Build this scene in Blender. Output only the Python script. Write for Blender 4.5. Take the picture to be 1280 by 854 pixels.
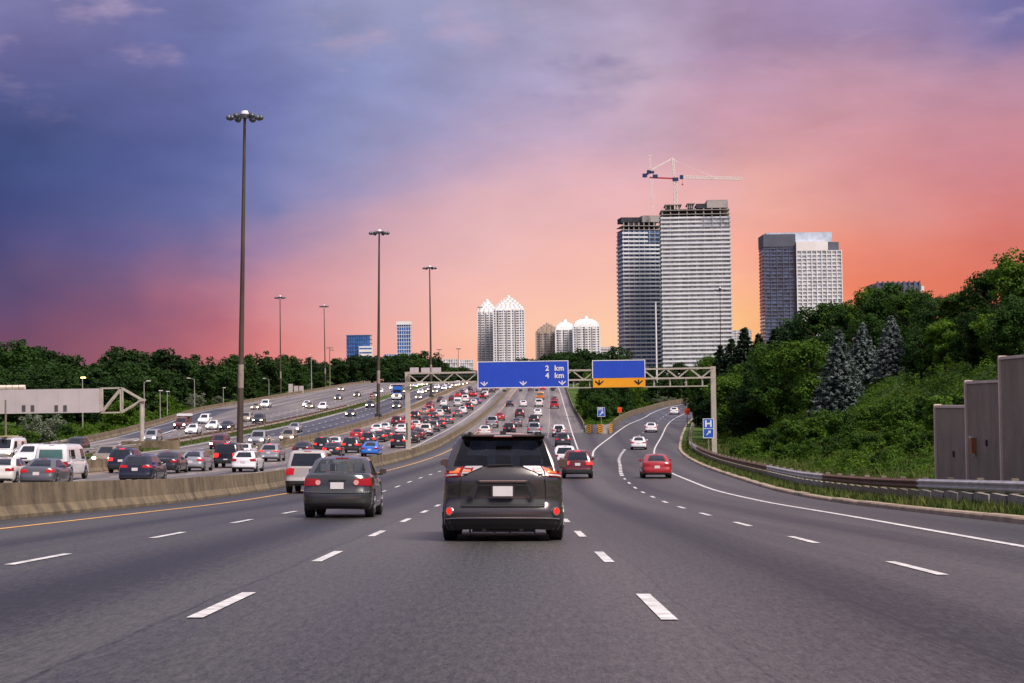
import bpy, math, random
import numpy as np
from mathutils import Vector, Matrix, noise as mnoise

random.seed(7)
rng = np.random.default_rng(7)
for o in list(bpy.data.objects):
    bpy.data.objects.remove(o)
scene = bpy.context.scene
COL = scene.collection
R = math.radians

# ------------------------------------------------------------------ camera
FOC = 2336.0                       # focal length in pixels of a 1280 px wide frame
ROLL = R(0.8)
PITCH = math.atan((505 - 427) / FOC)
cam_d = bpy.data.cameras.new("camera")
cam = bpy.data.objects.new("camera", cam_d)
COL.objects.link(cam)
cam_d.sensor_width = 36
cam_d.lens = FOC / 1280 * 36
cam_d.clip_start = 0.1
cam_d.clip_end = 20000
CAM_M = Matrix.Rotation(R(90) + PITCH, 4, 'X') @ Matrix.Rotation(-ROLL, 4, 'Z')
cam.matrix_world = CAM_M
scene.camera = cam
CAM_R = CAM_M.to_3x3()

# ------------------------------------------------------------------ sky, sun, exposure
SUN_EL, SUN_AZ = R(54), R(136)     # bright break in the cloud behind and to the right of the camera
sun_d = bpy.data.lights.new("sun", 'SUN')
sun_d.energy = 2.6
sun_d.angle = R(26)
sun_d.color = (1.0, 0.89, 0.83)
sun = bpy.data.objects.new("sun", sun_d)
COL.objects.link(sun)
sdir = Vector((math.sin(SUN_AZ) * math.cos(SUN_EL), math.cos(SUN_AZ) * math.cos(SUN_EL), math.sin(SUN_EL)))
sun.rotation_euler = (-sdir).to_track_quat('-Z', 'Y').to_euler()
scene.view_settings.view_transform = 'Standard'
scene.view_settings.look = 'None'
scene.view_settings.exposure = 1.0
scene.view_settings.gamma = 1.0
scene.view_settings.use_curve_mapping = False
SKY_GAIN = 0.5

def lin(c):
    c = c / 255.0
    return c / 12.92 if c <= 0.04045 else ((c + 0.055) / 1.055) ** 2.4
def srgb(r, g, b):
    return (lin(r), lin(g), lin(b), 1.0)

world = bpy.data.worlds.new("World")
scene.world = world
world.use_nodes = True
NT = world.node_tree
NT.nodes.clear()
def wn(kind, **kw):
    n = NT.nodes.new(kind)
    for k, v in kw.items():
        setattr(n, k, v)
    return n
def wl(a, b):
    NT.links.new(a, b)
def wmath(op, a, b=None, c=None, clamp=False):
    n = wn('ShaderNodeMath', operation=op, use_clamp=clamp)
    for i, v in enumerate((a, b, c)):
        if v is None:
            continue
        if isinstance(v, (int, float)):
            n.inputs[i].default_value = v
        else:
            wl(v, n.inputs[i])
    return n.outputs[0]
tc = wn('ShaderNodeTexCoord')
sep = wn('ShaderNodeSeparateXYZ')
wl(tc.outputs['Generated'], sep.inputs[0])
dx, dy, dz = sep.outputs
hyp = wmath('SQRT', wmath('ADD', wmath('MULTIPLY', dx, dx), wmath('MULTIPLY', dy, dy)))
az = wmath('DIVIDE', dx, wmath('MAXIMUM', hyp, 0.02))
def wnoise(scale, detail, sx, sy, sz, off):
    mp = wn('ShaderNodeMapping')
    mp.inputs['Scale'].default_value = (sx, sy, sz)
    mp.inputs['Location'].default_value = off
    wl(tc.outputs['Generated'], mp.inputs[0])
    n = wn('ShaderNodeTexNoise')
    n.inputs['Scale'].default_value = scale
    n.inputs['Detail'].default_value = detail
    n.inputs['Roughness'].default_value = 0.55
    wl(mp.outputs[0], n.inputs['Vector'])
    return n.outputs['Fac']
nA = wnoise(7.0, 4, 1, 1, 2.0, (3.1, 0.4, 0.2))
nB = wnoise(9.0, 5, 1, 1, 2.6, (7.7, 2.2, 5.1))
nC = wnoise(16.0, 6, 1, 1, 2.4, (1.3, 9.2, 0.7))
azw = wmath('ADD', az, wmath('MULTIPLY', wmath('SUBTRACT', nA, 0.5), 0.11))
elw = wmath('ADD', dz, wmath('MULTIPLY', wmath('SUBTRACT', nB, 0.5), 0.034))
SKY = [  # azimuth (sine), [(sine of elevation, sRGB)]
    (-0.2642, [(0.0, (120, 76, 100)), (0.0058, (120, 76, 100)), (0.0346, (116, 76, 104)), (0.047, (108, 78, 112)), (0.0675, (88, 78, 118)), (0.0839, (78, 76, 124)), (0.1043, (68, 76, 128)), (0.1326, (64, 78, 127)), (0.1605, (80, 88, 138)), (0.1842, (106, 104, 154)), (0.2076, (122, 120, 166)), (0.45, (170, 166, 196)), (1.0, (196, 192, 208))]),
    (-0.2053, [(0.0, (152, 90, 106)), (0.005, (152, 90, 106)), (0.0301, (150, 90, 108)), (0.0468, (136, 88, 116)), (0.0677, (120, 94, 132)), (0.0843, (104, 96, 146)), (0.1008, (88, 94, 146)), (0.1296, (82, 92, 146)), (0.17, (100, 104, 156)), (0.2097, (116, 116, 166)), (0.45, (170, 166, 196)), (1.0, (196, 192, 208))]),
    (-0.1688, [(0.0, (194, 108, 112)), (0.0045, (194, 108, 112)), (0.0298, (194, 108, 116)), (0.0466, (184, 108, 122)), (0.0676, (158, 108, 136)), (0.0843, (126, 108, 150)), (0.101, (104, 108, 160)), (0.1299, (96, 106, 160)), (0.1707, (106, 112, 166)), (0.2106, (116, 120, 170)), (0.45, (170, 166, 196)), (1.0, (196, 192, 208))]),
    (-0.1357, [(0.0, (224, 130, 122)), (0.004, (224, 130, 122)), (0.0295, (224, 130, 126)), (0.0464, (216, 134, 138)), (0.0675, (206, 140, 152)), (0.0885, (160, 132, 168)), (0.1052, (124, 126, 174)), (0.1301, (116, 124, 178)), (0.1711, (118, 124, 178)), (0.2112, (124, 128, 178)), (0.45, (170, 166, 196)), (1.0, (196, 192, 208))]),
    (-0.0811, [(0.0, (240, 164, 150)), (0.0033, (240, 164, 150)), (0.0331, (240, 168, 158)), (0.0557, (228, 170, 170)), (0.0756, (222, 168, 172)), (0.1009, (200, 162, 180)), (0.1135, (166, 152, 188)), (0.1385, (142, 146, 190)), (0.1714, (140, 146, 190)), (0.2117, (146, 150, 190)), (0.45, (170, 166, 196)), (1.0, (196, 192, 208))]),
    (0.0000, [(0.0, (252, 188, 154)), (0.0021, (252, 188, 154)), (0.0235, (252, 190, 160)), (0.0376, (252, 196, 172)), (0.059, (247, 190, 179)), (0.0747, (240, 187, 182)), (0.1085, (224, 180, 187)), (0.1253, (206, 172, 192)), (0.1378, (188, 166, 194)), (0.1708, (170, 160, 194)), (0.2113, (162, 158, 190)), (0.45, (170, 166, 196)), (1.0, (196, 192, 208))]),
    (0.0683, [(0.0, (254, 204, 158)), (0.0012, (254, 204, 158)), (0.0353, (254, 206, 166)), (0.0609, (250, 194, 174)), (0.0863, (244, 184, 174)), (0.1115, (230, 178, 182)), (0.1366, (206, 170, 188)), (0.1695, (190, 168, 190)), (0.2099, (174, 160, 190)), (0.45, (170, 166, 196)), (1.0, (196, 192, 208))]),
    (0.1253, [(0.0, (254, 196, 128)), (0.0004, (254, 196, 128)), (0.0258, (254, 198, 132)), (0.0428, (254, 198, 142)), (0.0639, (254, 188, 156)), (0.085, (248, 174, 154)), (0.1184, (230, 170, 164)), (0.1474, (204, 156, 172)), (0.184, (170, 144, 176)), (0.2081, (166, 142, 176)), (0.45, (170, 166, 196)), (1.0, (196, 192, 208))]),
    (0.1932, [(0, (238, 132, 98)), (0.0581, (236, 132, 102)), (0.0831, (232, 142, 124)), (0.1038, (225, 153, 145)), (0.1244, (214, 148, 152)), (0.1651, (190, 148, 168)), (0.1851, (158, 134, 170)), (0.205, (150, 132, 172)), (0.45, (170, 166, 196)), (1.0, (196, 192, 208))]),
    (0.2565, [(0, (224, 116, 94)), (0.0563, (222, 116, 96)), (0.081, (216, 120, 108)), (0.1217, (208, 136, 144)), (0.1418, (200, 140, 154)), (0.1678, (180, 140, 166)), (0.1816, (124, 114, 160)), (0.2012, (116, 112, 162)), (0.45, (170, 166, 196)), (1.0, (196, 192, 208))]),
]
col = None
for i, (a0, stops) in enumerate(SKY):
    rp = wn('ShaderNodeValToRGB')
    rp.color_ramp.interpolation = 'EASE' if False else 'LINEAR'
    el = rp.color_ramp.elements
    for j, (e, c) in enumerate(stops):
        # ramp position is the square root of elevation so the low sky has room
        p = math.sqrt(max(e, 0.0))
        x = el[j] if j < 2 else el.new(p)
        x.position = p
        x.color = srgb(*c)
    wl(wmath('SQRT', wmath('MAXIMUM', elw, 0.0)), rp.inputs[0])
    if col is None:
        col = rp.outputs[0]
    else:
        mr = wn('ShaderNodeMapRange', interpolation_type='LINEAR')
        wl(azw, mr.inputs[0])
        mr.inputs[1].default_value = SKY[i - 1][0]
        mr.inputs[2].default_value = a0
        mx = wn('ShaderNodeMix', data_type='RGBA')
        wl(mr.outputs[0], mx.inputs[0])
        wl(col, mx.inputs[6])
        wl(rp.outputs[0], mx.inputs[7])
        col = mx.outputs[2]
# cloud relief: stronger higher up, fading towards the glow on the horizon
hi = wn('ShaderNodeMapRange')
wl(dz, hi.inputs[0])
hi.inputs[1].default_value = 0.05
hi.inputs[2].default_value = 0.2
amp = wmath('MULTIPLY', wmath('SUBTRACT', nC, 0.5), wmath('ADD', wmath('MULTIPLY', hi.outputs[0], 0.62), 0.05))
nD = wnoise(13.0, 4, 1, 1, 2.2, (4.6, 1.9, 2.4))
wm = wn('ShaderNodeMapRange', interpolation_type='SMOOTHSTEP')
wl(nD, wm.inputs[0])
wm.inputs[1].default_value = 0.56
wm.inputs[2].default_value = 0.70
wh = wn('ShaderNodeMapRange')
wl(dz, wh.inputs[0])
wh.inputs[1].default_value = 0.14
wh.inputs[2].default_value = 0.20
cm = wn('ShaderNodeMix', data_type='RGBA')
wl(wmath('MULTIPLY', wmath('MULTIPLY', wm.outputs[0], wh.outputs[0]), 0.6), cm.inputs[0])
wl(col, cm.inputs[6])
cm.inputs[7].default_value = srgb(112, 104, 152)
col = cm.outputs[2]
nE = wnoise(17.0, 5, 1, 1, 2.6, (8.3, 3.7, 6.1))
lm = wn('ShaderNodeMapRange', interpolation_type='SMOOTHSTEP')
wl(nE, lm.inputs[0])
lm.inputs[1].default_value = 0.54
lm.inputs[2].default_value = 0.74
cl = wn('ShaderNodeMix', data_type='RGBA')
wl(wmath('MULTIPLY', wmath('MULTIPLY', lm.outputs[0], wh.outputs[0]), 0.55), cl.inputs[0])
wl(col, cl.inputs[6])
cl.inputs[7].default_value = srgb(186, 164, 192)
col = cl.outputs[2]
gain = wmath('ADD', 1.0, amp)
gv = wn('ShaderNodeVectorMath', operation='SCALE')
wl(col, gv.inputs[0])
wl(gain, gv.inputs['Scale'])
sky = wn('ShaderNodeTexSky', sky_type='NISHITA')
sky.sun_disc = False
sky.sun_elevation = SUN_EL
sky.sun_rotation = SUN_AZ
sky.dust_density = 3.0
bg1 = wn('ShaderNodeBackground')
wl(gv.outputs[0], bg1.inputs[0])
bg1.inputs[1].default_value = SKY_GAIN
out = wn('ShaderNodeOutputWorld')
wl(bg1.outputs[0], out.inputs[0])

# ------------------------------------------------------------------ where things stand
def pchip(P):
    xs = [p[0] for p in P]
    ys = [p[1] for p in P]
    n = len(P)
    d = [(ys[i + 1] - ys[i]) / (xs[i + 1] - xs[i]) for i in range(n - 1)]
    m = [d[0]] + [0 if d[i - 1] * d[i] <= 0 else 2 * d[i - 1] * d[i] / (d[i - 1] + d[i]) for i in range(1, n - 1)] + [d[-1]]
    def f(x):
        if x <= xs[0]:
            return ys[0]
        if x >= xs[-1]:
            return ys[-1]
        i = 0
        while xs[i + 1] < x:
            i += 1
        h = xs[i + 1] - xs[i]
        t = (x - xs[i]) / h
        return ys[i] * (1 + 2 * t) * (1 - t) ** 2 + h * m[i] * t * (1 - t) ** 2 + ys[i + 1] * t * t * (3 - 2 * t) + h * m[i + 1] * t * t * (t - 1)
    return f
SLOPE = (588 - 505) / FOC          # the road first falls away from the camera, then climbs
KX = math.tan(ROLL)                # crossfall
H = pchip([(0, 0), (60, 0), (85, .15), (110, .6), (160, 1.75), (210, 3.4), (263, 6.0), (300, 7.95), (340, 10.2), (380, 12.6), (420, 15.0),
           (450, 16.9), (500, 20.3), (560, 24.2), (617, 27.9), (700, 33.3), (800, 38.6), (900, 42.3), (1000, 44.9), (1200, 51)])
CV = pchip([(0, 0), (75, 0), (100, .2), (140, 1.1), (205, 2.8), (300, 5.1), (400, 7.2), (500, 9.1), (700, 12.8), (850, 16), (1000, 40), (1250, 130)])
def rz(x, y):
    return -1.15 - SLOPE * y + H(y) - KX * x
def at(px, py, Y):
    """world point seen at pixel (px, py) of the 1280 x 854 frame at distance Y"""
    d = CAM_R @ Vector(((px - 640) / FOC, -(py - 427) / FOC, -1.0))
    return d * (Y / d.y)
# edges (X as a function of Y)
RSOLID = pchip([(0, 6.6), (29, 7.7), (52, 8.6), (100, 9.9), (134, 11.0), (170, 13.0), (210, 15.8), (256, 20.2), (335, 28.2), (384, 35.4), (430, 43.5), (470, 55), (500, 68), (540, 96), (580, 140), (640, 175), (1200, 190)])
KERB = pchip([(0, 10.4), (40, 11.0), (64, 11.5), (101, 13.0), (164, 15.9), (205, 18.3), (239, 21.3), (290, 26.5), (321, 29.9), (384, 38.5), (430, 46.8), (470, 58.5), (500, 72), (540, 100), (580, 144), (640, 180), (1200, 195)])
RDASH = pchip([(0, 4.6), (21, 4.7), (46, 4.95), (75, 5.6), (114, 6.7), (155, 8.8), (179, 10.1), (228, 14.0), (285, 20.1), (358, 28.6), (384, 32.0), (430, 39.5), (470, 50.5), (500, 63), (540, 90)])
GORE = pchip([(150, 6.6), (204, 8.7), (260, 13.6), (318, 19.6), (358, 25.2), (384, 28.4), (430, 35.6), (470, 46), (500, 57), (540, 84), (580, 125), (640, 164), (1200, 180)])
RAMPL = pchip([(277, 13.4), (301, 15.7), (340, 19.6), (368, 23.2), (400, 28.5), (440, 35.3), (471, 43.5), (500, 53), (540, 80), (580, 120), (640, 160), (1200, 176)])
MAINR = pchip([(277, 10.4), (301, 11.4), (400, 13.2), (500, 15.2), (580, 16.9), (700, 19.5), (850, 22.5), (1000, 47), (1250, 137)])
C2EDGE = pchip([(60, -49), (150, -50), (195, -52.5), (253, -55.5), (309, -60.2), (427, -68), (490, -65.5), (677, -60), (850, -55), (1000, -28), (1250, 62)])
MED_R, MED_L = -43.2, -46.0
def med_r(y):
    return CV(y) + MED_R
def med_l(y):
    return CV(y) + MED_L - max(0, (210 - y)) * 0.02

# ------------------------------------------------------------------ helpers
def material(name, color, rough=0.6, metal=0.0, var=0.12, scale=3.0, spec=0.5, emit=None, emit_s=0.0, coat=0.0, bump=0.0, alpha=None):
    m = bpy.data.materials.new(name)
    m.use_nodes = True
    nt = m.node_tree
    b = nt.nodes['Principled BSDF']
    b.inputs['Roughness'].default_value = rough
    b.inputs['Metallic'].default_value = metal
    b.inputs['Specular IOR Level'].default_value = spec
    b.inputs['Coat Weight'].default_value = coat
    b.inputs['Coat Roughness'].default_value = 0.05
    c = tuple(color[:3])
    if var > 0:
        t = nt.nodes.new('ShaderNodeTexCoord')
        n = nt.nodes.new('ShaderNodeTexNoise')
        n.inputs['Scale'].default_value = scale
        n.inputs['Detail'].default_value = 5
        nt.links.new(t.outputs['Object'], n.inputs['Vector'])
        mr = nt.nodes.new('ShaderNodeMapRange')
        mr.inputs[1].default_value = 0.3
        mr.inputs[2].default_value = 0.7
        mr.inputs[3].default_value = 1 - var
        mr.inputs[4].default_value = 1 + var
        nt.links.new(n.outputs['Fac'], mr.inputs[0])
        v = nt.nodes.new('ShaderNodeVectorMath')
        v.operation = 'SCALE'
        v.inputs[0].default_value = c
        nt.links.new(mr.outputs[0], v.inputs['Scale'])
        nt.links.new(v.outputs[0], b.inputs['Base Color'])
        if bump > 0:
            bp = nt.nodes.new('ShaderNodeBump')
            bp.inputs['Strength'].default_value = bump
            bp.inputs['Distance'].default_value = 0.02
            nt.links.new(n.outputs['Fac'], bp.inputs['Height'])
            nt.links.new(bp.outputs[0], b.inputs['Normal'])
    else:
        b.inputs['Base Color'].default_value = (*c, 1)
    if emit:
        b.inputs['Emission Color'].default_value = (*emit[:3], 1)
        b.inputs['Emission Strength'].default_value = emit_s
    return m

def tag(o, label=None, cat=None, group=None, kind=None):
    if label:
        o['label'] = label
    if cat:
        o['category'] = cat
    if group:
        o['group'] = group
    if kind:
        o['kind'] = kind
    return o
def link(o, parent=None):
    COL.objects.link(o)
    if parent is not None:
        o.parent = parent
    return o
def empty(name, loc=(0, 0, 0), rz_=0.0):
    o = bpy.data.objects.new(name, None)
    o.empty_display_size = 0.3
    COL.objects.link(o)
    o.location = loc
    o.rotation_euler = (0, 0, rz_)
    return o
def thing(name, label, cat, loc=(0, 0, 0), rz_=0.0, group=None):
    return tag(empty(name, loc, rz_), label, cat, group)

class MB:
    """collects shapes for one mesh"""
    def __init__(self):
        self.v = []
        self.f = []
        self.m = []
    def face(self, pts, mi=0):
        b = len(self.v)
        self.v += [tuple(p) for p in pts]
        self.f.append(tuple(range(b, b + len(pts))))
        self.m.append(mi)
    def box(self, x0, x1, y0, y1, z0, z1, mi=0, M=None):
        b = len(self.v)
        p = [(x0, y0, z0), (x1, y0, z0), (x1, y1, z0), (x0, y1, z0), (x0, y0, z1), (x1, y0, z1), (x1, y1, z1), (x0, y1, z1)]
        if M is not None:
            p = [tuple(M @ Vector(q)) for q in p]
        self.v += p
        for q in ((0, 3, 2, 1), (4, 5, 6, 7), (0, 1, 5, 4), (1, 2, 6, 5), (2, 3, 7, 6), (3, 0, 4, 7)):
            self.f.append(tuple(b + i for i in q))
            self.m.append(mi)
    def tube(self, p0, p1, r0, r1=None, n=8, mi=0, cap=True):
        r1 = r0 if r1 is None else r1
        p0, p1 = Vector(p0), Vector(p1)
        d = (p1 - p0).normalized()
        a = d.orthogonal().normalized()
        c = d.cross(a)
        b = len(self.v)
        for p, r in ((p0, r0), (p1, r1)):
            for i in range(n):
                t = 2 * math.pi * i / n + math.pi / n
                self.v.append(tuple(p + a * (r * math.cos(t)) + c * (r * math.sin(t))))
        for i in range(n):
            j = (i + 1) % n
            self.f.append((b + i, b + j, b + n + j, b + n + i))
            self.m.append(mi)
        if cap:
            self.f.append(tuple(b + i for i in reversed(range(n))))
            self.f.append(tuple(b + n + i for i in range(n)))
            self.m += [mi, mi]
    def bar(self, p0, p1, w, h=None, mi=0):
        """square bar between two points"""
        h = w if h is None else h
        p0, p1 = Vector(p0), Vector(p1)
        d = (p1 - p0).normalized()
        up = Vector((0, 0, 1)) if abs(d.z) < 0.95 else Vector((0, 1, 0))
        s = d.cross(up).normalized() * (w / 2)
        u = s.cross(d).normalized() * (h / 2)
        b = len(self.v)
        for p in (p0, p1):
            for q in (-s - u, s - u, s + u, -s + u):
                self.v.append(tuple(p + q))
        for q in ((0, 3, 2, 1), (4, 5, 6, 7), (0, 1, 5, 4), (1, 2, 6, 5), (2, 3, 7, 6), (3, 0, 4, 7)):
            self.f.append(tuple(b + i for i in q))
            self.m.append(mi)
    def prism(self, poly, z0, z1, mi=0):
        b = len(self.v)
        n = len(poly)
        self.v += [(x, y, z0) for x, y in poly] + [(x, y, z1) for x, y in poly]
        self.f.append(tuple(b + i for i in reversed(range(n))))
        self.f.append(tuple(b + n + i for i in range(n)))
        self.m += [mi, mi]
        for i in range(n):
            j = (i + 1) % n
            self.f.append((b + i, b + j, b + n + j, b + n + i))
            self.m.append(mi)
    def sweep(self, prof, pts, mi=0, closed=True, cap=True):
        """profile of (side, up) pairs swept along pts; side is to the right of travel"""
        b = len(self.v)
        n = len(prof)
        k = len(pts)
        for i, p in enumerate(pts):
            p = Vector(p)
            d = Vector(pts[min(i + 1, k - 1)]) - Vector(pts[max(i - 1, 0)])
            s = Vector((d.y, -d.x, 0)).normalized()
            for a, u in prof:
                self.v.append((p.x + s.x * a, p.y + s.y * a, p.z + u))
        for i in range(k - 1):
            for j in range(n if closed else n - 1):
                q = (j + 1) % n
                self.f.append((b + i * n + j, b + i * n + q, b + (i + 1) * n + q, b + (i + 1) * n + j))
                self.m.append(mi)
        if closed and cap:
            self.f.append(tuple(b + j for j in range(n)))
            self.f.append(tuple(b + (k - 1) * n + j for j in reversed(range(n))))
            self.m += [mi, mi]
    def mesh(self, name, mats, smooth=False):
        me = bpy.data.meshes.new(name)
        me.from_pydata(self.v, [], self.f)
        for m in (mats if isinstance(mats, (list, tuple)) else [mats]):
            me.materials.append(m)
        me.polygons.foreach_set('material_index', self.m)
        if smooth:
            me.polygons.foreach_set('use_smooth', [True] * len(self.f))
        me.update()
        return me
    def build(self, name, mats, parent=None, smooth=False, loc=None):
        o = bpy.data.objects.new(name, self.mesh(name, mats, smooth))
        link(o, parent)
        if loc is not None:
            o.location = loc
        return o
def meshobj(name, me, parent=None, loc=None):
    o = bpy.data.objects.new(name, me)
    link(o, parent)
    if loc is not None:
        o.location = loc
    return o
# ------------------------------------------------------------------ surface materials
def asphalt(name, base, lanes0, lane_w, seam, streak=0.28):
    m = bpy.data.materials.new(name)
    m.use_nodes = True
    nt = m.node_tree
    L = nt.links.new
    b = nt.nodes['Principled BSDF']
    uv = nt.nodes.new('ShaderNodeUVMap')
    uv.uv_map = 'road'
    sp = nt.nodes.new('ShaderNodeSeparateXYZ')
    L(uv.outputs[0], sp.inputs[0])
    def mth(op, a, c=None, clamp=False):
        n = nt.nodes.new('ShaderNodeMath')
        n.operation = op
        n.use_clamp = clamp
        for i, v in enumerate((a, c)):
            if v is None:
                continue
            if isinstance(v, (int, float)):
                n.inputs[i].default_value = v
            else:
                L(v, n.inputs[i])
        return n.outputs[0]
    def noi(sx, sy, detail=4, rough=0.6, off=0.0):
        mp = nt.nodes.new('ShaderNodeMapping')
        mp.inputs['Scale'].default_value = (sx, sy, 1)
        mp.inputs['Location'].default_value = (off, off * 1.7, off)
        L(uv.outputs[0], mp.inputs[0])
        n = nt.nodes.new('ShaderNodeTexNoise')
        n.inputs['Scale'].default_value = 1.0
        n.inputs['Detail'].default_value = detail
        n.inputs['Roughness'].default_value = rough
        L(mp.outputs[0], n.inputs['Vector'])
        return n.outputs['Fac']
    grain = noi(40, 9, 3, 0.75)
    agg = noi(90, 90, 1, 0.5, 3.0)
    mott = noi(18, 2.6, 4, 0.75, 6.0)
    streaks = noi(1.7, 0.022, 5, 0.6, 2.0)
    broad = noi(0.32, 0.012, 3, 0.5, 9.0)
    patch = noi(0.12, 0.03, 3, 0.5, 5.0)
    wander = noi(0.0, 0.09, 4, 0.6, 4.0)
    # oil-darkened lane centres
    ph = mth('MULTIPLY', mth('SUBTRACT', sp.outputs[0], lanes0), 2 * math.pi / lane_w)
    oil = mth('MULTIPLY', mth('POWER', mth('MULTIPLY', mth('ADD', mth('COSINE', ph), 1.0), 0.5), 2.5), mth('MULTIPLY', mth('SUBTRACT', broad, 0.15), -1.0))
    f = mth('ADD', mth('MULTIPLY', mth('SUBTRACT', streaks, 0.5), streak * 5.0), 1.0)
    f = mth('ADD', f, oil)
    f = mth('ADD', f, mth('MULTIPLY', mth('SUBTRACT', broad, 0.5), 2.2))
    f = mth('ADD', f, mth('MULTIPLY', mth('SUBTRACT', patch, 0.5), 0.35))
    f = mth('ADD', f, mth('MULTIPLY', mth('SUBTRACT', grain, 0.5), 2.4))
    f = mth('ADD', f, mth('MULTIPLY', mth('SUBTRACT', agg, 0.5), 1.6))
    f = mth('ADD', f, mth('MULTIPLY', mth('SUBTRACT', mott, 0.5), 2.6))
    # seams and cracks
    wob = mth('MULTIPLY', mth('SUBTRACT', wander, 0.5), 0.32)
    for u0, wd, k in seam:
        d = mth('ABSOLUTE', mth('SUBTRACT', mth('ADD', sp.outputs[0], wob), u0))
        line = mth('SUBTRACT', 1.0, mth('DIVIDE', d, wd), True)
        f = mth('SUBTRACT', f, mth('MULTIPLY', mth('MULTIPLY', line, k), mth('ADD', mth('MULTIPLY', grain, 1.2), 0.2)))
    # transverse joints
    tj = mth('ABSOLUTE', mth('SUBTRACT', mth('FRACT', mth('MULTIPLY', mth('ADD', sp.outputs[1], mth('MULTIPLY', grain, 0.25)), 1 / 27.0)), 0.5))
    tl = mth('SUBTRACT', 1.0, mth('DIVIDE', tj, 0.0016), True)
    f = mth('SUBTRACT', f, mth('MULTIPLY', tl, 0.3))
    f = mth('MAXIMUM', f, 0.18)
    v = nt.nodes.new('ShaderNodeVectorMath')
    v.operation = 'SCALE'
    v.inputs[0].default_value = base
    L(f, v.inputs['Scale'])
    L(v.outputs[0], b.inputs['Base Color'])
    rr = mth('ADD', mth('MULTIPLY', streaks, 0.25), 0.37)
    L(rr, b.inputs['Roughness'])
    bp = nt.nodes.new('ShaderNodeBump')
    bp.inputs['Strength'].default_value = 0.5
    bp.inputs['Distance'].default_value = 0.01
    L(grain, bp.inputs['Height'])
    L(bp.outputs[0], b.inputs['Normal'])
    return m
M_ASPH = asphalt('asphalt', (0.052, 0.0485, 0.0435), -4.3, 3.66, [(-2.70, .035, .7), (1.42, .025, .5), (2.95, .035, .6), (-6.36, .02, .4), (5.05, .02, .3), (-.6, .8, .14), (-4.3, 1.05, .8), (3.2, .85, .6), (-8.1, .9, .5), (6.4, .8, .2)])
M_ASPH_B = asphalt('asphalt_worn', (0.165, 0.143, 0.128), -16.6, 3.6, [(-18.4, .04, .6), (-22, .04, .6), (-25.6, .04, .5)])
M_ASPH_D = asphalt('asphalt_new', (0.055, 0.056, 0.068), -16.6, 3.6, [(-36, .04, .5)])
M_PAINT_W = material('road_paint_white', (0.58, 0.56, 0.54), 0.6, var=0.38, scale=5)
M_PAINT_Y = material('road_paint_yellow', (0.66, 0.36, 0.10), 0.6, var=0.2, scale=2.0)
M_CONC = None
def concrete(name, base, stain=0.35, z_stain=0.0):
    m = bpy.data.materials.new(name)
    m.use_nodes = True
    nt = m.node_tree
    L = nt.links.new
    b = nt.nodes['Principled BSDF']
    b.inputs['Roughness'].default_value = 0.85
    t = nt.nodes.new('ShaderNodeTexCoord')
    def noi(scale, sc, detail):
        mp = nt.nodes.new('ShaderNodeMapping')
        mp.inputs['Scale'].default_value = sc
        L(t.outputs['Object'], mp.inputs[0])
        n = nt.nodes.new('ShaderNodeTexNoise')
        n.inputs['Scale'].default_value = scale
        n.inputs['Detail'].default_value = detail
        n.inputs['Roughness'].default_value = 0.65
        L(mp.outputs[0], n.inputs['Vector'])
        return n.outputs['Fac']
    n1 = noi(0.9, (1, 1, 1), 6)
    n2 = noi(1.0, (1.1, 1.1, 0.35), 5)
    n3 = noi(9, (1, 1, 1), 3)
    ad = nt.nodes.new('ShaderNodeMath')
    ad.operation = 'ADD'
    L(n1, ad.inputs[0])
    L(n2, ad.inputs[1])
    a2 = nt.nodes.new('ShaderNodeMath')
    a2.operation = 'MULTIPLY_ADD'
    L(n3, a2.inputs[0])
    a2.inputs[1].default_value = 0.35
    L(ad.outputs[0], a2.inputs[2])
    mr = nt.nodes.new('ShaderNodeMapRange')
    L(a2.outputs[0], mr.inputs[0])
    mr.inputs[1].default_value = 0.85
    mr.inputs[2].default_value = 1.5
    mr.inputs[3].default_value = 1 - stain
    mr.inputs[4].default_value = 1 + stain
    v = nt.nodes.new('ShaderNodeVectorMath')
    v.operation = 'SCALE'
    v.inputs[0].default_value = base
    L(mr.outputs[0], v.inputs['Scale'])
    L(v.outputs[0], b.inputs['Base Color'])
    bp = nt.nodes.new('ShaderNodeBump')
    bp.inputs['Strength'].default_value = 0.4
    bp.inputs['Distance'].default_value = 0.02
    L(a2.outputs[0], bp.inputs['Height'])
    L(bp.outputs[0], b.inputs['Normal'])
    return m
M_BARRIER = concrete('barrier_concrete', (0.15, 0.115, 0.068), 0.65)
M_KERB = concrete('kerb_concrete', (0.33, 0.25, 0.18), 0.4)
M_NOISEWALL = concrete('noise_wall_concrete', (0.25, 0.205, 0.155), 0.25)
M_WALLTRIM = concrete('noise_wall_trim', (0.66, 0.54, 0.46), 0.2)
M_GALV = material('galvanised_steel', (0.50, 0.48, 0.46), 0.45, 0.55, 0.2, 2.0)
M_RUST = material('rusted_steel', (0.13, 0.065, 0.04), 0.75, 0.1, 0.35, 2.5)
M_STEEL = material('painted_steel', (0.46, 0.41, 0.34), 0.55, 0.1, 0.12, 1.5)
M_POLE = material('mast_steel', (0.085, 0.062, 0.048), 0.6, 0.3, 0.25, 0.4)
M_POLELIGHT = material('mast_patch', (0.32, 0.26, 0.22), 0.6, 0.2, 0.25, 1.5)
M_WOOD = material('weathered_post', (0.20, 0.165, 0.12), 0.85, 0, 0.3, 4)
M_BLACK = material('black_rubber', (0.012, 0.012, 0.013), 0.75, 0, 0.2, 5)
M_DARKMETAL = material('dark_metal', (0.04, 0.042, 0.05), 0.5, 0.3, 0.1, 2)

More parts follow.
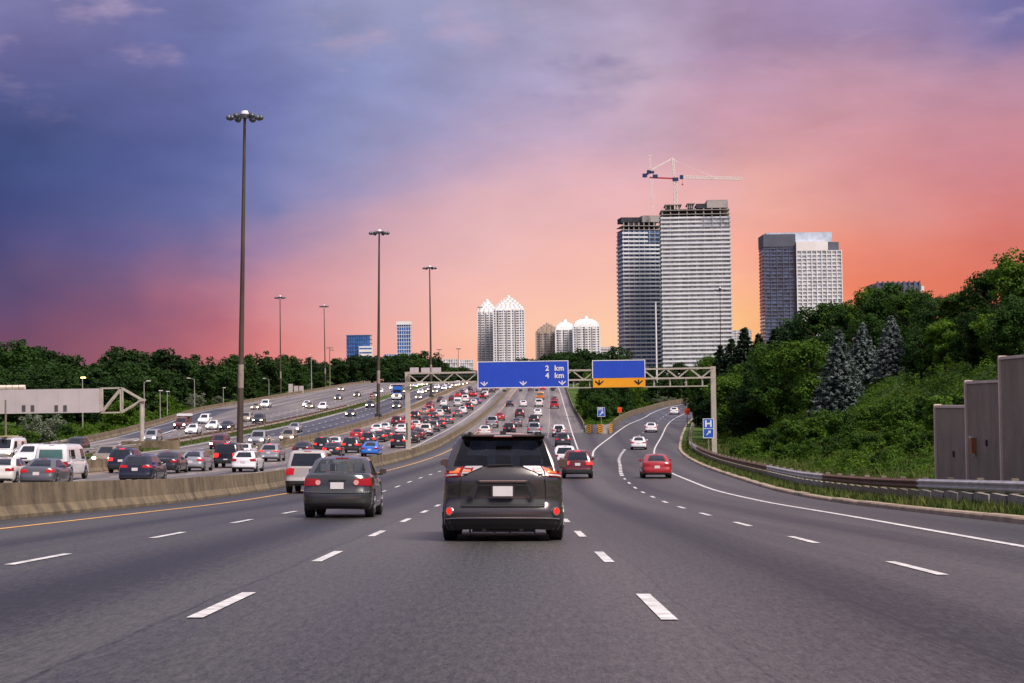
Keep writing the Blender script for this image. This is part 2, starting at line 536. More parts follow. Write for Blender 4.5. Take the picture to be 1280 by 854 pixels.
def ground_mat():
    m = bpy.data.materials.new('grass_ground')
    m.use_nodes = True
    nt = m.node_tree
    L = nt.links.new
    b = nt.nodes['Principled BSDF']
    b.inputs['Roughness'].default_value = 0.95
    b.inputs['Specular IOR Level'].default_value = 0.15
    t = nt.nodes.new('ShaderNodeTexCoord')
    n = nt.nodes.new('ShaderNodeTexNoise')
    n.inputs['Scale'].default_value = 0.12
    n.inputs['Detail'].default_value = 8
    n.inputs['Roughness'].default_value = 0.7
    L(t.outputs['Object'], n.inputs['Vector'])
    r = nt.nodes.new('ShaderNodeValToRGB')
    e = r.color_ramp.elements
    e[0].position = 0.32
    e[0].color = (0.018, 0.045, 0.010, 1)
    e[1].position = 0.72
    e[1].color = (0.17, 0.15, 0.04, 1)
    x = e.new(0.55)
    x.color = (0.055, 0.105, 0.018, 1)
    L(n.outputs['Fac'], r.inputs[0])
    n2 = nt.nodes.new('ShaderNodeTexNoise')
    n2.inputs['Scale'].default_value = 6
    n2.inputs['Detail'].default_value = 6
    L(t.outputs['Object'], n2.inputs['Vector'])
    mr = nt.nodes.new('ShaderNodeMapRange')
    mr.inputs[1].default_value = 0.3
    mr.inputs[2].default_value = 0.7
    mr.inputs[3].default_value = 0.55
    mr.inputs[4].default_value = 1.35
    L(n2.outputs['Fac'], mr.inputs[0])
    v = nt.nodes.new('ShaderNodeVectorMath')
    v.operation = 'SCALE'
    L(r.outputs[0], v.inputs[0])
    L(mr.outputs[0], v.inputs['Scale'])
    L(v.outputs[0], b.inputs['Base Color'])
    bp = nt.nodes.new('ShaderNodeBump')
    bp.inputs['Strength'].default_value = 0.8
    bp.inputs['Distance'].default_value = 0.15
    L(n2.outputs['Fac'], bp.inputs['Height'])
    L(bp.outputs[0], b.inputs['Normal'])
    return m
M_GRASS = ground_mat()

# ------------------------------------------------------------------ terrain
def smooth01(t):
    t = max(0.0, min(1.0, t))
    return t * t * (3 - 2 * t)
def bump(x, y, s, a):
    return a * mnoise.noise(Vector((x * s, y * s, 3.3)))
def rows(y0, y1):
    """shared rows so that sheets laid on each other stay parallel"""
    ys = [y for y in range(0, 1205, 5) if y0 < y < y1]
    return [y0] + ys + [y1]
def right_ground(x, y):
    d = x - KERB(y)
    amp = 10.0 * (1 - smooth01((y - 260) / 220)) + 2.0
    if y < 60:
        amp *= 0.75
    g = rz(KERB(y), y) + 0.13 - KX * min(max(d, 0), 6)
    g += amp * smooth01((d - 3.4) / 27.0) * (1 + 0.0)
    if d > 3:
        g += bump(x, y, 0.11, 0.5) * min(1, (d - 3) / 4) + 0.02 * max(0, d - 30) * (1 - smooth01((y - 300) / 300))
    return g
def left_ground(x, y):
    d = C2EDGE(y) - x
    g = rz(C2EDGE(y), y) + 0.05 + 5.0 * smooth01((d - 4) / 70.0) - 0.6 * math.exp(-((d - 5) / 3.0) ** 2)
    if d > 2:
        g += bump(x, y, 0.06, 0.8) * min(1, (d - 2) / 5)
    return g
def gore_ground(x, y):
    a, b = MAINR(y), RAMPL(y)
    t = (x - a) / max(0.1, b - a)
    e = min(x - a, b - x)
    g = rz(x, y) - 0.04
    if e > 1.0:
        g -= min(3.5, (e - 1) * 0.15)
        g += bump(x, y, 0.09, 0.6) * min(1, (e - 1) / 4)
    return g
def base_far(x, y):
    return min(rz(max(-150, min(150, x)), min(y, 1150)), 30)
gnd = MB()
def strip(cols_f, hf, ys):
    """quads over rows ys; cols_f(y) gives the x columns, hf the height"""
    grid = []
    for y in ys:
        grid.append([(x, y, hf(x, y)) for x in cols_f(y)])
    for i in range(len(ys) - 1):
        a, b = grid[i], grid[i + 1]
        for j in range(len(a) - 1):
            gnd.face((a[j], a[j + 1], b[j + 1], b[j]))
RO = [0.18, 1.2, 2.4, 3.4, 5, 7, 9.5, 12, 15, 18, 21, 24, 27, 31, 36, 45, 60, 90, 150, 400, 3000]
strip(lambda y: [KERB(y) + d for d in RO], right_ground, rows(-20, 1200))
LO = [3000, 800, 300, 160, 110, 85, 70, 58, 48, 40, 33, 27, 22, 17, 13, 10, 7.5, 5, 3, 1.5, 0.0]
strip(lambda y: [C2EDGE(y) - d for d in LO], left_ground, rows(-20, 1200))
strip(lambda y: [med_l(y) + (med_r(y) - med_l(y)) * k / 4 for k in range(5)],
      lambda x, y: rz(x, y) + (0.12 if abs(x - (med_l(y) + med_r(y)) / 2) < 1.0 else 0.0), rows(-20, 1200))
strip(lambda y: [MAINR(y) + (RAMPL(y) - MAINR(y)) * k / 14 for k in range(15)], gore_ground, rows(277, 1200))
strip(lambda y: [-3000, -800, -300, -150, -80, -40, 0, 40, 80, 150, 300, 800, 3000],
      lambda x, y: rz(max(-150, min(150, x)), 1200) - 0.5 - (y - 1190) * 0.02 + (1.5 if abs(x) > 100 else 0), [1190, 1400, 2000, 3000, 6000, 12000])
# grass inside the nose of the fork is one sheet with the rest of the ground
tag(gnd.build('ground', M_GRASS, smooth=True), kind='structure')

# ------------------------------------------------------------------ roads
def road(name, lf, rf, ys, mat, dz=0.0, n=8, uvu=None):
    b = MB()
    uvs = []
    def P(k, y):
        a, c = lf(y), rf(y)
        x = a + (c - a) * k / n
        return (x, y, rz(x, y) + dz)
    def U(p):
        return (p[0] - CV(p[1]), p[1])
    for i in range(len(ys) - 1):
        for k in range(n):
            q = [P(k, ys[i]), P(k + 1, ys[i]), P(k + 1, ys[i + 1]), P(k, ys[i + 1])]
            b.face(q)
            uvs += [U(p) for p in q]
    me = b.mesh(name, mat)
    l = me.uv_layers.new(name='road')
    l.data.foreach_set('uv', [c for p in uvs for c in p])
    return meshobj(name, me)
A_L = lambda y: CV(y) - 12.25
B_L, B_R = (lambda y: CV(y) - 30.2), (lambda y: CV(y) - 12.25)
C1_L, C1_R = med_r, (lambda y: CV(y) - 30.2)
C2_L, C2_R = C2EDGE, med_l
road_a = tag(road('road', A_L, lambda y: KERB(y) if y <= 277 else MAINR(y), rows(-20, 277), M_ASPH), kind='structure')
r2 = road('road', A_L, MAINR, rows(277, 1200), M_ASPH_B)
r3 = road('exit_ramp', RAMPL, KERB, rows(277, 1200), M_ASPH)
road_b = road('road', B_L, B_R, rows(-20, 1200), M_ASPH_B)
road_c1 = road('road', C1_L, C1_R, rows(-20, 1200), M_ASPH_B)
road_c2 = road('road', C2_L, C2_R, rows(-20, 1200), M_ASPH_B)
for o in (r2, r3, road_b, road_c1, road_c2):
    tag(o, kind='structure')
def patch_sheet(lf, rf, y0, y1, parent):
    o = road('resurfaced_patch', lf, rf, rows(y0, y1), M_ASPH_D, 0.004, 3)
    o.parent = parent
    tag(o, 'strip of fresh dark asphalt')
patch_sheet(lambda y: CV(y) - 41.9, lambda y: CV(y) - 33.0, 262, 700, road_c1)
patch_sheet(RAMPL, lambda y: KERB(y) - 0.2, 325, 420, r3)
patch_sheet(lambda y: C2EDGE(y) + 0.8, lambda y: C2EDGE(y) + 6.5, 255, 420, road_c2)

# painted markings, 8 mm above the asphalt
def mark(xf, w, y0, y1, mat, parent, name='lane_line', dz=0.009):
    b = MB()
    ys = rows(y0, y1)
    for i in range(len(ys) - 1):
        p = []
        for (y, s) in ((ys[i], -1), (ys[i], 1), (ys[i + 1], 1), (ys[i + 1], -1)):
            x = xf(y) + s * w / 2
            p.append((x, y, rz(x, y) + dz))
        b.face(p)
    o = b.build(name, mat, parent)
    return o
def dashes(xf, w, y0, y1, ph, parent, near=140, on=3.0, period=9.0):
    far = MB()
    y = y0 + ((ph - y0) % period)
    while y < y1:
        if y < near:
            mark(xf, w, y, y + on, M_PAINT_W, parent, 'lane_dash')
        else:
            p = [(xf(q) + s * w / 2, q) for q, s in ((y, -1), (y, 1), (y + on, 1), (y + on, -1))]
            far.face([(x, q, rz(x, q) + 0.009) for x, q in p])
        y += period
    if far.v:
        tag(far.build('far_lane_dashes', M_PAINT_W, parent), kind='stuff')
def U(u):
    return lambda y: CV(y) + u
dashes(U(-2.5), .13, 8, 900, 14.6, road_a)
dashes(lambda y: CV(y) + 1.18 - 0.55 * smooth01((y - 60) / 150), .13, 8, 900, 14.4, road_a)
dashes(lambda y: CV(y) - 6.15, .13, 8, 900, 22.8, road_a)
dashes(lambda y: RDASH(y), .13, 8, 125, 11.6, road_a)
dashes(RDASH, .26, 116, 215, 0, road_a, 215, 3, 5.0)
dashes(RDASH, .15, 240, 520, 0, r3, 300, 3, 12.0)
mark(U(-10.1), .15, -20, 1190, M_PAINT_Y, road_a, 'edge_line')
mark(RSOLID, .17, -20, 560, M_PAINT_W, road_a, 'edge_line')
mark(lambda y: CV(y) + 4.35 - 0.25 * smooth01((y - 200) / 100), .17, 178, 1190, M_PAINT_W, road_a, 'edge_line')
mark(GORE, .2, 186, 560, M_PAINT_W, r3, 'edge_line')
mark(U(-15.1), .15, 60, 1190, M_PAINT_W, road_b, 'edge_line')
for k in range(1, 4):
    dashes(U(-15.1 - 3.55 * k), .15, 70, 900, 3 * k, road_b, 120)
mark(U(-29.3), .15, 60, 1190, M_PAINT_Y, road_b, 'edge_line')
mark(U(-32.4), .15, 60, 1190, M_PAINT_Y, road_c1, 'edge_line')
for k in range(1, 3):
    dashes(U(-32.4 - 3.4 * k), .15, 100, 900, 4 * k, road_c1, 120)
mark(U(-42.4), .2, 100, 1190, M_PAINT_W, road_c1, 'edge_line')
mark(lambda y: med_l(y) - 0.9, .15, 100, 1190, M_PAINT_Y, road_c2, 'edge_line')
for k in range(1, 4):
    dashes(lambda y, k=k: med_l(y) - 0.9 - 3.0 * k * min(1, (med_l(y) - C2EDGE(y)) / 16), .15, 100, 900, 4 * k, road_c2, 120)
mark(lambda y: C2EDGE(y) + 1.4, .15, 100, 1190, M_PAINT_W, road_c2, 'edge_line')
mark(lambda y: C2EDGE(y) + 5.6 + 0.012 * max(0, y - 250), .3, 150, 330, M_PAINT_W, road_c2, 'edge_line')

# ------------------------------------------------------------------ barriers, kerb, guard rail
def path(xf, y0, y1, dz=0.0, step=5):
    n = max(1, int(math.ceil((y1 - y0) / step)))
    ys = [y0 + (y1 - y0) * i / n for i in range(n + 1)]
    return [(xf(y), y, rz(xf(y), y) + dz) for y in ys]
JERSEY = [(-.30, -.05), (.30, -.05), (.30, .08), (.17, .30), (.11, .85), (-.11, .85), (-.17, .30), (-.30, .08)]
HALF = [(-.12, -.05), (.30, -.05), (.30, .08), (.12, .30), (.06, .85), (-.12, .85)]
def barrier(xf, y0, y1, label, prof=JERSEY, seg=6.0, seg_far=24.0, near=260, mat=None, cap=None, group='concrete barriers'):
    t = thing('concrete_barrier', label, 'barrier', (xf(y0), y0, rz(xf(y0), y0)), group=group)
    y = y0
    k = 0
    while y < y1 - 0.5:
        s = seg if y < near else seg_far
        e = min(y + s, y1)
        b = MB()
        j = 0.0 if k % 1 else 0.0
        g = 0.012 if y < 140 else 0.02
        b.sweep(prof, path(xf, y + g, e - g, random.uniform(-.008, .008)))
        o = b.build('barrier_segment', mat or M_BARRIER, t)
        o.location = (-xf(y0), -y0, -rz(xf(y0), y0))
        y = e
        k += 1
    return t
bar_ab = barrier(U(-12.25), 30, 1190, 'tan concrete median barrier running left of our lanes past the grey sedan')
bar_bc = barrier(U(-30.2), 90, 1190, 'concrete barrier carrying the three tall brown lamp masts')
barrier(lambda y: C2EDGE(y) + 0.3, 235, 760, 'pale concrete wall along the far edge below the wooded bank', HALF, 9)
barrier(lambda y: MAINR(y) - 0.05, 292, 900, 'concrete barrier left of the fork, bordering the main lanes', HALF, 6, 12)
barrier(lambda y: RAMPL(y) + 0.1, 312, 540, 'tan concrete wall curving along left side of the exit ramp', [(-.16, -.3), (.16, -.3), (.16, 1.0), (-.16, 1.0)], 6, 6)

# kerb of the exit lane in separate stones
kt = tag(empty('kerb', (KERB(20), 20, rz(KERB(20), 20))), kind='structure')
y = 20.0
while y < 470:
    e = y + (3.0 if y < 200 else 6.0)
    b = MB()
    w = random.uniform(-.02, .02)
    lift = random.uniform(-.02, .015)
    b.sweep([(-.12 + w, -.06), (.22 + w, -.06), (.22 + w, .14 + lift), (-.08 + w, .14 + lift), (-.12 + w, .10 + lift)], path(KERB, y + .015, e - .015))
    o = b.build('kerb_stone', M_KERB, kt)
    o.location = (-KERB(20), -20, -rz(KERB(20), 20))
    y = e

WBEAM = [(0, .0), (-.03, .03), (-.08, .06), (-.08, .10), (-.02, .14), (-.02, .17), (-.08, .21), (-.08, .25), (-.03, .28), (0, .31), (.02, .31), (0, .25), (.04, .17), (.04, .14), (0, .06), (.02, .0)]
def guard_rail(xf, gf, y0, y1, label, rust=(), step=3.8, blocks=True, h=0.45, post_mat=None):
    ox = (xf(y0), y0, gf(xf(y0), y0))
    t = thing('guard_rail', label, 'guard rail', ox, group='steel guard rails')
    y = y0
    while y < y1:
        e = min(y + step, y1)
        pts = [(xf(q), q, gf(xf(q), q) + h) for q in (y, (y + e) / 2, e + .06)]
        dark = any(a <= y < c for a, c in rust)
        b = MB()
        b.sweep(WBEAM, pts)
        o = b.build('rail_beam', M_RUST if dark else M_GALV, t)
        if dark:
            o['label'] = 'rusty brown rail section'
        o.location = (-ox[0], -ox[1], -ox[2])
        p = MB()
        g = gf(xf(y), y)
        p.box(xf(y) + .1, xf(y) + .28, y - .09, y + .09, g - .3, g + h + .36)
        p.box(xf(y) + .03, xf(y) + .1, y - .06, y + .06, g + h + .03, g + h + .27)
        p.build('post', post_mat or M_WOOD, t, loc=(-ox[0], -ox[1], -ox[2]))
        if blocks:
            for q in range(2):
                yy = y + (e - y) * (q + .5) / 2
                g = gf(xf(yy), yy)
                b2 = MB()
                x0 = xf(yy)
                b2.box(x0 - .02, x0 + .14, yy - .8, yy + .8, g + .16, g + .40)
                b2.build('lower_block', M_BLOCK if not dark else M_WOOD, t, loc=(-ox[0], -ox[1], -ox[2]))
        y = e
    return t
M_BLOCK = material('weathered_block', (0.26, 0.235, 0.21), 0.85, 0, 0.3, 3)
guard_rail(lambda y: KERB(y) + 1.35, right_ground, 36, 205, 'wavy steel guard rail with rusted stretches below the green bank', rust=[(55, 78), (105, 190)])
guard_rail(lambda y: KERB(y) + 1.2, right_ground, 206, 400, 'weathered far stretch of guard rail beside the exit ramp', rust=[(215, 260)], blocks=False)
guard_rail(lambda y: med_l(y) + 0.5, rz, 120, 700, 'steel guard rail along the grass strip between the oncoming roads', rust=[(220, 420)], step=7.6, blocks=False)
guard_rail(lambda y: C2EDGE(y) - 0.6, left_ground, 110, 234, 'steel guard rail at the far left edge below dark trees', rust=[(110, 150)], step=6, blocks=False)
guard_rail(lambda y: MAINR(y) + 0.3, rz, 278, 292, 'short curved guard rail at the nose of the fork, left side', step=3.5, blocks=False)
guard_rail(lambda y: RAMPL(y) - 0.3, rz, 279, 312, 'dark weathered guard rail at the nose of the fork, ramp side', rust=[(279, 312)], step=4, blocks=False)
# ------------------------------------------------------------------ noise wall on the right
NWX = 15.2
wall_steps = [(66.9, 62.3, 3.38), (62.3, 57.9, 4.03), (57.9, 53.4, 4.58), (53.4, 49.0, 5.1)]
nw = thing('noise_wall', 'tall stepped brown concrete noise wall behind the guard rail', 'wall', (NWX, 66.9, rz(NWX, 66.9)))
for i, (ya, yb, h) in enumerate(wall_steps):
    zb = rz(NWX, ya)
    zt = zb + h
    b = MB()
    b.box(NWX - .06, NWX + .06, yb + .14, ya - .0, zb - .6, zt)
    p = b.build('wall_panel', M_NOISEWALL, nw, loc=(-NWX, -66.9, -rz(NWX, 66.9)))
    c = MB()
    c.box(NWX - .1, NWX + .1, yb + .14, ya, zt, zt + .09)
    c.build('coping', M_WALLTRIM, p)
    c = MB()
    c.box(NWX - .13, NWX + .13, ya, ya + .14, zb - .6, zt + .12)
    c.build('post', M_WALLTRIM, nw, loc=(-NWX, -66.9, -rz(NWX, 66.9)))
    if i < 2:
        f = MB()
        f.box(NWX - .12, NWX - .062, (ya + yb) / 2 - .35, (ya + yb) / 2 - .25, zb + h * .5, zb + h * .5 + .2)
        f.build('wall_bracket', M_DARKMETAL, p)
b = MB()
b.box(NWX - .22, NWX - .062, 61.2, 61.42, rz(NWX, 61) + 1.7, rz(NWX, 61) + 2.2)
hb = tag(b.build('wall_box', material('orange_box', (0.33, 0.12, 0.04), 0.5)), 'small orange box fixed to the middle noise wall panel', 'box')
b = MB()
b.box(NWX - .24, NWX - .2, 61.15, 61.47, rz(NWX, 61) + 2.2, rz(NWX, 61) + 2.27)
b.build('cover', M_PAINT_W, hb)

# ------------------------------------------------------------------ letters and arrows for signs
def text_mesh(name, s, size, mat, thick=0.012, spacing=1.0):
    c = bpy.data.curves.new(name, 'FONT')
    c.body = s
    c.size = size
    c.extrude = thick
    c.offset = size * 0.03
    c.space_character = spacing
    c.resolution_u = 3
    o = bpy.data.objects.new(name, c)
    COL.objects.link(o)
    dg = bpy.context.evaluated_depsgraph_get()
    me = bpy.data.meshes.new_from_object(o.evaluated_get(dg))
    bpy.data.objects.remove(o)
    me.materials.clear()
    me.materials.append(mat)
    me.name = name
    return me
def put_text(s, size, mat, x, z, y, parent, spacing=1.0, name='lettering'):
    me = text_mesh(name, s, size, mat, spacing=spacing)
    o = meshobj(name, me, parent, (x, y, z))
    o.rotation_euler = (R(90), 0, 0)
    return o
def down_arrow(x, z, s, y, mat, parent):
    """arrow with curved barbs pointing down, centre (x, z), height s"""
    b = MB()
    t = .03
    def ex(poly):
        n = len(poly)
        k = len(b.v)
        b.v += [(x + px * s, y, z + pz * s) for px, pz in poly] + [(x + px * s, y + t, z + pz * s) for px, pz in poly]
        b.f.append(tuple(k + i for i in range(n)))
        b.m.append(0)
        for i in range(n):
            j = (i + 1) % n
            b.f.append((k + j, k + i, k + n + i, k + n + j))
            b.m.append(0)
    ex([(-.11, -.2), (.11, -.2), (.11, .5), (-.11, .5)])
    pts = [(-.8, .22), (-.55, .0), (-.28, -.26), (0, -.5), (.28, -.26), (.55, .0), (.8, .22)]
    up = [(-.7, .42), (-.42, .18), (-.2, -.02), (0, -.15), (.2, -.02), (.42, .18), (.7, .42)]
    for i in range(6):
        ex([pts[i], pts[i + 1], up[i + 1], up[i]])
    return b.build('arrow', mat, parent)
def diag_arrow(x, z, s, y, mat, parent):
    b = MB()
    def ex(poly):
        b.face([(x + px * s, y, z + pz * s) for px, pz in poly])
    ex([(-.5, -.36), (-.36, -.5), (.22, .08), (.08, .22)])
    ex([(.5, .5), (-.14, .42), (.42, -.14)])
    return b.build('arrow', mat, parent)
M_BLUE = material('sign_blue', (0.018, 0.072, 0.52), 0.45, 0, 0.06, 1.2)
M_BLUE2 = material('small_sign_blue', (0.02, 0.10, 0.50), 0.45, 0, 0.05, 1.2)
M_WHITE = material('sign_white', (0.80, 0.80, 0.80), 0.5, 0, 0.04, 2)
M_AMBER = material('sign_amber', (0.86, 0.36, 0.012), 0.5, 0, 0.05, 2)
M_SBLACK = material('sign_black', (0.012, 0.012, 0.012), 0.5, 0, 0.05, 2)
M_ORANGE = material('sign_orange', (0.85, 0.10, 0.012), 0.5, 0, 0.05, 2)
M_SIGNBACK = material('sign_back', (0.56, 0.50, 0.50), 0.5, 0.15, 0.07, 0.6)

# ------------------------------------------------------------------ overhead sign gantry
GY = 180.0
gl = CV(GY) - 12.25
gr = at(893, 568, GY).x
gzl = rz(gl, GY) + .8
gzr = right_ground(gr, GY) - .3
topL = at(508, 467, GY).z
topR = at(892, 460, GY).z
gt = thing('sign_gantry', 'steel truss gantry spanning our lanes and the exit ramp', 'gantry', (gl, GY, gzl))
GOFF = (-gl, -GY, -gzl)
def gpart(name, b, mat=None, parent=None):
    return b.build(name, mat or M_STEEL, parent or gt, loc=None if parent else GOFF)
for x, z0, z1, lab in ((gl, gzl, topL + .15, 0), (gr, gzr, topR + .15, 1)):
    b = MB()
    b.box(x - .24, x + .24, GY - .22, GY + .22, z0, z1)
    pst = gpart('post', b)
    b = MB()
    b.box(x - .3, x + .3, GY - .3, GY + .3, z0 - .02, z0 + .06)
    b.build('base_plate', M_GALV, pst)
b = MB()
b.box(gl - .15, gl - .05, GY - .262, GY - .222, gzl + 1.0, gzl + 2.6)
gpart('cable_duct', b, M_DARKMETAL)
depth = 1.1
ch = 0.92
def gz(x, k):
    t = (x - gl) / (gr - gl)
    return topL + (topR - topL) * t - k
for yy in (GY - depth / 2, GY + depth / 2):
    for k in (0.0, ch):
        b = MB()
        b.bar((gl, yy, gz(gl, k)), (gr, yy, gz(gr, k)), .15)
        gpart('chord', b)
NB = 26
for i in range(NB):
    xa = gl + (gr - gl) * i / NB
    xb = gl + (gr - gl) * (i + 1) / NB
    for yy in (GY - depth / 2, GY + depth / 2):
        b = MB()
        if i % 2 == 0:
            b.bar((xa, yy, gz(xa, 0)), (xb, yy, gz(xb, ch)), .08)
        else:
            b.bar((xa, yy, gz(xa, ch)), (xb, yy, gz(xb, 0)), .08)
        gpart('brace', b)
    b = MB()
    b.bar((xa, GY - depth / 2, gz(xa, 0)), (xb, GY + depth / 2, gz(xb, 0)), .06)
    gpart('brace', b)
# catwalk to the right of the large board
xs0, xs1 = at(709, 480, GY).x, at(884, 480, GY).x
b = MB()
b.box(xs0, xs1, GY - .5, GY + .3, gz(xs0, 1.72), gz(xs0, 1.72) + .1)
gpart('catwalk', b)
k = 0
x = xs0 + .6
while x < xs1:
    b = MB()
    b.bar((x, GY - .45, gz(x, ch)), (x, GY - .45, gz(xs0, 1.62)), .09)
    b.bar((x, GY + .25, gz(x, ch)), (x, GY + .25, gz(xs0, 1.62)), .07)
    gpart('hanger', b)
    x += 1.55
# large blue board
p0 = at(598, 485, GY - .75)
p1 = at(709.5, 451.5, GY - .75)
bx0, bx1, bz0, bz1 = p0.x, p1.x, p0.z + .02, p1.z
SY = GY - .75
sg = thing('overhead_sign', 'wide blue overhead sign reading 2 km and 4 km with three arrows', 'sign', (bx0, SY, bz0))
SOFF = (-bx0, -SY, -bz0)
b = MB()
n = 8
for i in range(n):
    xa = bx0 + (bx1 - bx0) * i / n
    xb = bx0 + (bx1 - bx0) * (i + 1) / n
    pn = MB()
    pn.box(xa + .002, xb - .002, SY, SY + .06, bz0, bz1)
    pn.box(xa + .02, xb + .05, SY + .062, SY + .09, bz0, bz1)
    pn.build('sign_panel', M_BLUE, sg, loc=SOFF)
b = MB()
f = .07
b.box(bx0 - f, bx1 + f, SY - .012, SY + .05, bz1, bz1 + f)
b.box(bx0 - f, bx1 + f, SY - .012, SY + .05, bz0 - f, bz0)
b.box(bx0 - f, bx0, SY - .012, SY + .05, bz0, bz1)
b.box(bx1, bx1 + f, SY - .012, SY + .05, bz0, bz1)
b.build('border', M_WHITE, sg, loc=SOFF)
hh = bz1 - bz0
ww = bx1 - bx0
for s, zz in (('2  km', .635), ('4  km', .345)):
    o = put_text(s, .70, M_WHITE, ww * .75, hh * zz, -.022, sg, 1.12)
for fx in (.065, .5, .935):
    down_arrow(ww * fx, hh * .145, .44, -.03, M_WHITE, sg)
for fx in (.29, .47, .65, .83):
    b = MB()
    x = bx0 + ww * fx
    b.box(x - .06, x + .06, SY - .5, SY + .1, bz0 - .34, bz0 - .27)
    b.box(x - .16, x + .16, SY - .75, SY - .5, bz0 - .42, bz0 - .22)
    b.build('sign_light', M_DARKMETAL, sg, loc=SOFF)
# smaller blue and amber board
p0 = at(741.5, 485, SY)
p1 = at(805.5, 450.5, SY)
cx0, cx1, cz0, cz1 = p0.x, p1.x, p0.z + .03, p1.z
zm = cz0 + (cz1 - cz0) * .35
sg2 = thing('overhead_sign', 'blue overhead sign with amber exit strip and two black arrows', 'sign', (cx0, SY, cz0))
S2 = (-cx0, -SY, -cz0)
for i in range(5):
    xa = cx0 + (cx1 - cx0) * i / 5
    xb = cx0 + (cx1 - cx0) * (i + 1) / 5
    pn = MB()
    pn.box(xa + .004, xb - .004, SY, SY + .06, zm + .01, cz1)
    pn.build('sign_panel', M_BLUE, sg2, loc=S2)
b = MB()
b.box(cx0 - .01, cx1 + .06, SY, SY + .06, cz0, zm - .01)
b.build('exit_panel', M_AMBER, sg2, loc=S2)
b = MB()
b.box(cx0 - f, cx1 + f, SY - .012, SY + .05, cz1, cz1 + f)
b.box(cx0 - f, cx0, SY - .012, SY + .05, zm, cz1)
b.box(cx1, cx1 + f, SY - .012, SY + .05, zm, cz1)
b.build('border', M_WHITE, sg2, loc=S2)
for fx in (.12, .88):
    down_arrow((cx1 - cx0) * fx, (zm - cz0) * .52, .52, -.03, M_SBLACK, sg2)

# ------------------------------------------------------------------ back of the large board at the left
VY = 214.0
pt = at(177, 500, VY)
vx, vz = pt.x, pt.z
vzb = rz(vx, VY)
vt = thing('message_sign', 'large pale sign board seen from behind on a steel arm, left edge', 'sign', (vx, VY, vzb))
VO = (-vx, -VY, -vzb)
b = MB()
b.tube((vx, VY, vzb - .2), (vx, VY, vz), .3, .24, 12)
b.build('post', M_STEEL, vt, loc=VO)
b = MB()
b.box(vx - .4, vx + .4, VY - .4, VY + .4, vz - .15, vz + .12)
b.build('post_cap', M_STEEL, vt, loc=VO)
q0 = at(127, 516, VY)
q1 = at(127, 485.5, VY)
qx, qz0, qz1 = q0.x, q0.z, q1.z
qm = at(152, 485, VY).x
for yy in (VY - .55, VY + .55):
    for a, c in (((qx, qz1), (qm, qz1)), ((qx, qz0), (qm, qz0)), ((qm, qz1), (vx, vz + .05)), ((qm, qz0), (vx, vz - .05)),
                 ((qm, qz1), (qm, qz0)), ((qx, qz0), (qm, qz1)), ((qx, qz0), (qx, qz1))):
        b = MB()
        b.bar((a[0], yy, a[1]), (c[0], yy, c[1]), .16)
        b.build('truss_bar', M_STEEL, vt, loc=VO)
lx = qx - 14.5
n = 6
for i in range(n):
    xa = lx + (qx - lx) * i / n
    xb = lx + (qx - lx) * (i + 1) / n
    b = MB()
    b.box(xa + .006, xb - .006, VY - .6, VY + .7, qz0 + .03, qz1 - .02)
    b.build('back_panel', M_SIGNBACK, vt, loc=VO)
for px in (31.5, 42.5, 72, 83):
    x = at(px, 511, VY).x
    b = MB()
    z0 = at(px, 514.3, VY).z
    b.box(x - .2, x + .2, VY - .64, VY - .6, z0, z0 + .72)
    for k in range(5):
        b.box(x - .17, x + .17, VY - .67, VY - .64, z0 + .06 + k * .13, z0 + .12 + k * .13)
    b.build('vent', material('vent_grey', (0.12, 0.11, 0.12), 0.6), vt, loc=VO)
M_SHADE = material('lamp_housing', (0.68, 0.60, 0.50), 0.5, 0, 0.08, 2)
for k in range(4):
    x = at(29 - k * 8, 484, VY).x
    b = MB()
    b.tube((x - .36, VY - .3, qz1 + .24), (x + .30, VY - .3, qz1 + .24), .27, .27, 10)
    b.build('roof_housing', M_SHADE, vt, loc=VO)
pl = MB()
pl.prism([(vx - 2.2, VY - .7), (vx + 3.6, VY - .35), (vx + 4.3, VY), (vx + 3.6, VY + .35), (vx - 2.2, VY + .7)], vzb - .6, vzb + .95)
tag(pl.build('concrete_plinth', M_BARRIER), 'tan concrete block around foot of the left sign post', 'block')

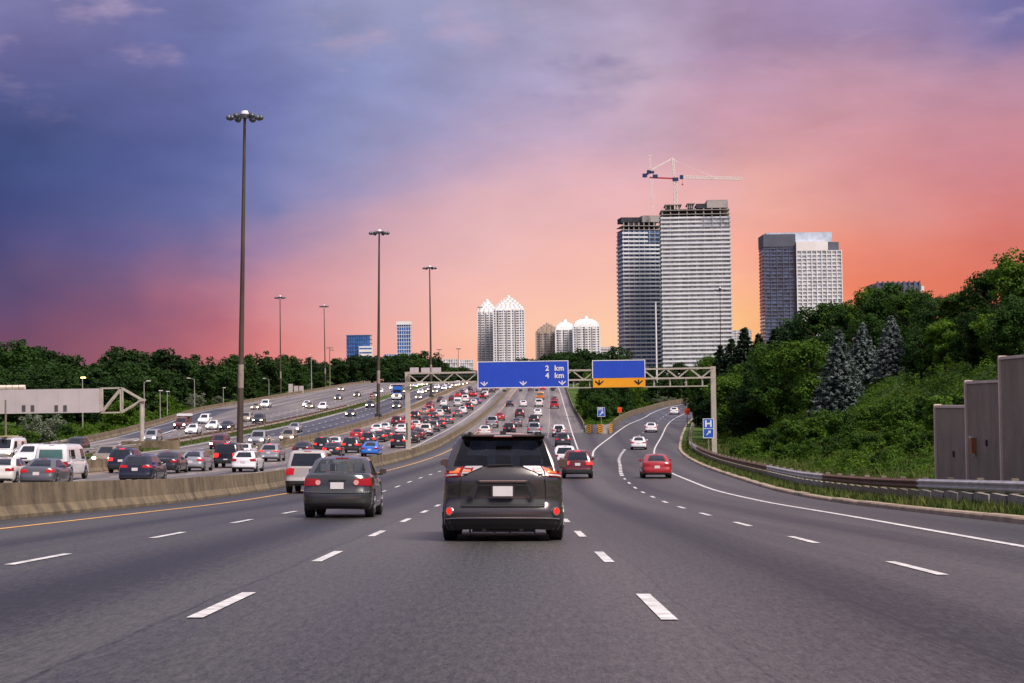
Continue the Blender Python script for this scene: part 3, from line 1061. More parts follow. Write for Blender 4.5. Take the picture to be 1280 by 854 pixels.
# ------------------------------------------------------------------ high masts and street lamps
M_LAMP = material('lamp_head', (0.10, 0.11, 0.13), 0.4, 0.4, 0.1, 2)
M_LAMPTOP = material('mast_head', (0.75, 0.72, 0.70), 0.5, 0, 0.05, 2)
def mast(px_b, px_t, py_t, Y, xb, zb, label, r=.34, arms=6, ring=1.45, head=.32):
    top = at(px_t, py_t, Y)
    t = thing('high_mast', label, 'lamp mast', (xb, Y, zb), group='high mast lights')
    h = top.z - zb
    lx = top.x - xb
    b = MB()
    b.tube((0, 0, 0), (lx * .25, 0, h * .25), r, r * .86, 12)
    b.tube((lx * .25, 0, h * .25), (lx, 0, h), r * .8, r * .4, 12)
    b.build('pole', M_POLE, t)
    b = MB()
    b.tube((lx * .18, 0, h * .18), (lx * .25, 0, h * .25), r * .9, r * .87, 12)
    b.build('pole_sleeve', M_POLELIGHT, t)
    b = MB()
    b.box(-.6, .6, -.5, .5, -.06, .5)
    b.build('pole_base', M_DARKMETAL, t)
    b = MB()
    b.tube((lx, 0, h - .15), (lx, 0, h + .25), head * 1.6, head * 1.6, 10)
    b.build('winch_head', M_LAMP, t)
    b = MB()
    b.tube((lx, 0, h + .25), (lx, 0, h + .6), head * 1.35, head * 1.0, 10)
    b.build('head_cap', M_LAMPTOP, t)
    for i in range(arms):
        a = 2 * math.pi * i / arms + .1
        ex, ey = math.cos(a) * ring, math.sin(a) * ring
        b = MB()
        b.bar((lx, 0, h), (lx + ex * .75, ey * .75, h - .05), .1)
        arm = b.build('lamp_arm', M_LAMP, t)
        b = MB()
        d = Vector((math.cos(a), math.sin(a), 0))
        c = Vector((lx + ex, ey, h - .1))
        b.tube(c - d * .42, c, head * .55, head * 1.05, 10)
        b.tube(c, c + d * .42, head * 1.05, head * .6, 10)
        b.build('luminaire', M_LAMP, arm, smooth=True)
    return t
def bcx(y):
    return CV(y) - 30.2
mast(315, 306, 146, 190, bcx(190), rz(bcx(190), 190) + .8, 'tallest brown lamp mast at left, nearest of the three masts')
mast(477, 474, 291, 337, bcx(337), rz(bcx(337), 337) + .8, 'middle tall lamp mast on the barrier left of the sign gantry')
mast(541, 537, 335, 489, bcx(489), rz(bcx(489), 489) + .8, 'third tall lamp mast, seen through the left end of the gantry')
def clear_left(px, Y, m=2.0):
    """farther back until the spot lies on the verge beyond the far road"""
    while at(px, 490, Y).x > C2EDGE(Y) - m and Y < 1150:
        Y += 6
    return Y
for px, pt_, py_, Y, lab in ((351, 350, 372, 440, 'slim lamp mast on the far verge above parked looking traffic, left of two'),
                         (407, 405, 383, 600, 'slim lamp mast on the far verge, right of two'),
                         (573, 573, 436, 1150, 'tiny far lamp mast left of the white towers'),
                         (549, 549, 437, 1250, 'faint tiny lamp mast beside the third tall mast'),
                         (601, 600, 384, 1100, 'thin lamp mast in front of white tower edge')):
    Y = clear_left(px, Y)
    p = at(px, 500, Y)
    zb = left_ground(p.x, Y) if p.x < C2EDGE(Y) else rz(p.x, Y)
    mast(px, pt_, py_, Y, p.x, zb, lab.replace('above parked looking traffic, ', ''), r=.26, ring=1.2, head=.28)
p = at(900, 440, 380)
mast(900, 900, 362, 380, p.x, right_ground(p.x, 380), 'thin lamp mast standing before the right condominium tower', r=.14, arms=4, ring=.9, head=.16)
p = at(821, 470, 520)
t = thing('utility_pole', 'plain white pole before the gap between the twin towers', 'pole', (p.x, 520, gore_ground(p.x, 520)))
b = MB()
hz = at(820, 379, 520).z - gore_ground(p.x, 520)
b.tube((0, 0, -1), (0, 0, hz), .26, .2, 10)
b.build('pole', M_WHITE, t)
b = MB()
b.tube((0, 0, hz), (0, 0, hz + .3), .26, .26, 10)
b.build('cap', M_LAMPTOP, t)
M_GLOW = material('sodium_lamp', (1, .7, .3), .4, emit=(1.0, .55, .16), emit_s=7, var=0)
def street_lamp(px, py, Y, label, arm=1, lit=False, r=.1):
    Y = clear_left(px, Y)
    p = at(px, py, Y)
    zb = left_ground(p.x, Y) if p.x < C2EDGE(Y) else rz(p.x, Y)
    t = thing('street_lamp', label, 'street lamp', (p.x, Y, zb), group='street lamps beyond the far road')
    h = p.z - zb
    b = MB()
    b.tube((0, 0, -.3), (0, 0, h), r * 1.2, r * .7, 8)
    b.build('pole', M_GALV, t)
    b = MB()
    b.bar((0, 0, h - .05), (arm * 1.3, 0, h + .25), .08)
    b.build('lamp_arm', M_GALV, t)
    b = MB()
    b.box(arm * 1.3 - .35, arm * 1.3 + .35, -.16, .16, h + .16, h + .32)
    b.build('lamp_head', M_GLOW if lit else M_LAMPTOP, t)
street_lamp(103, 474, 300, 'lit yellow lamp rising above the pale sign board', .1, True)
street_lamp(243, 474, 330, 'grey curved street lamp among bushes left of the tallest mast', -1)
street_lamp(336, 474, 400, 'street lamp right of the tallest mast, before the woods', -1)
street_lamp(389, 444, 520, 'tall pale street lamp between the two slim masts', -.3, False, .14)
street_lamp(180, 478, 320, 'thin lamp above the sign post against dark trees', .6)
street_lamp(279, 486, 400, 'short lamp in the woods just left of the tallest mast', .2)
street_lamp(200, 490, 330, 'short lamp post, left of a close pair in dark trees', .1)
street_lamp(209, 491, 335, 'short lamp post, right of a close pair in dark trees', .1)
UY = clear_left(412, 560)
p = at(412, 434, UY)
t = thing('utility_pole', 'wooden utility pole with crossarm by the right slim mast', 'pole', (p.x, UY, left_ground(p.x, UY)))
hz = p.z - left_ground(p.x, UY)
b = MB()
b.tube((0, 0, -.3), (0, 0, hz), .2, .13, 8)
b.build('pole', M_WOOD, t)
b = MB()
b.box(-1.2, 1.2, -.08, .08, hz - .4, hz - .15)
b.box(-.1, 1.5, -.07, .07, hz - 1.2, hz - .95)
b.build('crossarm', M_WOOD, t)
PY = clear_left(7, 205)
p = at(7, 515, PY)
zb = left_ground(p.x, PY)
t = thing('utility_pole', 'thin greenish pole under the left sign board', 'pole', (p.x, PY, zb))
b = MB()
b.tube((0, 0, -.4), (0, 0, at(7, 500, PY).z - zb), .12, .1, 8)
b.build('pole', M_WOOD, t)

# ------------------------------------------------------------------ small road signs
def post_sign(px, py_mid, Y, w, h, label, parts, ground, board_mat, edge=True, name='road_sign', post_mat=None):
    p = at(px, py_mid, Y)
    zb = ground(p.x, Y)
    t = thing(name, label, 'sign', (p.x, Y, zb))
    zc = p.z - zb
    b = MB()
    b.box(-.06, .06, .04, .16, -.4, zc + h * .3)
    b.build('post', post_mat or M_WOOD, t)
    b = MB()
    b.box(-w / 2, w / 2, -.015, .02, zc - h / 2, zc + h / 2)
    bo = b.build('sign_board', board_mat, t)
    if edge:
        b = MB()
        e = .05
        for q in ((-w / 2, w / 2, zc + h / 2 - e, zc + h / 2), (-w / 2, w / 2, zc - h / 2, zc - h / 2 + e), (-w / 2, -w / 2 + e, zc - h / 2 + e, zc + h / 2 - e), (w / 2 - e, w / 2, zc - h / 2 + e, zc + h / 2 - e)):
            b.box(q[0], q[1], -.025, -.0152, q[2], q[3])
        b.build('border', M_WHITE, bo)
    parts(bo, zc)
    return t
def h_parts(bo, zc):
    b = MB()
    s = .62
    z0 = zc + .12
    for x0, x1, za, zb in ((-.30, -.16, 0, .62), (.16, .30, 0, .62), (-.16, .16, .24, .38)):
        b.box(x0, x1, -.035, -.0152, z0 + za, z0 + zb)
    b.build('lettering', M_WHITE, bo)
    b = MB()
    b.box(-.46, .46, -.025, -.0152, zc - .05, zc - .0)
    b.build('divider', M_WHITE, bo)
    diag_arrow(0, zc - .42, .42, -.03, M_WHITE, bo)
post_sign(885.5, 535.5, 172, 1.0, 1.8, 'blue hospital H sign with arrow beside the gantry post', h_parts, right_ground, M_BLUE2)
def exit_parts(bo, zc):
    me = text_mesh('lettering', '372', .52, M_WHITE)
    o = meshobj('lettering', me, bo, (-.48, -.02, zc + .25))
    o.rotation_euler = (R(90), 0, 0)
    diag_arrow(0.02, zc - .22, .62, -.03, M_WHITE, bo)
post_sign(751.5, 515, 286, 1.15, 1.45, 'small blue exit sign with white arrow at the fork', exit_parts, gore_ground, M_BLUE2)
def orange_parts(bo, zc):
    b = MB()
    b.box(-.2, .2, -.03, -.0152, zc - .22, zc + .2)
    b.build('symbol', material('orange_red', (0.75, 0.04, 0.01), .5), bo)
post_sign(774.5, 512.5, 305, .68, .86, 'orange construction sign on a post in the fork', orange_parts, gore_ground, M_ORANGE, False)
post_sign(859, 514.5, 302, .85, .95, 'orange construction sign beside the exit ramp curve', orange_parts, right_ground, M_ORANGE, False)
M_GREEN = material('sign_green', (0.02, 0.22, 0.10), .5)
post_sign(725.5, 501, 430, 1.35, .4, 'thin green marker sign in bushes beyond the fork', lambda bo, zc: None, gore_ground, M_GREEN, False)

# crash cushion at the nose of the fork
CY0 = 274.0
cc = thing('crash_cushion', 'grey crash cushion with chevron boards at the fork', 'crash cushion', (12.0, CY0, rz(12.0, CY0)))
n = 10
xa, xb = at(734, 535, CY0).x, at(765, 535, CY0).x
for i in range(n):
    t0 = math.pi * (0.06 + .88 * i / n)
    t1 = math.pi * (0.06 + .88 * (i + 1) / n)
    def cp(t):
        return ((xa + xb) / 2 - 12 - (xb - xa) / 2 * math.cos(t), 2.2 - 3.2 * math.sin(t))
    p, q = cp(t0), cp(t1)
    b = MB()
    b.prism([p, q, (q[0], q[1] + .25), (p[0], p[1] + .25)], -.1, 1.28 + .05 * (i % 2))
    b.build('cushion_panel', M_GALV, cc)
def chevron_board(x, y, w, h, ang):
    M = Matrix.Translation((x, y, .1)) @ Matrix.Rotation(ang, 4, 'Z')
    b = MB()
    b.box(-w / 2, w / 2, -.05, 0, 0, h, M=M)
    bo = b.build('chevron_board', M_AMBER, cc)
    b = MB()
    k = 4
    for i in range(k):
        z0 = h * (i + .15) / k - .08
        s = h / k * .45
        for sg_ in (-1, 1):
            pts = [(0, -.06, z0 + .22), (sg_ * w / 2, -.06, z0), (sg_ * w / 2, -.06, z0 + s), (0, -.06, z0 + s + .22)]
            b.face([tuple(M @ Vector((q[0], q[1], min(h, max(0, q[2]))))) for q in pts])
    b.build('chevron', M_SBLACK, bo)
mxx = (xa + xb) / 2 - 12
chevron_board(mxx + .05, -1.12, .72, 1.2, 0)
chevron_board(mxx - 1.55, -.45, .55, 1.2, -.45)
chevron_board(mxx + 1.62, -.4, .45, 1.2, .5)

# sign backs by the far merge
BY = clear_left(366, 470)
bb = at(360, 498, BY)
t = thing('sign_boards', 'three grey sign backs on posts at the far merge', 'sign', (bb.x, BY, left_ground(bb.x, BY)))
zb = left_ground(bb.x, BY)
for px0, px1, y0, y1 in ((360.5, 366, 480, 491), (367.5, 373, 482.5, 491.5), (374, 379.5, 482.5, 491.5)):
    a, c = at(px0, y0, BY), at(px1, y1, BY)
    b = MB()
    b.box(a.x - bb.x, c.x - bb.x, -.05, .05, c.z - zb, a.z - zb)
    bo = b.build('sign_board', M_SIGNBACK, t)
    b = MB()
    b.bar(((a.x + c.x) / 2 - bb.x, .1, -.3), ((a.x + c.x) / 2 - bb.x, .1, c.z - zb), .14)
    b.build('post', M_GALV, bo)
# far gantry seen from behind, with two boards
FY = 600.0
a, c = at(507.6, 467.5, FY), at(634, 466, FY)
t = thing('sign_gantry', 'dark distant gantry carrying pale sign backs over oncoming traffic', 'gantry', (a.x, FY, rz(a.x, FY)))
zb = rz(a.x, FY)
for k in (0, .9):
    b = MB()
    b.bar((0, 0, a.z - zb - k), (c.x - a.x, 0, c.z - zb - k), .3)
    b.build('chord', M_DARKMETAL, t)
for i in range(16):
    x0 = (c.x - a.x) * i / 16
    x1 = (c.x - a.x) * (i + 1) / 16
    b = MB()
    b.bar((x0, 0, a.z - zb - (i % 2) * .9), (x1, 0, a.z - zb - ((i + 1) % 2) * .9), .14)
    b.build('brace', M_DARKMETAL, t)
for x in (0, c.x - a.x):
    b = MB()
    b.box(x - .3, x + .3, -.3, .3, -.5, a.z - zb + .2)
    b.build('post', M_DARKMETAL, t)
for px0, px1 in ((512.5, 523.5), (526.5, 551.5)):
    q0, q1 = at(px0, 467, FY), at(px1, 459.5, FY)
    for i in range(2):
        b = MB()
        w = (q1.x - q0.x) / 2
        b.box(q0.x - a.x + w * i + .02, q0.x - a.x + w * (i + 1) - .02, -.6, -.4, q0.z - zb, q1.z - zb)
        b.build('sign_board', M_SIGNBACK, t)
# green noise barrier in the distance
a, c = at(505, 481, 1000), at(560, 481, 1040)
b = MB()
zt = at(520, 470, 1005).z
M_TEAL = material('green_wall', (0.11, 0.24, 0.20), .7, var=.1, scale=.3)
t = thing('noise_wall', 'distant pale green noise wall beside the crest', 'wall', (a.x, 1000, a.z))
for i in range(5):
    b = MB()
    p, q = a.lerp(c, i / 5), a.lerp(c, (i + 1) / 5)
    b.prism([(p.x - a.x, p.y - 1000 + .01), (q.x - a.x - .1, q.y - 1000 + .01), (q.x - a.x - .1, q.y - 999.6), (p.x - a.x, p.y - 999.6)], -3, zt - a.z)
    b.build('wall_panel', M_TEAL, t)
# hillside retaining wall behind the gantry post
p = at(907, 520, 300)
q = at(918, 505, 300)
b = MB()
b.box(-1.0, 1.4, -.15, .15, -2.0, q.z - p.z)
rw = tag(b.build('retaining_wall', M_BARRIER, loc=(p.x, 300, p.z)), 'short concrete retaining wall half hidden behind gantry post', 'wall')
# traffic drum on the far road
p = at(457, 498, 470)
b = MB()
b.tube((0, 0, 0), (0, 0, 1.6), .5, .42, 12)
dr = tag(b.build('traffic_drum', material('dark_red', (0.22, .015, .02), .5), loc=(p.x, 490, rz(p.x, 490))), 'dark red drum standing on the far oncoming road', 'drum')
b = MB()
for k in (.45, 1.0):
    b.tube((0, 0, k), (0, 0, k + .2), .50 - k * .045, .49 - k * .045, 12)
b.build('stripe', M_PAINT_W, dr)

# ------------------------------------------------------------------ buildings
def glass_mat(name, base, rough=.12, metal=0.0, sx=.5, sy=.34, var=.8):
    """facade glass: panes differ a little from one another"""
    m = bpy.data.materials.new(name)
    m.use_nodes = True
    nt = m.node_tree
    L = nt.links.new
    b = nt.nodes['Principled BSDF']
    b.inputs['Roughness'].default_value = rough
    b.inputs['Metallic'].default_value = metal
    t = nt.nodes.new('ShaderNodeTexCoord')
    mp = nt.nodes.new('ShaderNodeMapping')
    mp.inputs['Scale'].default_value = (sx, sx, sy)
    L(t.outputs['Object'], mp.inputs[0])
    fl = nt.nodes.new('ShaderNodeVectorMath')
    fl.operation = 'FLOOR'
    L(mp.outputs[0], fl.inputs[0])
    w = nt.nodes.new('ShaderNodeTexWhiteNoise')
    L(fl.outputs[0], w.inputs['Vector'])
    mr = nt.nodes.new('ShaderNodeMapRange')
    mr.inputs[3].default_value = 1 - var * .7
    mr.inputs[4].default_value = 1 + var
    L(w.outputs['Value'], mr.inputs[0])
    v = nt.nodes.new('ShaderNodeVectorMath')
    v.operation = 'SCALE'
    v.inputs[0].default_value = base
    L(mr.outputs[0], v.inputs['Scale'])
    L(v.outputs[0], b.inputs['Base Color'])
    return m
M_G_DARK = glass_mat('tower_glass', (0.05, 0.085, 0.16))
M_G_PALE = glass_mat('tower_glass_pale', (0.40, 0.44, 0.49), var=.45)
M_G_MID = glass_mat('tower_glass_mid', (0.09, 0.15, 0.28), var=.6)
M_G_BLUE = glass_mat('tower_glass_blue', (0.025, 0.12, 0.36), var=.6)
M_SLAB = material('slab_concrete', (0.47, 0.48, 0.50), .8, var=.1, scale=.15)
M_RAIL = material('balcony_rail', (0.50, 0.58, 0.68), .3, var=.22, scale=.22)
M_RAILW = material('balcony_rail_white', (0.78, 0.81, 0.85), .4, var=.16, scale=.2)
M_RAILD = material('balcony_rail_dark', (0.11, 0.135, 0.21), .4, var=.2, scale=.2)
M_RAW = material('raw_concrete', (0.36, 0.33, 0.31), .9, var=.2, scale=.2)
M_DARKIN = material('unlit_interior', (0.03, 0.033, 0.045), .8, var=.5, scale=.3)  # near-black colour stands in for the shade of open floors
M_BWHITE = material('tower_white', (0.84, 0.80, 0.78), .7, var=.08, scale=.1)
M_CROWN = material('crown_white', (0.86, 0.85, 0.84), .6, var=.04, scale=.1)
M_BBROWN = material('tower_brown', (0.42, 0.33, 0.26), .8, var=.1, scale=.1)
M_BGREY = material('tower_grey', (0.10, 0.11, 0.15), .6, var=.1, scale=.1)

def balcony_tower(name, label, loc, rot, W, D, z0, z1, fh, top_open, rail_mat, glass, z_gap=0.0, out=1.5, broken=0.0, seed=1):
    rnd = random.Random(seed)
    t = thing(name, label, 'building', (loc[0], loc[1], z0), rot)
    Hh = z1 - z0
    b = MB()
    b.box(-W / 2, W / 2, -D / 2, D / 2, 0, Hh - top_open * fh)
    core = b.build('glass_wall', glass, t)
    n = int(Hh / fh)
    # vertical party fins
    for i in range(9):
        x = -W / 2 + W * i / 8
        b = MB()
        b.box(x - .18, x + .18, -D / 2 - out * .8, -D / 2 + .05, 0, Hh - top_open * fh)
        b.build('fin', M_SLAB, t)
    me_slab = MB()
    me_slab.box(-W / 2 - out, W / 2 + out, -D / 2 - out, D / 2 + out, 0, .3)
    me_slab = me_slab.mesh('floor_slab', M_SLAB)
    me_rail = MB()
    e = out - .05
    me_rail.box(-W / 2 - e, W / 2 + e, -D / 2 - e - .05, -D / 2 - e, .3, 1.35)
    me_rail.box(-W / 2 - e - .05, -W / 2 - e, -D / 2 - e, D / 2 + e, .3, 1.35)
    me_rail.box(W / 2 + e, W / 2 + e + .05, -D / 2 - e, D / 2 + e, .3, 1.35)
    me_rail = me_rail.mesh('balcony_rail', rail_mat)
    me_half = MB()
    me_half.box(-W / 2 - e, W * .08, -D / 2 - e - .05, -D / 2 - e, .3, 1.35)
    me_half = me_half.mesh('balcony_rail', rail_mat)
    for i in range(n + 1):
        z = i * fh
        if i > n - top_open:
            me = MB()
            sh = 0 if i < n else W * .0
            me.box(-W / 2 - out * .6, W / 2 + out * .3, -D / 2 - out * .6, D / 2, 0, .45)
            meshobj('floor_slab', me.mesh('floor_slab', M_RAW), t, (0, 0, z))
            continue
        s = meshobj('floor_slab', me_slab, t, (0, 0, z))
        if i > n - top_open - 3:
            meshobj('balcony_rail', me_half, s)
        else:
            meshobj('balcony_rail', me_rail, s)
    # raw columns, and a near-black box painting the shade inside the unfinished floors
    zt = Hh - top_open * fh
    for i in range(9):
        x = -W / 2 + .6 + (W - 1.2) * i / 8
        b = MB()
        b.box(x - .35, x + .35, -D / 2 + .2, -D / 2 + .9, zt, Hh)
        b.build('column', M_RAW, t)
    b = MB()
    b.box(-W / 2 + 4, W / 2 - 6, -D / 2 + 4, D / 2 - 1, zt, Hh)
    b.build('shade_core', M_DARKIN, t)
    return t, Hh
def ground_z(Y):
    return -6.0
TY = 1300.0
pL, pR = at(824, 460, TY), at(912, 460, TY)
zt = at(868, 260, TY).z
tw1, H1 = balcony_tower('condo_tower', 'taller condominium tower under construction with pale balcony bands below the crane',
                    ((pL.x + pR.x) / 2 + 3.4, TY + 18), R(-2), pR.x - pL.x - 1.6, 30, -8, zt, 2.95, 2, M_RAILW, M_G_PALE, out=.8)
w1 = pR.x - pL.x - 3
for x0, x1, mat_, hz in ((w1 * .18, w1 * .5, M_RAW, 5.5), (w1 * .02, w1 * .17, M_DARKIN, 3.2), (-w1 * .12, 0, M_RAW, 3.6), (-w1 * .46, -w1 * .2, M_RAW, 3.0)):
    b = MB()
    zz = H1 + (.5 if mat_ is M_RAW else .3)
    if hz < 5 and mat_ is M_RAW:
        b.box(x0, x1, -12, 10, zz + hz - .6, zz + hz)
        for k in range(4):
            x = x0 + (x1 - x0) * (k + .3) / 4
            b.box(x - .3, x + .3, -11.5, -10.8, zz, zz + hz - .6)
        b.box(x0 + 1, x1 - 1, -6, 8, zz, zz + hz - .7)
    else:
        b.box(x0, x1, -12.4, 10, zz, zz + hz)
    b.build('roof_structure', mat_, tw1)
TY2 = 1345.0
pL, pR = at(769, 460, TY2), at(830, 460, TY2)
zt2 = at(800, 277, TY2).z
tw2, H2 = balcony_tower('condo_tower', 'darker left twin of the condominium towers, partly hidden behind the taller one',
                    ((pL.x + pR.x) / 2 + 4, TY2 + 20), R(7), pR.x - pL.x - 4, 24, -8, zt2, 2.95, 2, M_RAILW, M_G_MID, out=.8, seed=3)
b = MB()
b.box(-16, -2, -8, 8, H2 + .5, H2 + 4.2)
b.build('roof_structure', M_DARKIN, tw2)
b = MB()
b.box(-1, 12, -11.5, 8, H2 + .5, H2 + 5.2)
b.build('roof_structure', M_RAW, tw2)
# right condominium
TY3 = 1500.0
def grid_block(t, W, x0, y0, depth, z1, fh, nx, wall, glass, pil=.55, sp=.9, name='wall', z0=0.0, rails=None):
    """facade of pilasters and spandrels standing proud of recessed glass"""
    b = MB()
    b.box(x0, x0 + W, y0, y0 + depth, z0, z1)
    wl_ = b.build('glass_wall', glass, t)
    n = int((z1 - z0) / fh)
    m_sp = MB()
    m_sp.box(x0 - .02, x0 + W + .02, y0 - .5, y0 + .01, 0, sp)
    m_sp.box(x0 - .5, x0, y0 - .5, y0 + depth, 0, sp)
    m_sp.box(x0 + W, x0 + W + .5, y0 - .5, y0 + depth, 0, sp)
    m_sp = m_sp.mesh('spandrel', rails or wall)
    for i in range(n + 1):
        meshobj('spandrel', m_sp, t, (0, 0, z0 + i * fh))
    for i in range(nx + 1):
        x = x0 + W * i / nx
        b = MB()
        b.box(x - pil / 2, x + pil / 2, y0 - .72, y0 + .02, z0, z1 + .4)
        b.build('pilaster', wall, t)
    return wl_
pL, pM, pR = at(957, 418, TY3), at(996, 418, TY3), at(1052, 418, TY3)
zl, zr_ = at(975, 293, TY3).z + 8, at(1025, 303, TY3).z + 8
t3 = thing('condo_tower', 'dark and pale condominium block at right beyond the hill trees', 'building', (pL.x, TY3, -8), 0)
wA, wB = pM.x - pL.x, pR.x - pM.x
grid_block(t3, wA, 0, 0, 30, zl - 10, 2.95, 5, M_BGREY, M_G_DARK, .5, .75, rails=M_RAILD)
b = MB()
b.box(-.6, wA + .2, -.9, 30, zl - 10, zl)
b.build('dark_crown', M_BGREY, t3)
grid_block(t3, wB, wA + .7, -2.5, 30, zr_ - 7, 2.95, 9, M_BWHITE, M_G_PALE, .7, .8, rails=M_RAILW)
b = MB()
b.box(wA + .4, wA + wB * .72, -3.3, 26, zr_ - 7, zr_ + .5)
b.build('pale_crown', M_BWHITE, t3)
b = MB()
b.box(wA + wB * .76, wA + wB - .5, 2, 26, zr_ - 7, zr_ + .3)
b.build('crown_end', M_BGREY, t3)
b = MB()
b.box(wA * .1, wA + .38, 3, 24, zl + .02, zl + 1.6)
b.box(wA + .4, wA + wB * .84, 3, 24, zr_ + .52, zl + 1.6)
b.build('roof_plant', M_RAIL, t3)
M_ORBALC = material('orange_lit_panel', (0.62, 0.22, 0.10), .6, var=.15, scale=.3)  # orange light on the side balconies, put into their base colour
mo = MB()
mo.box(-2.6, -.52, 2, 8, 0, 1.5)
mo = mo.mesh('side_balcony', M_ORBALC)
for i in range(int((zl - 22) / 2.95)):
    meshobj('side_balcony', mo, t3, (0, 0, 8 + i * 2.95))

# white pair with stepped crowns
WY = 2300.0
def crown(t, x0, x1, y0, depth, z, steps, top, mat):
    for i in range(steps):
        f = i / steps
        b = MB()
        k = (x1 - x0) / 2 * (1 - f ** 1.3 * .86)
        c = (x0 + x1) / 2
        b.box(c - k, c + k, y0 + f * 6, y0 + depth - f * 6, z + top * f, z + top * (i + 1) / steps)
        # dormer row on each step
        nd = max(1, int(k * 2 / 5))
        for q in range(nd):
            xx = c - k + (q + .5) * 2 * k / nd
            b.box(xx - 1.0, xx + 1.0, y0 + f * 6 - .8, y0 + f * 6, z + top * f, z + top * (i + .8) / steps + .8)
        b.build('crown_step', mat, t)
    b = MB()
    c = (x0 + x1) / 2
    b.tube((c, y0 + 8, z + top), (c, y0 + 8, z + top + 2.2), 2.2, 2.0, 10)
    b.tube((c, y0 + 8, z + top + 2.2), (c, y0 + 8, z + top + 3.4), 1.7, .6, 10)
    b.build('spire', mat, t)
def white_tower(label, pxa, pxb, py_e, py_t, Y, mat, steps, nx, glass=None, cmat=None, dome=False):
    a, c = at(pxa, 450, Y), at(pxb, 450, Y)
    t = thing('apartment_tower', label, 'building', (a.x, Y, -8))
    ze = at(pxa, py_e, Y).z + 8
    zt = at(pxa, py_t, Y).z + 8
    W = c.x - a.x
    grid_block(t, W, 0, 0, 26, ze, 3.0, nx, mat, glass or M_G_MID, W / nx * .42, 1.1)
    # projecting bays
    for fx in (.22, .5, .78):
        b = MB()
        x = W * fx
        b.box(x - W * .06, x + W * .06, -2.2, -.8, 0, ze + 1)
        b.build('bay', mat, t)
        b = MB()
        for i in range(int(ze / 3.0)):
            b.box(x - W * .045, x + W * .045, -2.3, -2.2, i * 3.0 + 1.2, i * 3.0 + 2.6)
        tag(b.build('bay_windows', M_G_DARK, t), kind='stuff')
    if dome:
        n = 7
        for i in range(n):
            f0, f1 = i / n, (i + 1) / n
            k0 = W / 2 * math.sqrt(max(0.05, 1 - f0 ** 2.2)) * .98
            b = MB()
            b.box(W / 2 - k0, W / 2 + k0, 13 - 13 * math.sqrt(max(.05, 1 - f0 ** 2)), 13 + 13 * math.sqrt(max(.05, 1 - f0 ** 2)), ze + (zt - ze) * f0, ze + (zt - ze) * f1)
            b.build('roof_tier', cmat or M_CROWN, t)
        b = MB()
        b.tube((W / 2, 10, zt), (W / 2, 10, zt + 4), 3, 2.2, 10)
        b.build('lantern', cmat or M_CROWN, t)
    else:
        crown(t, 0, W, 0, 26, ze, steps, zt - ze, cmat or M_CROWN)
    return t
white_tower('left, lower of two white towers with stepped crowns', 597.5, 622, 391, 377, WY + 40, M_BWHITE, 5, 8)
white_tower('right, taller of two white towers with stepped crowns', 617.5, 656, 388.5, 372.5, WY, M_BWHITE, 6, 12)
white_tower('brown apartment tower left of the white domed towers', 670.5, 700, 416, 406, WY + 60, M_BBROWN, 4, 7, cmat=M_BBROWN)
white_tower('middle apartment tower with a white domed roof', 695, 719, 413, 403, WY + 30, M_BWHITE, 4, 6, dome=True)
white_tower('rightmost apartment tower with a white domed roof', 717, 750, 409, 399, WY, M_BWHITE, 4, 9, dome=True)
# blue glass offices at left
def office(label, px0, px1, py, Y, mat, nx, wall, dep=25, sp=.5):
    a, c = at(px0, 445, Y), at(px1, 445, Y)
    t = thing('office_building', label, 'building', (a.x, Y, -8))
    zz = at((px0 + px1) / 2, py, Y).z + 8
    grid_block(t, c.x - a.x, 0, 0, dep, zz, 3.8, nx, wall, mat, .35, sp)
    return t, c.x - a.x, zz
M_WBLUE = material('blue_frame', (0.05, 0.16, 0.36), .5, var=.1, scale=.2)
t, w, zz = office('dark blue glass office building above the left trees', 433.5, 462.5, 419, 1800, M_G_BLUE, 10, M_WBLUE)
b = MB()
b.box(w * .55, w * 1.12, -8, -.8, 0, zz - 11)
b.build('white_wing', M_BWHITE, t)
b = MB()
for k in range(6):
    b.box(w * .57, w * 1.10, -8.06, -8.0, zz - 14 - k * 4, zz - 12.6 - k * 4)
tag(b.build('wing_windows', M_G_BLUE, t), kind='stuff')
t, w, zz = office('slim blue glass tower with a white top left of centre', 496.5, 513.5, 406, 1900, M_G_BLUE, 6, M_RAILW, 18)
b = MB()
b.box(-.5, w + .5, -1, 19, zz, zz + 3.4)
b.build('white_top', M_CROWN, t)
office('low blue and white block behind the trees below the slim tower', 480, 495, 443, 1700, M_G_BLUE, 5, M_RAILW)
office('grey mid-rise left of two behind the far gantry', 553.5, 572, 449, 1500, M_G_PALE, 6, M_BWHITE)
office('grey mid-rise right of two behind the far gantry', 574.5, 591, 450, 1520, M_G_PALE, 6, M_BWHITE)
office('distant pale low block right of the domed towers', 750.5, 772, 434, 2500, M_G_PALE, 8, M_BWHITE)
office('distant pale low block beside the right tower base', 914, 940, 413, 2600, M_G_PALE, 8, M_BWHITE)
p0, p1 = at(1097, 366, 620), at(1157, 366, 620)
t = thing('flat_roof_building', 'dark flat roofed building peeking over the right hill trees', 'building', (p0.x, 620, 0))
zz = at(1125, 353, 620).z
grid_block(t, p1.x - p0.x - 2, 0, 0, 20, zz, 3.6, 8, M_BGREY, M_G_DARK, .5, 1.6)
b = MB()
b.box(9, p1.x - p0.x, 2, 18, zz - 3, zz - 1.2)
b.build('lower_roof', M_BWHITE, t)

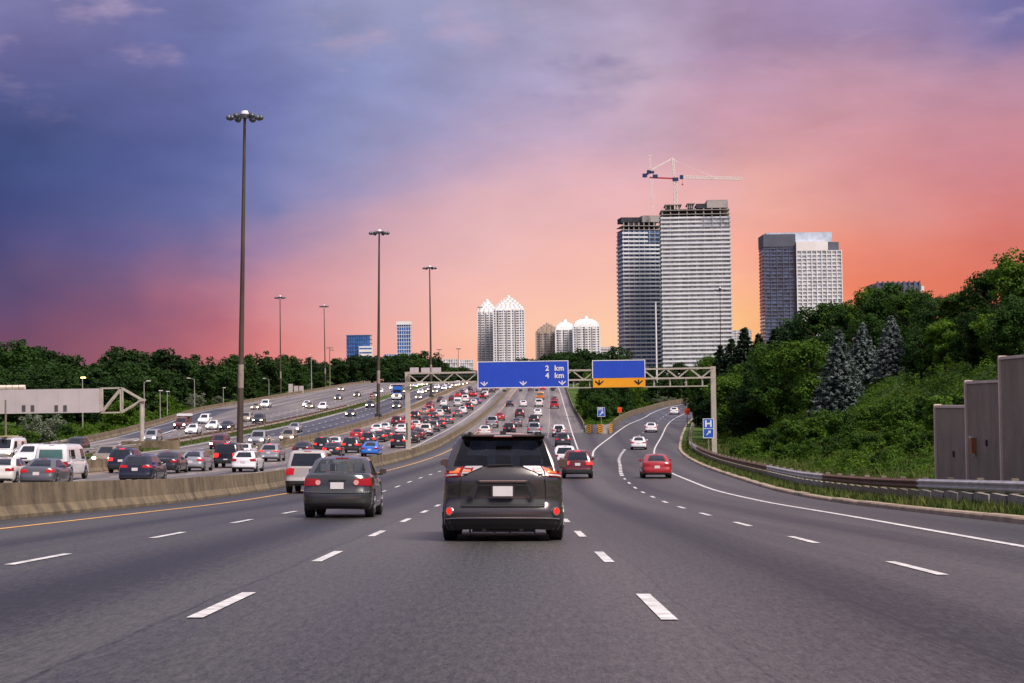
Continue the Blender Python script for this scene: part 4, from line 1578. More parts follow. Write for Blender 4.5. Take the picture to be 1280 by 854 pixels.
# ------------------------------------------------------------------ tower cranes
M_CRW = material('crane_white', (0.82, 0.72, 0.68), .5, var=.05, scale=.2)
M_CRB = material('crane_blue', (0.015, 0.035, 0.12), .5, var=.1, scale=.3)
M_CRR = material('crane_red', (0.45, 0.02, 0.03), .5, var=.1, scale=.3)
def lattice(b, p0, p1, w, n, r):
    p0, p1 = Vector(p0), Vector(p1)
    d = (p1 - p0).normalized()
    a = Vector((0, 1, 0)) if abs(d.y) < .9 else Vector((1, 0, 0))
    c = d.cross(a).normalized()
    offs = [(a * s + c * q) * (w / 2) for s, q in ((-1, -1), (1, -1), (1, 1), (-1, 1))]
    for o in offs:
        b.bar(p0 + o, p1 + o, r)
    for i in range(n):
        q0, q1 = p0.lerp(p1, i / n), p0.lerp(p1, (i + 1) / n)
        for k in range(4):
            o0, o1 = offs[k], offs[(k + 1) % 4]
            b.bar(q0 + (o0 if i % 2 else o1), q1 + (o1 if i % 2 else o0), r * .7)
CRY = 1308.0
def cpt(px, py):
    return at(px, py, CRY)
base = cpt(845, 262)
ct = thing('tower_crane', 'white tower crane with blue counterweights above the taller tower', 'crane', tuple(base))
CO = tuple(-v for v in base)
def cpart(name, b, mat):
    return b.build(name, mat, ct, loc=CO)
b = MB(); lattice(b, base, cpt(844, 226), 2.0, 12, .45); cpart('mast', b, M_CRW)
b = MB(); lattice(b, cpt(852, 221.5), cpt(928, 223.5), 1.7, 40, .42); cpart('jib', b, M_CRW)
b = MB(); lattice(b, cpt(843, 222), cpt(841, 198), 1.1, 7, .6); cpart('tower_peak', b, M_CRW)
b = MB(); b.bar(cpt(841, 198), cpt(815, 212), 1.1); b.bar(cpt(841, 198) + Vector((0, 1, 0)), cpt(815, 212) + Vector((0, 1, 0)), .5); cpart('counter_tie', b, M_CRW)
b = MB(); b.bar(cpt(841, 198), cpt(846, 202), .5); b.bar(cpt(846, 202), cpt(893, 221.5), .2); cpart('jib_tie', b, M_CRW)
b = MB(); b.bar(cpt(812, 222), cpt(842, 223.3), 1.3, .9); cpart('counter_jib', b, M_CRR)
b = MB()
for px, py, s, hgt in ((806, 219.5, 3.2, 2.6), (811, 215, 2.6, 2.4), (815, 215.5, 3.0, 1.6), (819, 220.5, 3.4, 2.4)):
    q = cpt(px, py)
    b.box(q.x - s / 2, q.x + s / 2, q.y - 1, q.y + 1, q.z - hgt / 2, q.z + hgt / 2)
b.bar(cpt(805, 221), cpt(813, 214), 1.6)
cpart('counterweight', b, M_CRB)
b = MB()
q = cpt(845, 224)
b.box(q.x - 2.4, q.x + 1.6, q.y - 1.4, q.y + 1.4, q.z - 1.4, q.z + 1.0)
q = cpt(851, 222)
b.box(q.x - .8, q.x + 1.6, q.y - 2, q.y, q.z - 1.2, q.z + 1.5)
cpart('operator_cab', b, M_CRB)
b = MB()
q = cpt(853, 224)
b.bar(q, cpt(853, 229.5), .12)
q = cpt(853, 230.5)
b.box(q.x - .5, q.x + .5, q.y - .4, q.y + .4, q.z - .6, q.z + .5)
cpart('hook_block', b, M_CRR)
base2 = at(816, 268, 1350)
c2 = thing('tower_crane', 'slender second crane mast behind the darker left tower', 'crane', tuple(base2))
CO2 = tuple(-v for v in base2)
b = MB(); lattice(b, base2, at(813.5, 222, 1350), 1.6, 14, .26); b.build('mast', M_CRW, c2, loc=CO2)
b = MB(); lattice(b, at(813.5, 222, 1350), at(812.5, 194, 1350), .9, 8, .28); b.build('tower_peak', M_CRW, c2, loc=CO2)
b = MB(); b.bar(at(809.5, 195, 1350), at(815.5, 194.5, 1350), .5); b.build('peak_platform', M_CRW, c2, loc=CO2)
# ------------------------------------------------------------------ vehicles
def lerp_list(P, t):
    if t <= P[0][0]:
        return P[0][1]
    for (a, x), (b, y) in zip(P, P[1:]):
        if t <= b:
            k = (t - a) / (b - a)
            return x + (y - x) * k
    return P[-1][1]
Q1, Q2, Q3, Q4 = .25, .33, .67, .75
class Shell:
    """closed car shell: q runs round half the plan outline (rear centre 0, side .33-.67, front centre 1), t runs upward"""
    def __init__(s, yr, yf, w, z0f, z1f, rc=.22, ry=.16, bow_r=.05, bow_f=.12, tap_r=.05, tap_f=.07, crown=.03, L=4.6):
        s.yr, s.yf, s.w, s.z0f, s.z1f = yr, yf, w, z0f, z1f
        s.rc, s.ry, s.bow_r, s.bow_f, s.tap_r, s.tap_f, s.crown, s.L = rc, ry, bow_r, bow_f, tap_r, tap_f, crown, L
    def __call__(s, q, t):
        sg = -1.0 if q < 0 else 1.0
        q = abs(q)
        a, b, w = lerp_list(s.yr, t), lerp_list(s.yf, t), lerp_list(s.w, t)
        rc, ry = min(s.rc, w * .6), s.ry
        if q <= Q1:
            x = (w - rc) * q / Q1
            y = a
        elif q <= Q2:
            k = (q - Q1) / (Q2 - Q1) * math.pi / 2
            x = w - rc + rc * math.sin(k)
            y = a + ry - ry * math.cos(k)
        elif q <= Q3:
            x = w
            y = a + ry + (b - a - 2 * ry) * (q - Q2) / (Q3 - Q2)
        elif q <= Q4:
            k = (q - Q3) / (Q4 - Q3) * math.pi / 2
            x = w - rc + rc * math.cos(k)
            y = b - ry + ry * math.sin(k)
        else:
            x = (w - rc) * (1 - (q - Q4) / (1 - Q4))
            y = b
        xn = x / w
        mid = (a + b) / 2
        if y < mid:
            f = (mid - y) / (mid - a)
            y += s.bow_r * xn * xn * f ** 4
            x *= 1 - s.tap_r * f ** 3
        else:
            f = (y - mid) / (b - mid)
            y -= s.bow_f * xn * xn * f ** 4
            x *= 1 - s.tap_f * f ** 3
        z0, z1 = s.z0f(y), s.z1f(y)
        return Vector((sg * x, y, z0 + (z1 - z0) * t))
    def normal(s, q, t):
        e = .004
        du = s(q + e, t) - s(q - e if q > e else q, t)
        dv = s(q, min(1, t + e)) - s(q, max(0, t - e))
        n = du.cross(dv)
        if n.length < 1e-9:
            n = Vector((0, -1, 0))
        n.normalize()
        c = s(q, t) - Vector((0, s.L / 2, .8))
        if n.dot(c) < 0:
            n = -n
        return n
    def mesh(s, name, mat, qs, ts, holes=(), roof=True, skip=None):
        b = MB()
        n = len(qs)
        loop = list(range(n)) + [-(i) for i in range(n - 2, 0, -1)]
        idx = {}
        def vid(i, j, left):
            key = (i, j, left if 0 < i < n - 1 else 0)
            if key not in idx:
                p = s(qs[i], ts[j])
                if key[2]:
                    p.x = -p.x
                idx[key] = len(b.v)
                b.v.append(tuple(p))
            return idx[key]
        for left in (0, 1):
            for i in range(n - 1):
                for j in range(len(ts) - 1):
                    qc, tc_ = (qs[i] + qs[i + 1]) / 2, (ts[j] + ts[j + 1]) / 2
                    if any(h[0] < qc < h[1] and h[2] < tc_ < h[3] for h in holes):
                        continue
                    f = (vid(i, j, left), vid(i + 1, j, left), vid(i + 1, j + 1, left), vid(i, j + 1, left))
                    b.f.append(f if not left else tuple(reversed(f)))
                    b.m.append(0)
        J = len(ts) - 1
        if roof:
            m = 6
            def row(i):
                r = vid(i, J, 0)
                l = vid(i, J, 1)
                pr = Vector(b.v[r])
                if i == 0 or i == n - 1:
                    return [r] * (m + 1)
                out_ = [r]
                w = max(.05, pr.x)
                a, c = lerp_list(s.yr, 1), lerp_list(s.yf, 1)
                fade = min(1, (pr.y - a) / .45) * min(1, max(0, (c - pr.y)) / .45)
                for k in range(1, m):
                    x = pr.x * (1 - 2 * k / m)
                    b.v.append((x, pr.y, pr.z + s.crown * max(0, fade) * (1 - (x / w) ** 2)))
                    out_.append(len(b.v) - 1)
                return out_ + [l]
            rws = [row(i) for i in range(n)]
            for i in range(n - 1):
                if skip and skip[0] < b.v[rws[i][0]][1] < skip[1]:
                    continue
                for k in range(m):
                    f = [rws[i][k], rws[i + 1][k], rws[i + 1][k + 1], rws[i][k + 1]]
                    g = []
                    for v in f:
                        if v not in g:
                            g.append(v)
                    if len(g) >= 3:
                        b.f.append(tuple(g))
                        b.m.append(0)
        return b.mesh(name, mat, True)
    def patch(s, name, mat, fmap, na=6, nb=4, off=.012, depth=.03):
        """a slab following the shell; fmap(a, b) -> (q, t) with a, b in 0..1"""
        b = MB()
        g = []
        for layer, o in ((0, off), (1, off - depth)):
            for i in range(na + 1):
                for j in range(nb + 1):
                    q, t = fmap(i / na, j / nb)
                    n = s.normal(abs(q), t)
                    p = s(abs(q), t) + n * o
                    if q < 0:
                        p.x = -p.x
                    b.v.append(tuple(p))
        def V(i, j, l=0):
            return l * (na + 1) * (nb + 1) + i * (nb + 1) + j
        for i in range(na):
            for j in range(nb):
                b.f.append((V(i, j), V(i + 1, j), V(i + 1, j + 1), V(i, j + 1)))
                b.m.append(0)
        for i in range(na):
            b.f.append((V(i, 0, 1), V(i + 1, 0, 1), V(i + 1, 0), V(i, 0)))
            b.f.append((V(i, nb), V(i + 1, nb), V(i + 1, nb, 1), V(i, nb, 1)))
            b.m += [0, 0]
        for j in range(nb):
            b.f.append((V(0, j), V(0, j + 1), V(0, j + 1, 1), V(0, j, 1)))
            b.f.append((V(na, j, 1), V(na, j + 1, 1), V(na, j + 1), V(na, j)))
            b.m += [0, 0]
        me = b.mesh(name, mat, False)
        return me

def car_paint(name, c, rough=.28, metal=.0):
    m = material('paint_' + name, c, rough, metal, .07, 1.3, coat=.9)
    return m
PAINT = {
    'white': car_paint('white', (.72, .72, .73)), 'pearl': car_paint('pearl', (.62, .60, .56)), 'silver': car_paint('silver', (.36, .37, .39), .3, .5),
    'grey': car_paint('grey', (.12, .125, .135), .3, .4), 'charcoal': car_paint('charcoal', (.045, .045, .05), .3, .3), 'black': car_paint('black', (.010, .011, .014)),
    'navy': car_paint('navy', (.007, .010, .024)), 'blue': car_paint('blue', (.02, .16, .62)), 'red': car_paint('red', (.34, .012, .015)),
    'maroon': car_paint('maroon', (.10, .01, .014)), 'gold': car_paint('gold', (.36, .31, .23), .3, .4), 'tan': car_paint('tan', (.26, .21, .15), .3, .3),
    'champagne': car_paint('champagne', (.46, .43, .40), .3, .2),
    'orange': car_paint('orange', (.55, .20, .03)), 'purple': car_paint('purple', (.06, .05, .25)), 'bronze': car_paint('bronze', (.085, .075, .072), .20, .6),
    'steel': car_paint('steel', (.07, .072, .07), .22, .6)}
M_GLASS = material('car_glass', (.012, .016, .024), .06, 0, .0, spec=.6)
M_GLASS_L = material('car_glass_pale', (.10, .13, .15), .08, 0, .3, 2.0, spec=.6)
M_GLASS_T = material('van_glass_teal', (.07, .15, .14), .1, 0, .1, 2.0, spec=.6)
def clear_glass(name, tint, fac):
    m = bpy.data.materials.new(name)
    m.use_nodes = True
    nt = m.node_tree
    nt.nodes.clear()
    o = nt.nodes.new('ShaderNodeOutputMaterial')
    tr = nt.nodes.new('ShaderNodeBsdfTransparent')
    tr.inputs[0].default_value = (*tint, 1)
    gl_ = nt.nodes.new('ShaderNodeBsdfGlossy')
    gl_.inputs['Roughness'].default_value = .04
    gl_.inputs[0].default_value = (.9, .9, .95, 1)
    fr = nt.nodes.new('ShaderNodeFresnel')
    fr.inputs[0].default_value = 1.5
    ad = nt.nodes.new('ShaderNodeMath')
    ad.operation = 'ADD'
    ad.inputs[1].default_value = fac
    mx = nt.nodes.new('ShaderNodeMixShader')
    nt.links.new(fr.outputs[0], ad.inputs[0])
    nt.links.new(ad.outputs[0], mx.inputs[0])
    nt.links.new(tr.outputs[0], mx.inputs[1])
    nt.links.new(gl_.outputs[0], mx.inputs[2])
    nt.links.new(mx.outputs[0], o.inputs[0])
    return m
M_CLEAR = clear_glass('clear_glass', (.62, .68, .70), .02)
M_PRIVACY = clear_glass('privacy_glass', (.085, .11, .16), .01)
M_TYRE = material('tyre', (.014, .014, .015), .85, 0, .2, 6)
M_RIM = material('wheel_rim', (.34, .34, .35), .35, .7, .1, 4)
M_TRIM = material('black_trim', (.02, .02, .022), .55, 0, .1, 3)
M_PLATE = material('plate', (.72, .68, .66), .5, 0, .06, 8)
M_CHROME = material('chrome', (.65, .65, .67), .15, .9, .03, 3)
M_TAIL = material('tail_lamp', (.30, .006, .008), .2, 0, 0, emit=(1, .02, .02), emit_s=.16)
M_BRAKE = material('brake_lamp', (.5, .01, .01), .2, 0, 0, emit=(1, .02, .012), emit_s=1.5)
M_REFLEX = material('reflector_red_glow', (.6, .01, .01), .3, 0, 0, emit=(1, .03, .02), emit_s=.45)  # passive reflector; small red emission imitates the light it returns
M_TAILDIM = material('tail_lamp_dim_glow', (.22, .008, .010), .15, 0, 0, emit=(1, .02, .02), emit_s=.06)  # lamp is off; faint red emission brightens the lens
M_TAILORG = material('tail_lamp_amber', (.70, .10, .03), .15, 0, 0, emit=(1, .2, .05), emit_s=.4)
M_HEAD = material('head_lamp', (1, .95, .85), .2, 0, 0, emit=(1, .78, .44), emit_s=10.0)
M_HEADOFF = material('head_lamp_unlit', (.55, .56, .58), .12, .3, 0)
M_CLEARLENS = material('clear_lens', (.46, .43, .43), .3, .1, .05, 8)
M_LADDER = material('ladder_yellow', (.5, .42, .2), .6)
M_SEAT = material('seat_cloth', (.16, .16, .17), .9, 0, .15, 6)
M_SEATD = material('seat_cloth_dark', (.03, .03, .035), .9, 0, .15, 6)

def make_wheel(r, w):
    b = MB()
    n = 20
    prof = [(-.5, .62), (-.5, .88), (-.42, 1.0), (.42, 1.0), (.5, .88), (.5, .62)]
    for k in range(len(prof) - 1):
        (a0, r0), (a1, r1) = prof[k], prof[k + 1]
        for i in range(n):
            t0, t1 = 2 * math.pi * i / n, 2 * math.pi * (i + 1) / n
            def P(a, rr, t):
                return (a * w, rr * r * math.cos(t), rr * r * math.sin(t))
            b.face([P(a0, r0, t0), P(a0, r0, t1), P(a1, r1, t1), P(a1, r1, t0)])
    tyre = b.mesh('tyre', M_TYRE)
    b = MB()
    b.tube((-.47 * w, 0, 0), (.47 * w, 0, 0), .63 * r, .63 * r, n, 1)
    for s in (-1, 1):
        for i in range(5):
            t = 2 * math.pi * i / 5
            d = Vector((0, math.cos(t), math.sin(t)))
            b.bar(Vector((s * .485 * w, 0, 0)) + d * .1 * r, Vector((s * .48 * w, 0, 0)) + d * .62 * r, .05, .16 * r)
    rim = b.mesh('rim', [M_RIM, M_BLACK])
    return tyre, rim

QS_F = [0, .06, .12, .18, .25, .29, .33] + [.33 + .34 * i / 44 for i in range(1, 44)] + [.67, .69, .71, .73, .75, .81, .88, .94, 1]
TS_F = [0, .04, .10, .2, .3, .4, .5, .6, .7, .8, .9, .96, 1]
KINDS = {}
def define(kind, L, W, zb, deck, rear, front, width, wheels, gh, lamps, plate, extra=None, wr=.33, rc=.22, ry=.16, bow_r=.06, tap_r=.05, rear_glass=None, hollow=False, glass=None, side_wins=None, bumper=None, head=(.772, .80, .58, .77), roof_crown=.05, tail_fmap=None):
    """builds the shared meshes of one vehicle type; origin on the ground under the middle of the vehicle"""
    arch = wr * 1.16
    def z0f(y):
        z = zb
        for c in wheels:
            d = abs(y - c)
            if d < arch:
                z = max(z, wr + math.sqrt(arch * arch - d * d) * .98)
        if y < .25:
            z += (.25 - y) * .18
        return z
    def z1f(y):
        return lerp_list(deck, y)
    body = Shell(rear, [(t, L - v) for t, v in front], [(t, W * f) for t, f in width], z0f, z1f, rc, ry, bow_r, .14, tap_r, .08, .025, L)
    g = gh
    ghz0, ghz1 = g['z']
    cab = Shell(g['yr'], g['yf'], [(t, W * f) for t, f in g['w']], lambda y: ghz0, lambda y: ghz1, g.get('rc', .16), g.get('ry', .12), g.get('bow', .05), .16, .02, .05, roof_crown, L)
    parts = []   # (name, mesh, location, parent index, role)
    rg = rear_glass or (.232, .1, .86)
    sw = side_wins or [(.345, .49, .12, .84), (.505, .645, .12, .84)]
    wsg = (.765, 1.0, .08, .9)
    brk_q = sorted(set([round(v, 4) for v in [rg[0]] + [x for a in sw for x in a[:2]] + [wsg[0]]] + [round(v, 4) for v in ([0, .06, .12, .18, .25, .28, .305, .33, .4, .45, .55, .6, .67, .69, .71, .73, .75, .82, .9, 1])]))
    brk_t = sorted(set([round(v, 4) for v in [rg[1], rg[2], wsg[2], wsg[3]] + [x for a in sw for x in a[2:]]] + [0, .2, .4, .6, .75, .95, 1]))
    holes = [(0, rg[0], rg[1], rg[2]), (wsg[0], 1.0, wsg[2], wsg[3])] + [tuple(a) for a in sw] if hollow else []
    parts.append(('body', body.mesh('body', PAINT['white'], QS_F, TS_F, skip=(g['yr'][0][1] + .12, g['yf'][0][1] - .1) if hollow else None), 'paint'))
    parts.append(('cabin', cab.mesh('cabin', PAINT['white'], brk_q, brk_t, holes), 'paint'))
    gm = glass or M_GLASS
    th = .008 if hollow else .03
    if rg[1] < rg[2]:
        parts.append(('rear_window', cab.patch('rear_window', gm, lambda a, c: ((2 * a - 1) * rg[0] * (1 if abs(a - .5) > .01 else 1) or .0001, rg[1] + (rg[2] - rg[1]) * c), 10, 5, .006, th), 'glass'))
    parts.append(('windshield', cab.patch('windshield', M_CLEAR if hollow else M_GLASS, lambda a, c: ((1 - (1 - wsg[0]) * abs(2 * a - 1)) * (-1 if a < .5 else 1), wsg[2] + (wsg[3] - wsg[2]) * c), 10, 5, .006, th), 'glass'))
    for s in (-1, 1):
        for (a0, a1, t0, t1) in sw:
            parts.append(('side_window', cab.patch('side_window', (M_PRIVACY if hollow else M_GLASS), lambda a, c, s=s, a0=a0, a1=a1, t0=t0, t1=t1: (s * (a0 + (a1 - a0) * a), t0 + (t1 - t0) * c), 5, 4, .006, th), 'glass'))
    for s in (-1, 1):
        q0, q1, t0, t1 = lamps
        fm = tail_fmap or (lambda a, c: (q0 + (q1 - q0) * a, t0 + (t1 - t0) * (c * (.75 + .25 * a) + (1 - a) * .12)))
        parts.append(('taillight', body.patch('taillight', M_TAIL, lambda a, c, s=s: (s * fm(a, c)[0], fm(a, c)[1]), 7, 4, .014, .04), 'tail'))
        h = head
        parts.append(('headlight', body.patch('headlight', M_HEADOFF, lambda a, c, s=s: (s * (h[0] - .07 + (h[1] - h[0] + .07) * a), h[2] + (h[3] - h[2]) * c), 7, 3, .012, .04), 'head'))
    # grille and lower air intake at the front
    parts.append(('grille', body.patch('grille', M_TRIM, lambda a, c: ((1 - .055 * abs(2 * a - 1) * 2.2) * (-1 if a < .5 else 1), .40 + .24 * c), 8, 3, .01, .03), 'fixed'))
    pz, pw = plate
    py = body(0.0001, (pz - zb) / (z1f(.05) - zb)).y
    b = MB()
    b.box(-.16, .16, py - .035, py + .03, pz - .08, pz + .08)
    parts.append(('license_plate', b.mesh('license_plate', M_PLATE), 'fixed'))
    if bumper:
        t0, t1 = bumper
        parts.append(('rear_bumper', body.patch('rear_bumper', M_TRIM, lambda a, c: ((2 * a - 1) * .34 or .0001, t0 + (t1 - t0) * c), 16, 4, .02, .05), 'fixed'))
    else:
        parts.append(('rear_valance', body.patch('rear_valance', M_TRIM, lambda a, c: ((2 * a - 1) * .31 or .0001, .0 + .16 * c), 14, 2, .01, .05), 'fixed'))
    for s in (-1, 1):
        my = lerp_list(g['yf'], .15) - .35
        mx_ = W * lerp_list(g['w'], .1)
        b = MB()
        zc = ghz0 + .155
        ring = [(.03, -.05), (.06, -.075), (.17, -.075), (.215, -.045), (.225, .02), (.19, .065), (.09, .07), (.04, .04)]
        k = len(b.v)
        for yy_, sc in ((my - .04, .94), (my + .02, 1.0), (my + .09, .72), (my + .12, .35)):
            b.v += [(s * (mx_ + .12 + (px_ - .12) * sc), yy_, zc + pz_ * sc) for px_, pz_ in ring]
        nn = len(ring)
        for q_ in range(3):
            for i_ in range(nn):
                j_ = (i_ + 1) % nn
                b.f.append((k + q_ * nn + i_, k + q_ * nn + j_, k + (q_ + 1) * nn + j_, k + (q_ + 1) * nn + i_))
                b.m.append(0)
        b.f += [tuple(k + i_ for i_ in range(nn)), tuple(k + 3 * nn + i_ for i_ in range(nn))]
        b.m += [0, 0]
        b.box(min(s * mx_, s * (mx_ + .12)) - .01, max(s * mx_, s * (mx_ + .12)), my, my + .05, ghz0 + .05, ghz0 + .11)
        parts.append(('side_mirror', b.mesh('side_mirror', PAINT['white']), 'mirror'))
    # high brake lamp
    hb_t = .955
    p = cab(.0001, hb_t)
    b = MB()
    b.box(-.16, .16, p.y - .02, p.y + .05, p.z - .018, p.z + .018)
    parts.append(('brake_light', b.mesh('brake_light', M_TAIL), 'high'))
    b = MB()
    b.box(-W * .72, W * .72, .22, L - .3, zb + .02, zb + .34)
    parts.append(('underbody', b.mesh('underbody', M_TRIM), 'fixed'))
    ty, rm = make_wheel(wr, .23)
    KINDS[kind] = dict(parts=parts, L=L, W=W, wheels=[(s * (W - .125), y, wr) for y in wheels for s in (-1, 1)], tyre=ty, rim=rm, body=body, cab=cab, zb=zb, extra=extra or [])
    return KINDS[kind]

SED_W = [(0, .90), (.06, .965), (.2, .99), (.45, 1.0), (.7, .985), (.9, .945), (1, .86)]
define('sedan', 4.65, .91, .21, [(0, .93), (.2, 1.01), (.6, 1.04), (1.1, 1.02), (2.2, .97), (3.3, .96), (3.8, .92), (4.3, .80), (4.65, .66)],
       [(0, .10), (.08, .02), (.3, .0), (.5, .03), (.56, .07), (.85, .10), (1, .16)], [(0, .16), (.2, .02), (.6, .05), (1, .35)], SED_W, (.98, 3.70),
       dict(yr=[(0, .62), (.5, 1.02), (.85, 1.42), (1, 1.72)], yf=[(0, 3.62), (.5, 3.08), (.85, 2.72), (1, 2.45)], w=[(0, .90), (.3, .86), (.85, .70), (1, .60)], z=(.92, 1.44), rc=.2),
       (.185, .335, .68, .90), (.70, .3), rear_glass=(.238, .24, .88))
define('suv', 4.65, .94, .26, [(0, 1.02), (.15, 1.08), (2, 1.06), (3.4, 1.05), (3.9, 1.0), (4.4, .88), (4.65, .74)],
       [(0, .10), (.08, .0), (.32, .0), (.42, .05), (.75, .09), (1, .14)], [(0, .16), (.2, .02), (.6, .05), (1, .3)], SED_W, (.92, 3.66),
       dict(yr=[(0, .14), (.4, .26), (.85, .48), (1, .66)], yf=[(0, 3.66), (.5, 3.2), (.85, 2.9), (1, 2.62)], w=[(0, .93), (.3, .89), (.85, .76), (1, .66)], z=(1.0, 1.68), rc=.2),
       (.20, .335, .70, .97), (.86, .3), wr=.36, rear_glass=(.240, .14, .84), bumper=(.0, .33))
define('hatchback', 4.3, .89, .21, [(0, .96), (.2, 1.02), (2, .98), (3.1, .96), (3.6, .90), (4.1, .78), (4.3, .66)],
       [(0, .10), (.08, .0), (.35, .0), (.45, .05), (.8, .09), (1, .14)], [(0, .16), (.2, .02), (.6, .05), (1, .35)], SED_W, (.86, 3.46),
       dict(yr=[(0, .16), (.4, .36), (.85, .66), (1, .9)], yf=[(0, 3.45), (.5, 2.95), (.85, 2.6), (1, 2.35)], w=[(0, .92), (.3, .88), (.85, .73), (1, .63)], z=(.93, 1.47), rc=.2),
       (.195, .335, .68, .93), (.74, .3), rear_glass=(.238, .2, .84))
define('minivan', 5.05, .98, .20, [(0, 1.05), (.2, 1.08), (2, 1.05), (3.6, 1.02), (4.3, .95), (4.8, .82), (5.05, .70)],
       [(0, .10), (.08, .0), (.32, .0), (.42, .05), (.75, .08), (1, .12)], [(0, .16), (.2, .02), (.6, .05), (1, .3)], SED_W, (.95, 3.95),
       dict(yr=[(0, .12), (.4, .24), (.85, .40), (1, .58)], yf=[(0, 4.35), (.5, 3.75), (.85, 3.3), (1, 2.9)], w=[(0, .93), (.3, .89), (.85, .77), (1, .68)], z=(1.0, 1.74), rc=.2),
       (.16, .335, .66, .97), (.80, .3), rear_glass=(.228, .14, .86))
define('large_suv', 5.3, 1.0, .32, [(0, 1.12), (.15, 1.18), (2, 1.16), (3.8, 1.15), (4.5, 1.10), (5.1, .98), (5.3, .84)],
       [(0, .06), (.08, .0), (.3, .0), (.36, .06), (.75, .08), (1, .10)], [(0, .12), (.2, .02), (.6, .04), (1, .2)], SED_W, (1.05, 4.15),
       dict(yr=[(0, .12), (.4, .20), (.85, .34), (1, .5)], yf=[(0, 3.95), (.5, 3.6), (.85, 3.3), (1, 3.05)], w=[(0, .94), (.3, .91), (.85, .80), (1, .72)], z=(1.1, 1.9), rc=.16),
       (.195, .335, .56, .97), (.62, .3), wr=.39, rear_glass=(.236, .14, .84), bumper=(.02, .26))
define('pickup', 5.7, 1.0, .36, [(0, 1.14), (1.9, 1.14), (2.0, 1.16), (4.3, 1.14), (4.9, 1.08), (5.5, .96), (5.7, .82)],
       [(0, .06), (.08, .0), (.3, .0), (.36, .06), (.75, .07), (1, .09)], [(0, .12), (.2, .02), (.6, .04), (1, .2)], SED_W, (1.15, 4.6),
       dict(yr=[(0, 1.95), (.4, 2.02), (.85, 2.12), (1, 2.28)], yf=[(0, 4.35), (.5, 3.95), (.85, 3.6), (1, 3.3)], w=[(0, .93), (.3, .90), (.85, .80), (1, .72)], z=(1.08, 1.86), rc=.14),
       (.215, .335, .55, .95), (.58, .3), wr=.40, rear_glass=(.225, .16, .84), bumper=(.02, .24))
define('cargo_van', 5.6, 1.0, .32, [(0, 1.16), (.2, 1.18), (3.5, 1.16), (4.6, 1.12), (5.2, 1.02), (5.6, .86)],
       [(0, .06), (.08, .0), (.22, .0), (.28, .05), (.75, .06), (1, .07)], [(0, .12), (.2, .02), (.6, .04), (1, .2)], SED_W, (1.15, 4.5),
       dict(yr=[(0, .06), (.4, .09), (.85, .16), (1, .32)], yf=[(0, 5.0), (.5, 4.6), (.85, 4.3), (1, 4.0)], w=[(0, .95), (.3, .94), (.85, .87), (1, .76)], z=(1.1, 2.08), rc=.14, ry=.1),
       (.225, .335, .55, .88), (.98, .3), wr=.37, rear_glass=(.222, .14, .70), side_wins=[(.37, .385, .15, .68), (.40, .47, .15, .68), (.575, .645, .12, .72)], bumper=(.02, .22), glass=M_GLASS_T)
define('wagon', 4.8, .94, .24, [(0, 1.0), (.15, 1.06), (2, 1.04), (3.4, 1.02), (4.0, .96), (4.6, .84), (4.8, .72)],
       [(0, .10), (.08, .0), (.32, .0), (.42, .05), (.75, .09), (1, .14)], [(0, .16), (.2, .02), (.6, .05), (1, .3)], SED_W, (.95, 3.8),
       dict(yr=[(0, .14), (.4, .40), (.85, .80), (1, 1.05)], yf=[(0, 3.72), (.5, 3.2), (.85, 2.9), (1, 2.62)], w=[(0, .93), (.3, .88), (.85, .72), (1, .60)], z=(.98, 1.58), rc=.2),
       (.16, .335, .78, .96), (.80, .3), wr=.36, rear_glass=(.238, .1, .80))
# the two nearest vehicles have see-through cabins
define('near_minivan', 5.08, 1.0, .185, [(0, 1.19), (.1, 1.225), (.4, 1.2), (2, 1.12), (3.6, 1.06), (4.3, .98), (4.8, .85), (5.08, .72)],
       [(0, .12), (.10, .03), (.14, .0), (.3, .0), (.36, .012), (.385, .07), (.5, .105), (.70, .05), (.755, .03), (.80, .045), (1, .155)], [(0, .16), (.2, .02), (.6, .05), (1, .3)],
       [(0, .93), (.08, .985), (.16, 1.0), (.4, 1.0), (.6, .995), (.75, .985), (.9, .965), (1, .90)], (.98, 4.0),
       dict(yr=[(0, .14), (.3, .20), (.8, .385), (.93, .44), (1, .52)], yf=[(0, 4.4), (.5, 3.8), (.85, 3.35), (1, 2.95)], w=[(0, .955), (.25, .915), (.8, .80), (.93, .75), (1, .66)], z=(1.14, 1.735), rc=.11),
       (.20, .335, .86, 1.0), (.80, .3), wr=.355, rear_glass=(.2475, .13, .84), hollow=True, glass=M_PRIVACY, rc=.26, ry=.22, bow_r=.10,
       side_wins=[(.345, .44, .14, .84), (.45, .54, .14, .84), (.55, .645, .14, .82)], bumper=None)
define('near_sedan', 4.5, .865, .20, [(0, .98), (.12, 1.05), (.5, 1.08), (1.0, 1.06), (2.0, .99), (3.2, .97), (3.7, .92), (4.2, .80), (4.5, .66)],
       [(0, .12), (.08, .03), (.16, .0), (.46, .0), (.5, .02), (.54, .07), (.85, .10), (1, .15)], [(0, .16), (.2, .02), (.6, .05), (1, .35)],
       [(0, .90), (.06, .965), (.2, .995), (.45, 1.0), (.7, .985), (.9, .95), (1, .88)], (.95, 3.55),
       dict(yr=[(0, .60), (.5, .98), (.85, 1.28), (1, 1.52)], yf=[(0, 3.5), (.5, 2.98), (.85, 2.62), (1, 2.35)], w=[(0, .92), (.3, .89), (.85, .77), (1, .68)], z=(.98, 1.475), rc=.11),
       (.185, .335, .66, .885), (.78, .3), wr=.32, rear_glass=(.243, .22, .90), hollow=True, glass=M_CLEAR, rc=.24, ry=.2, bow_r=.08)

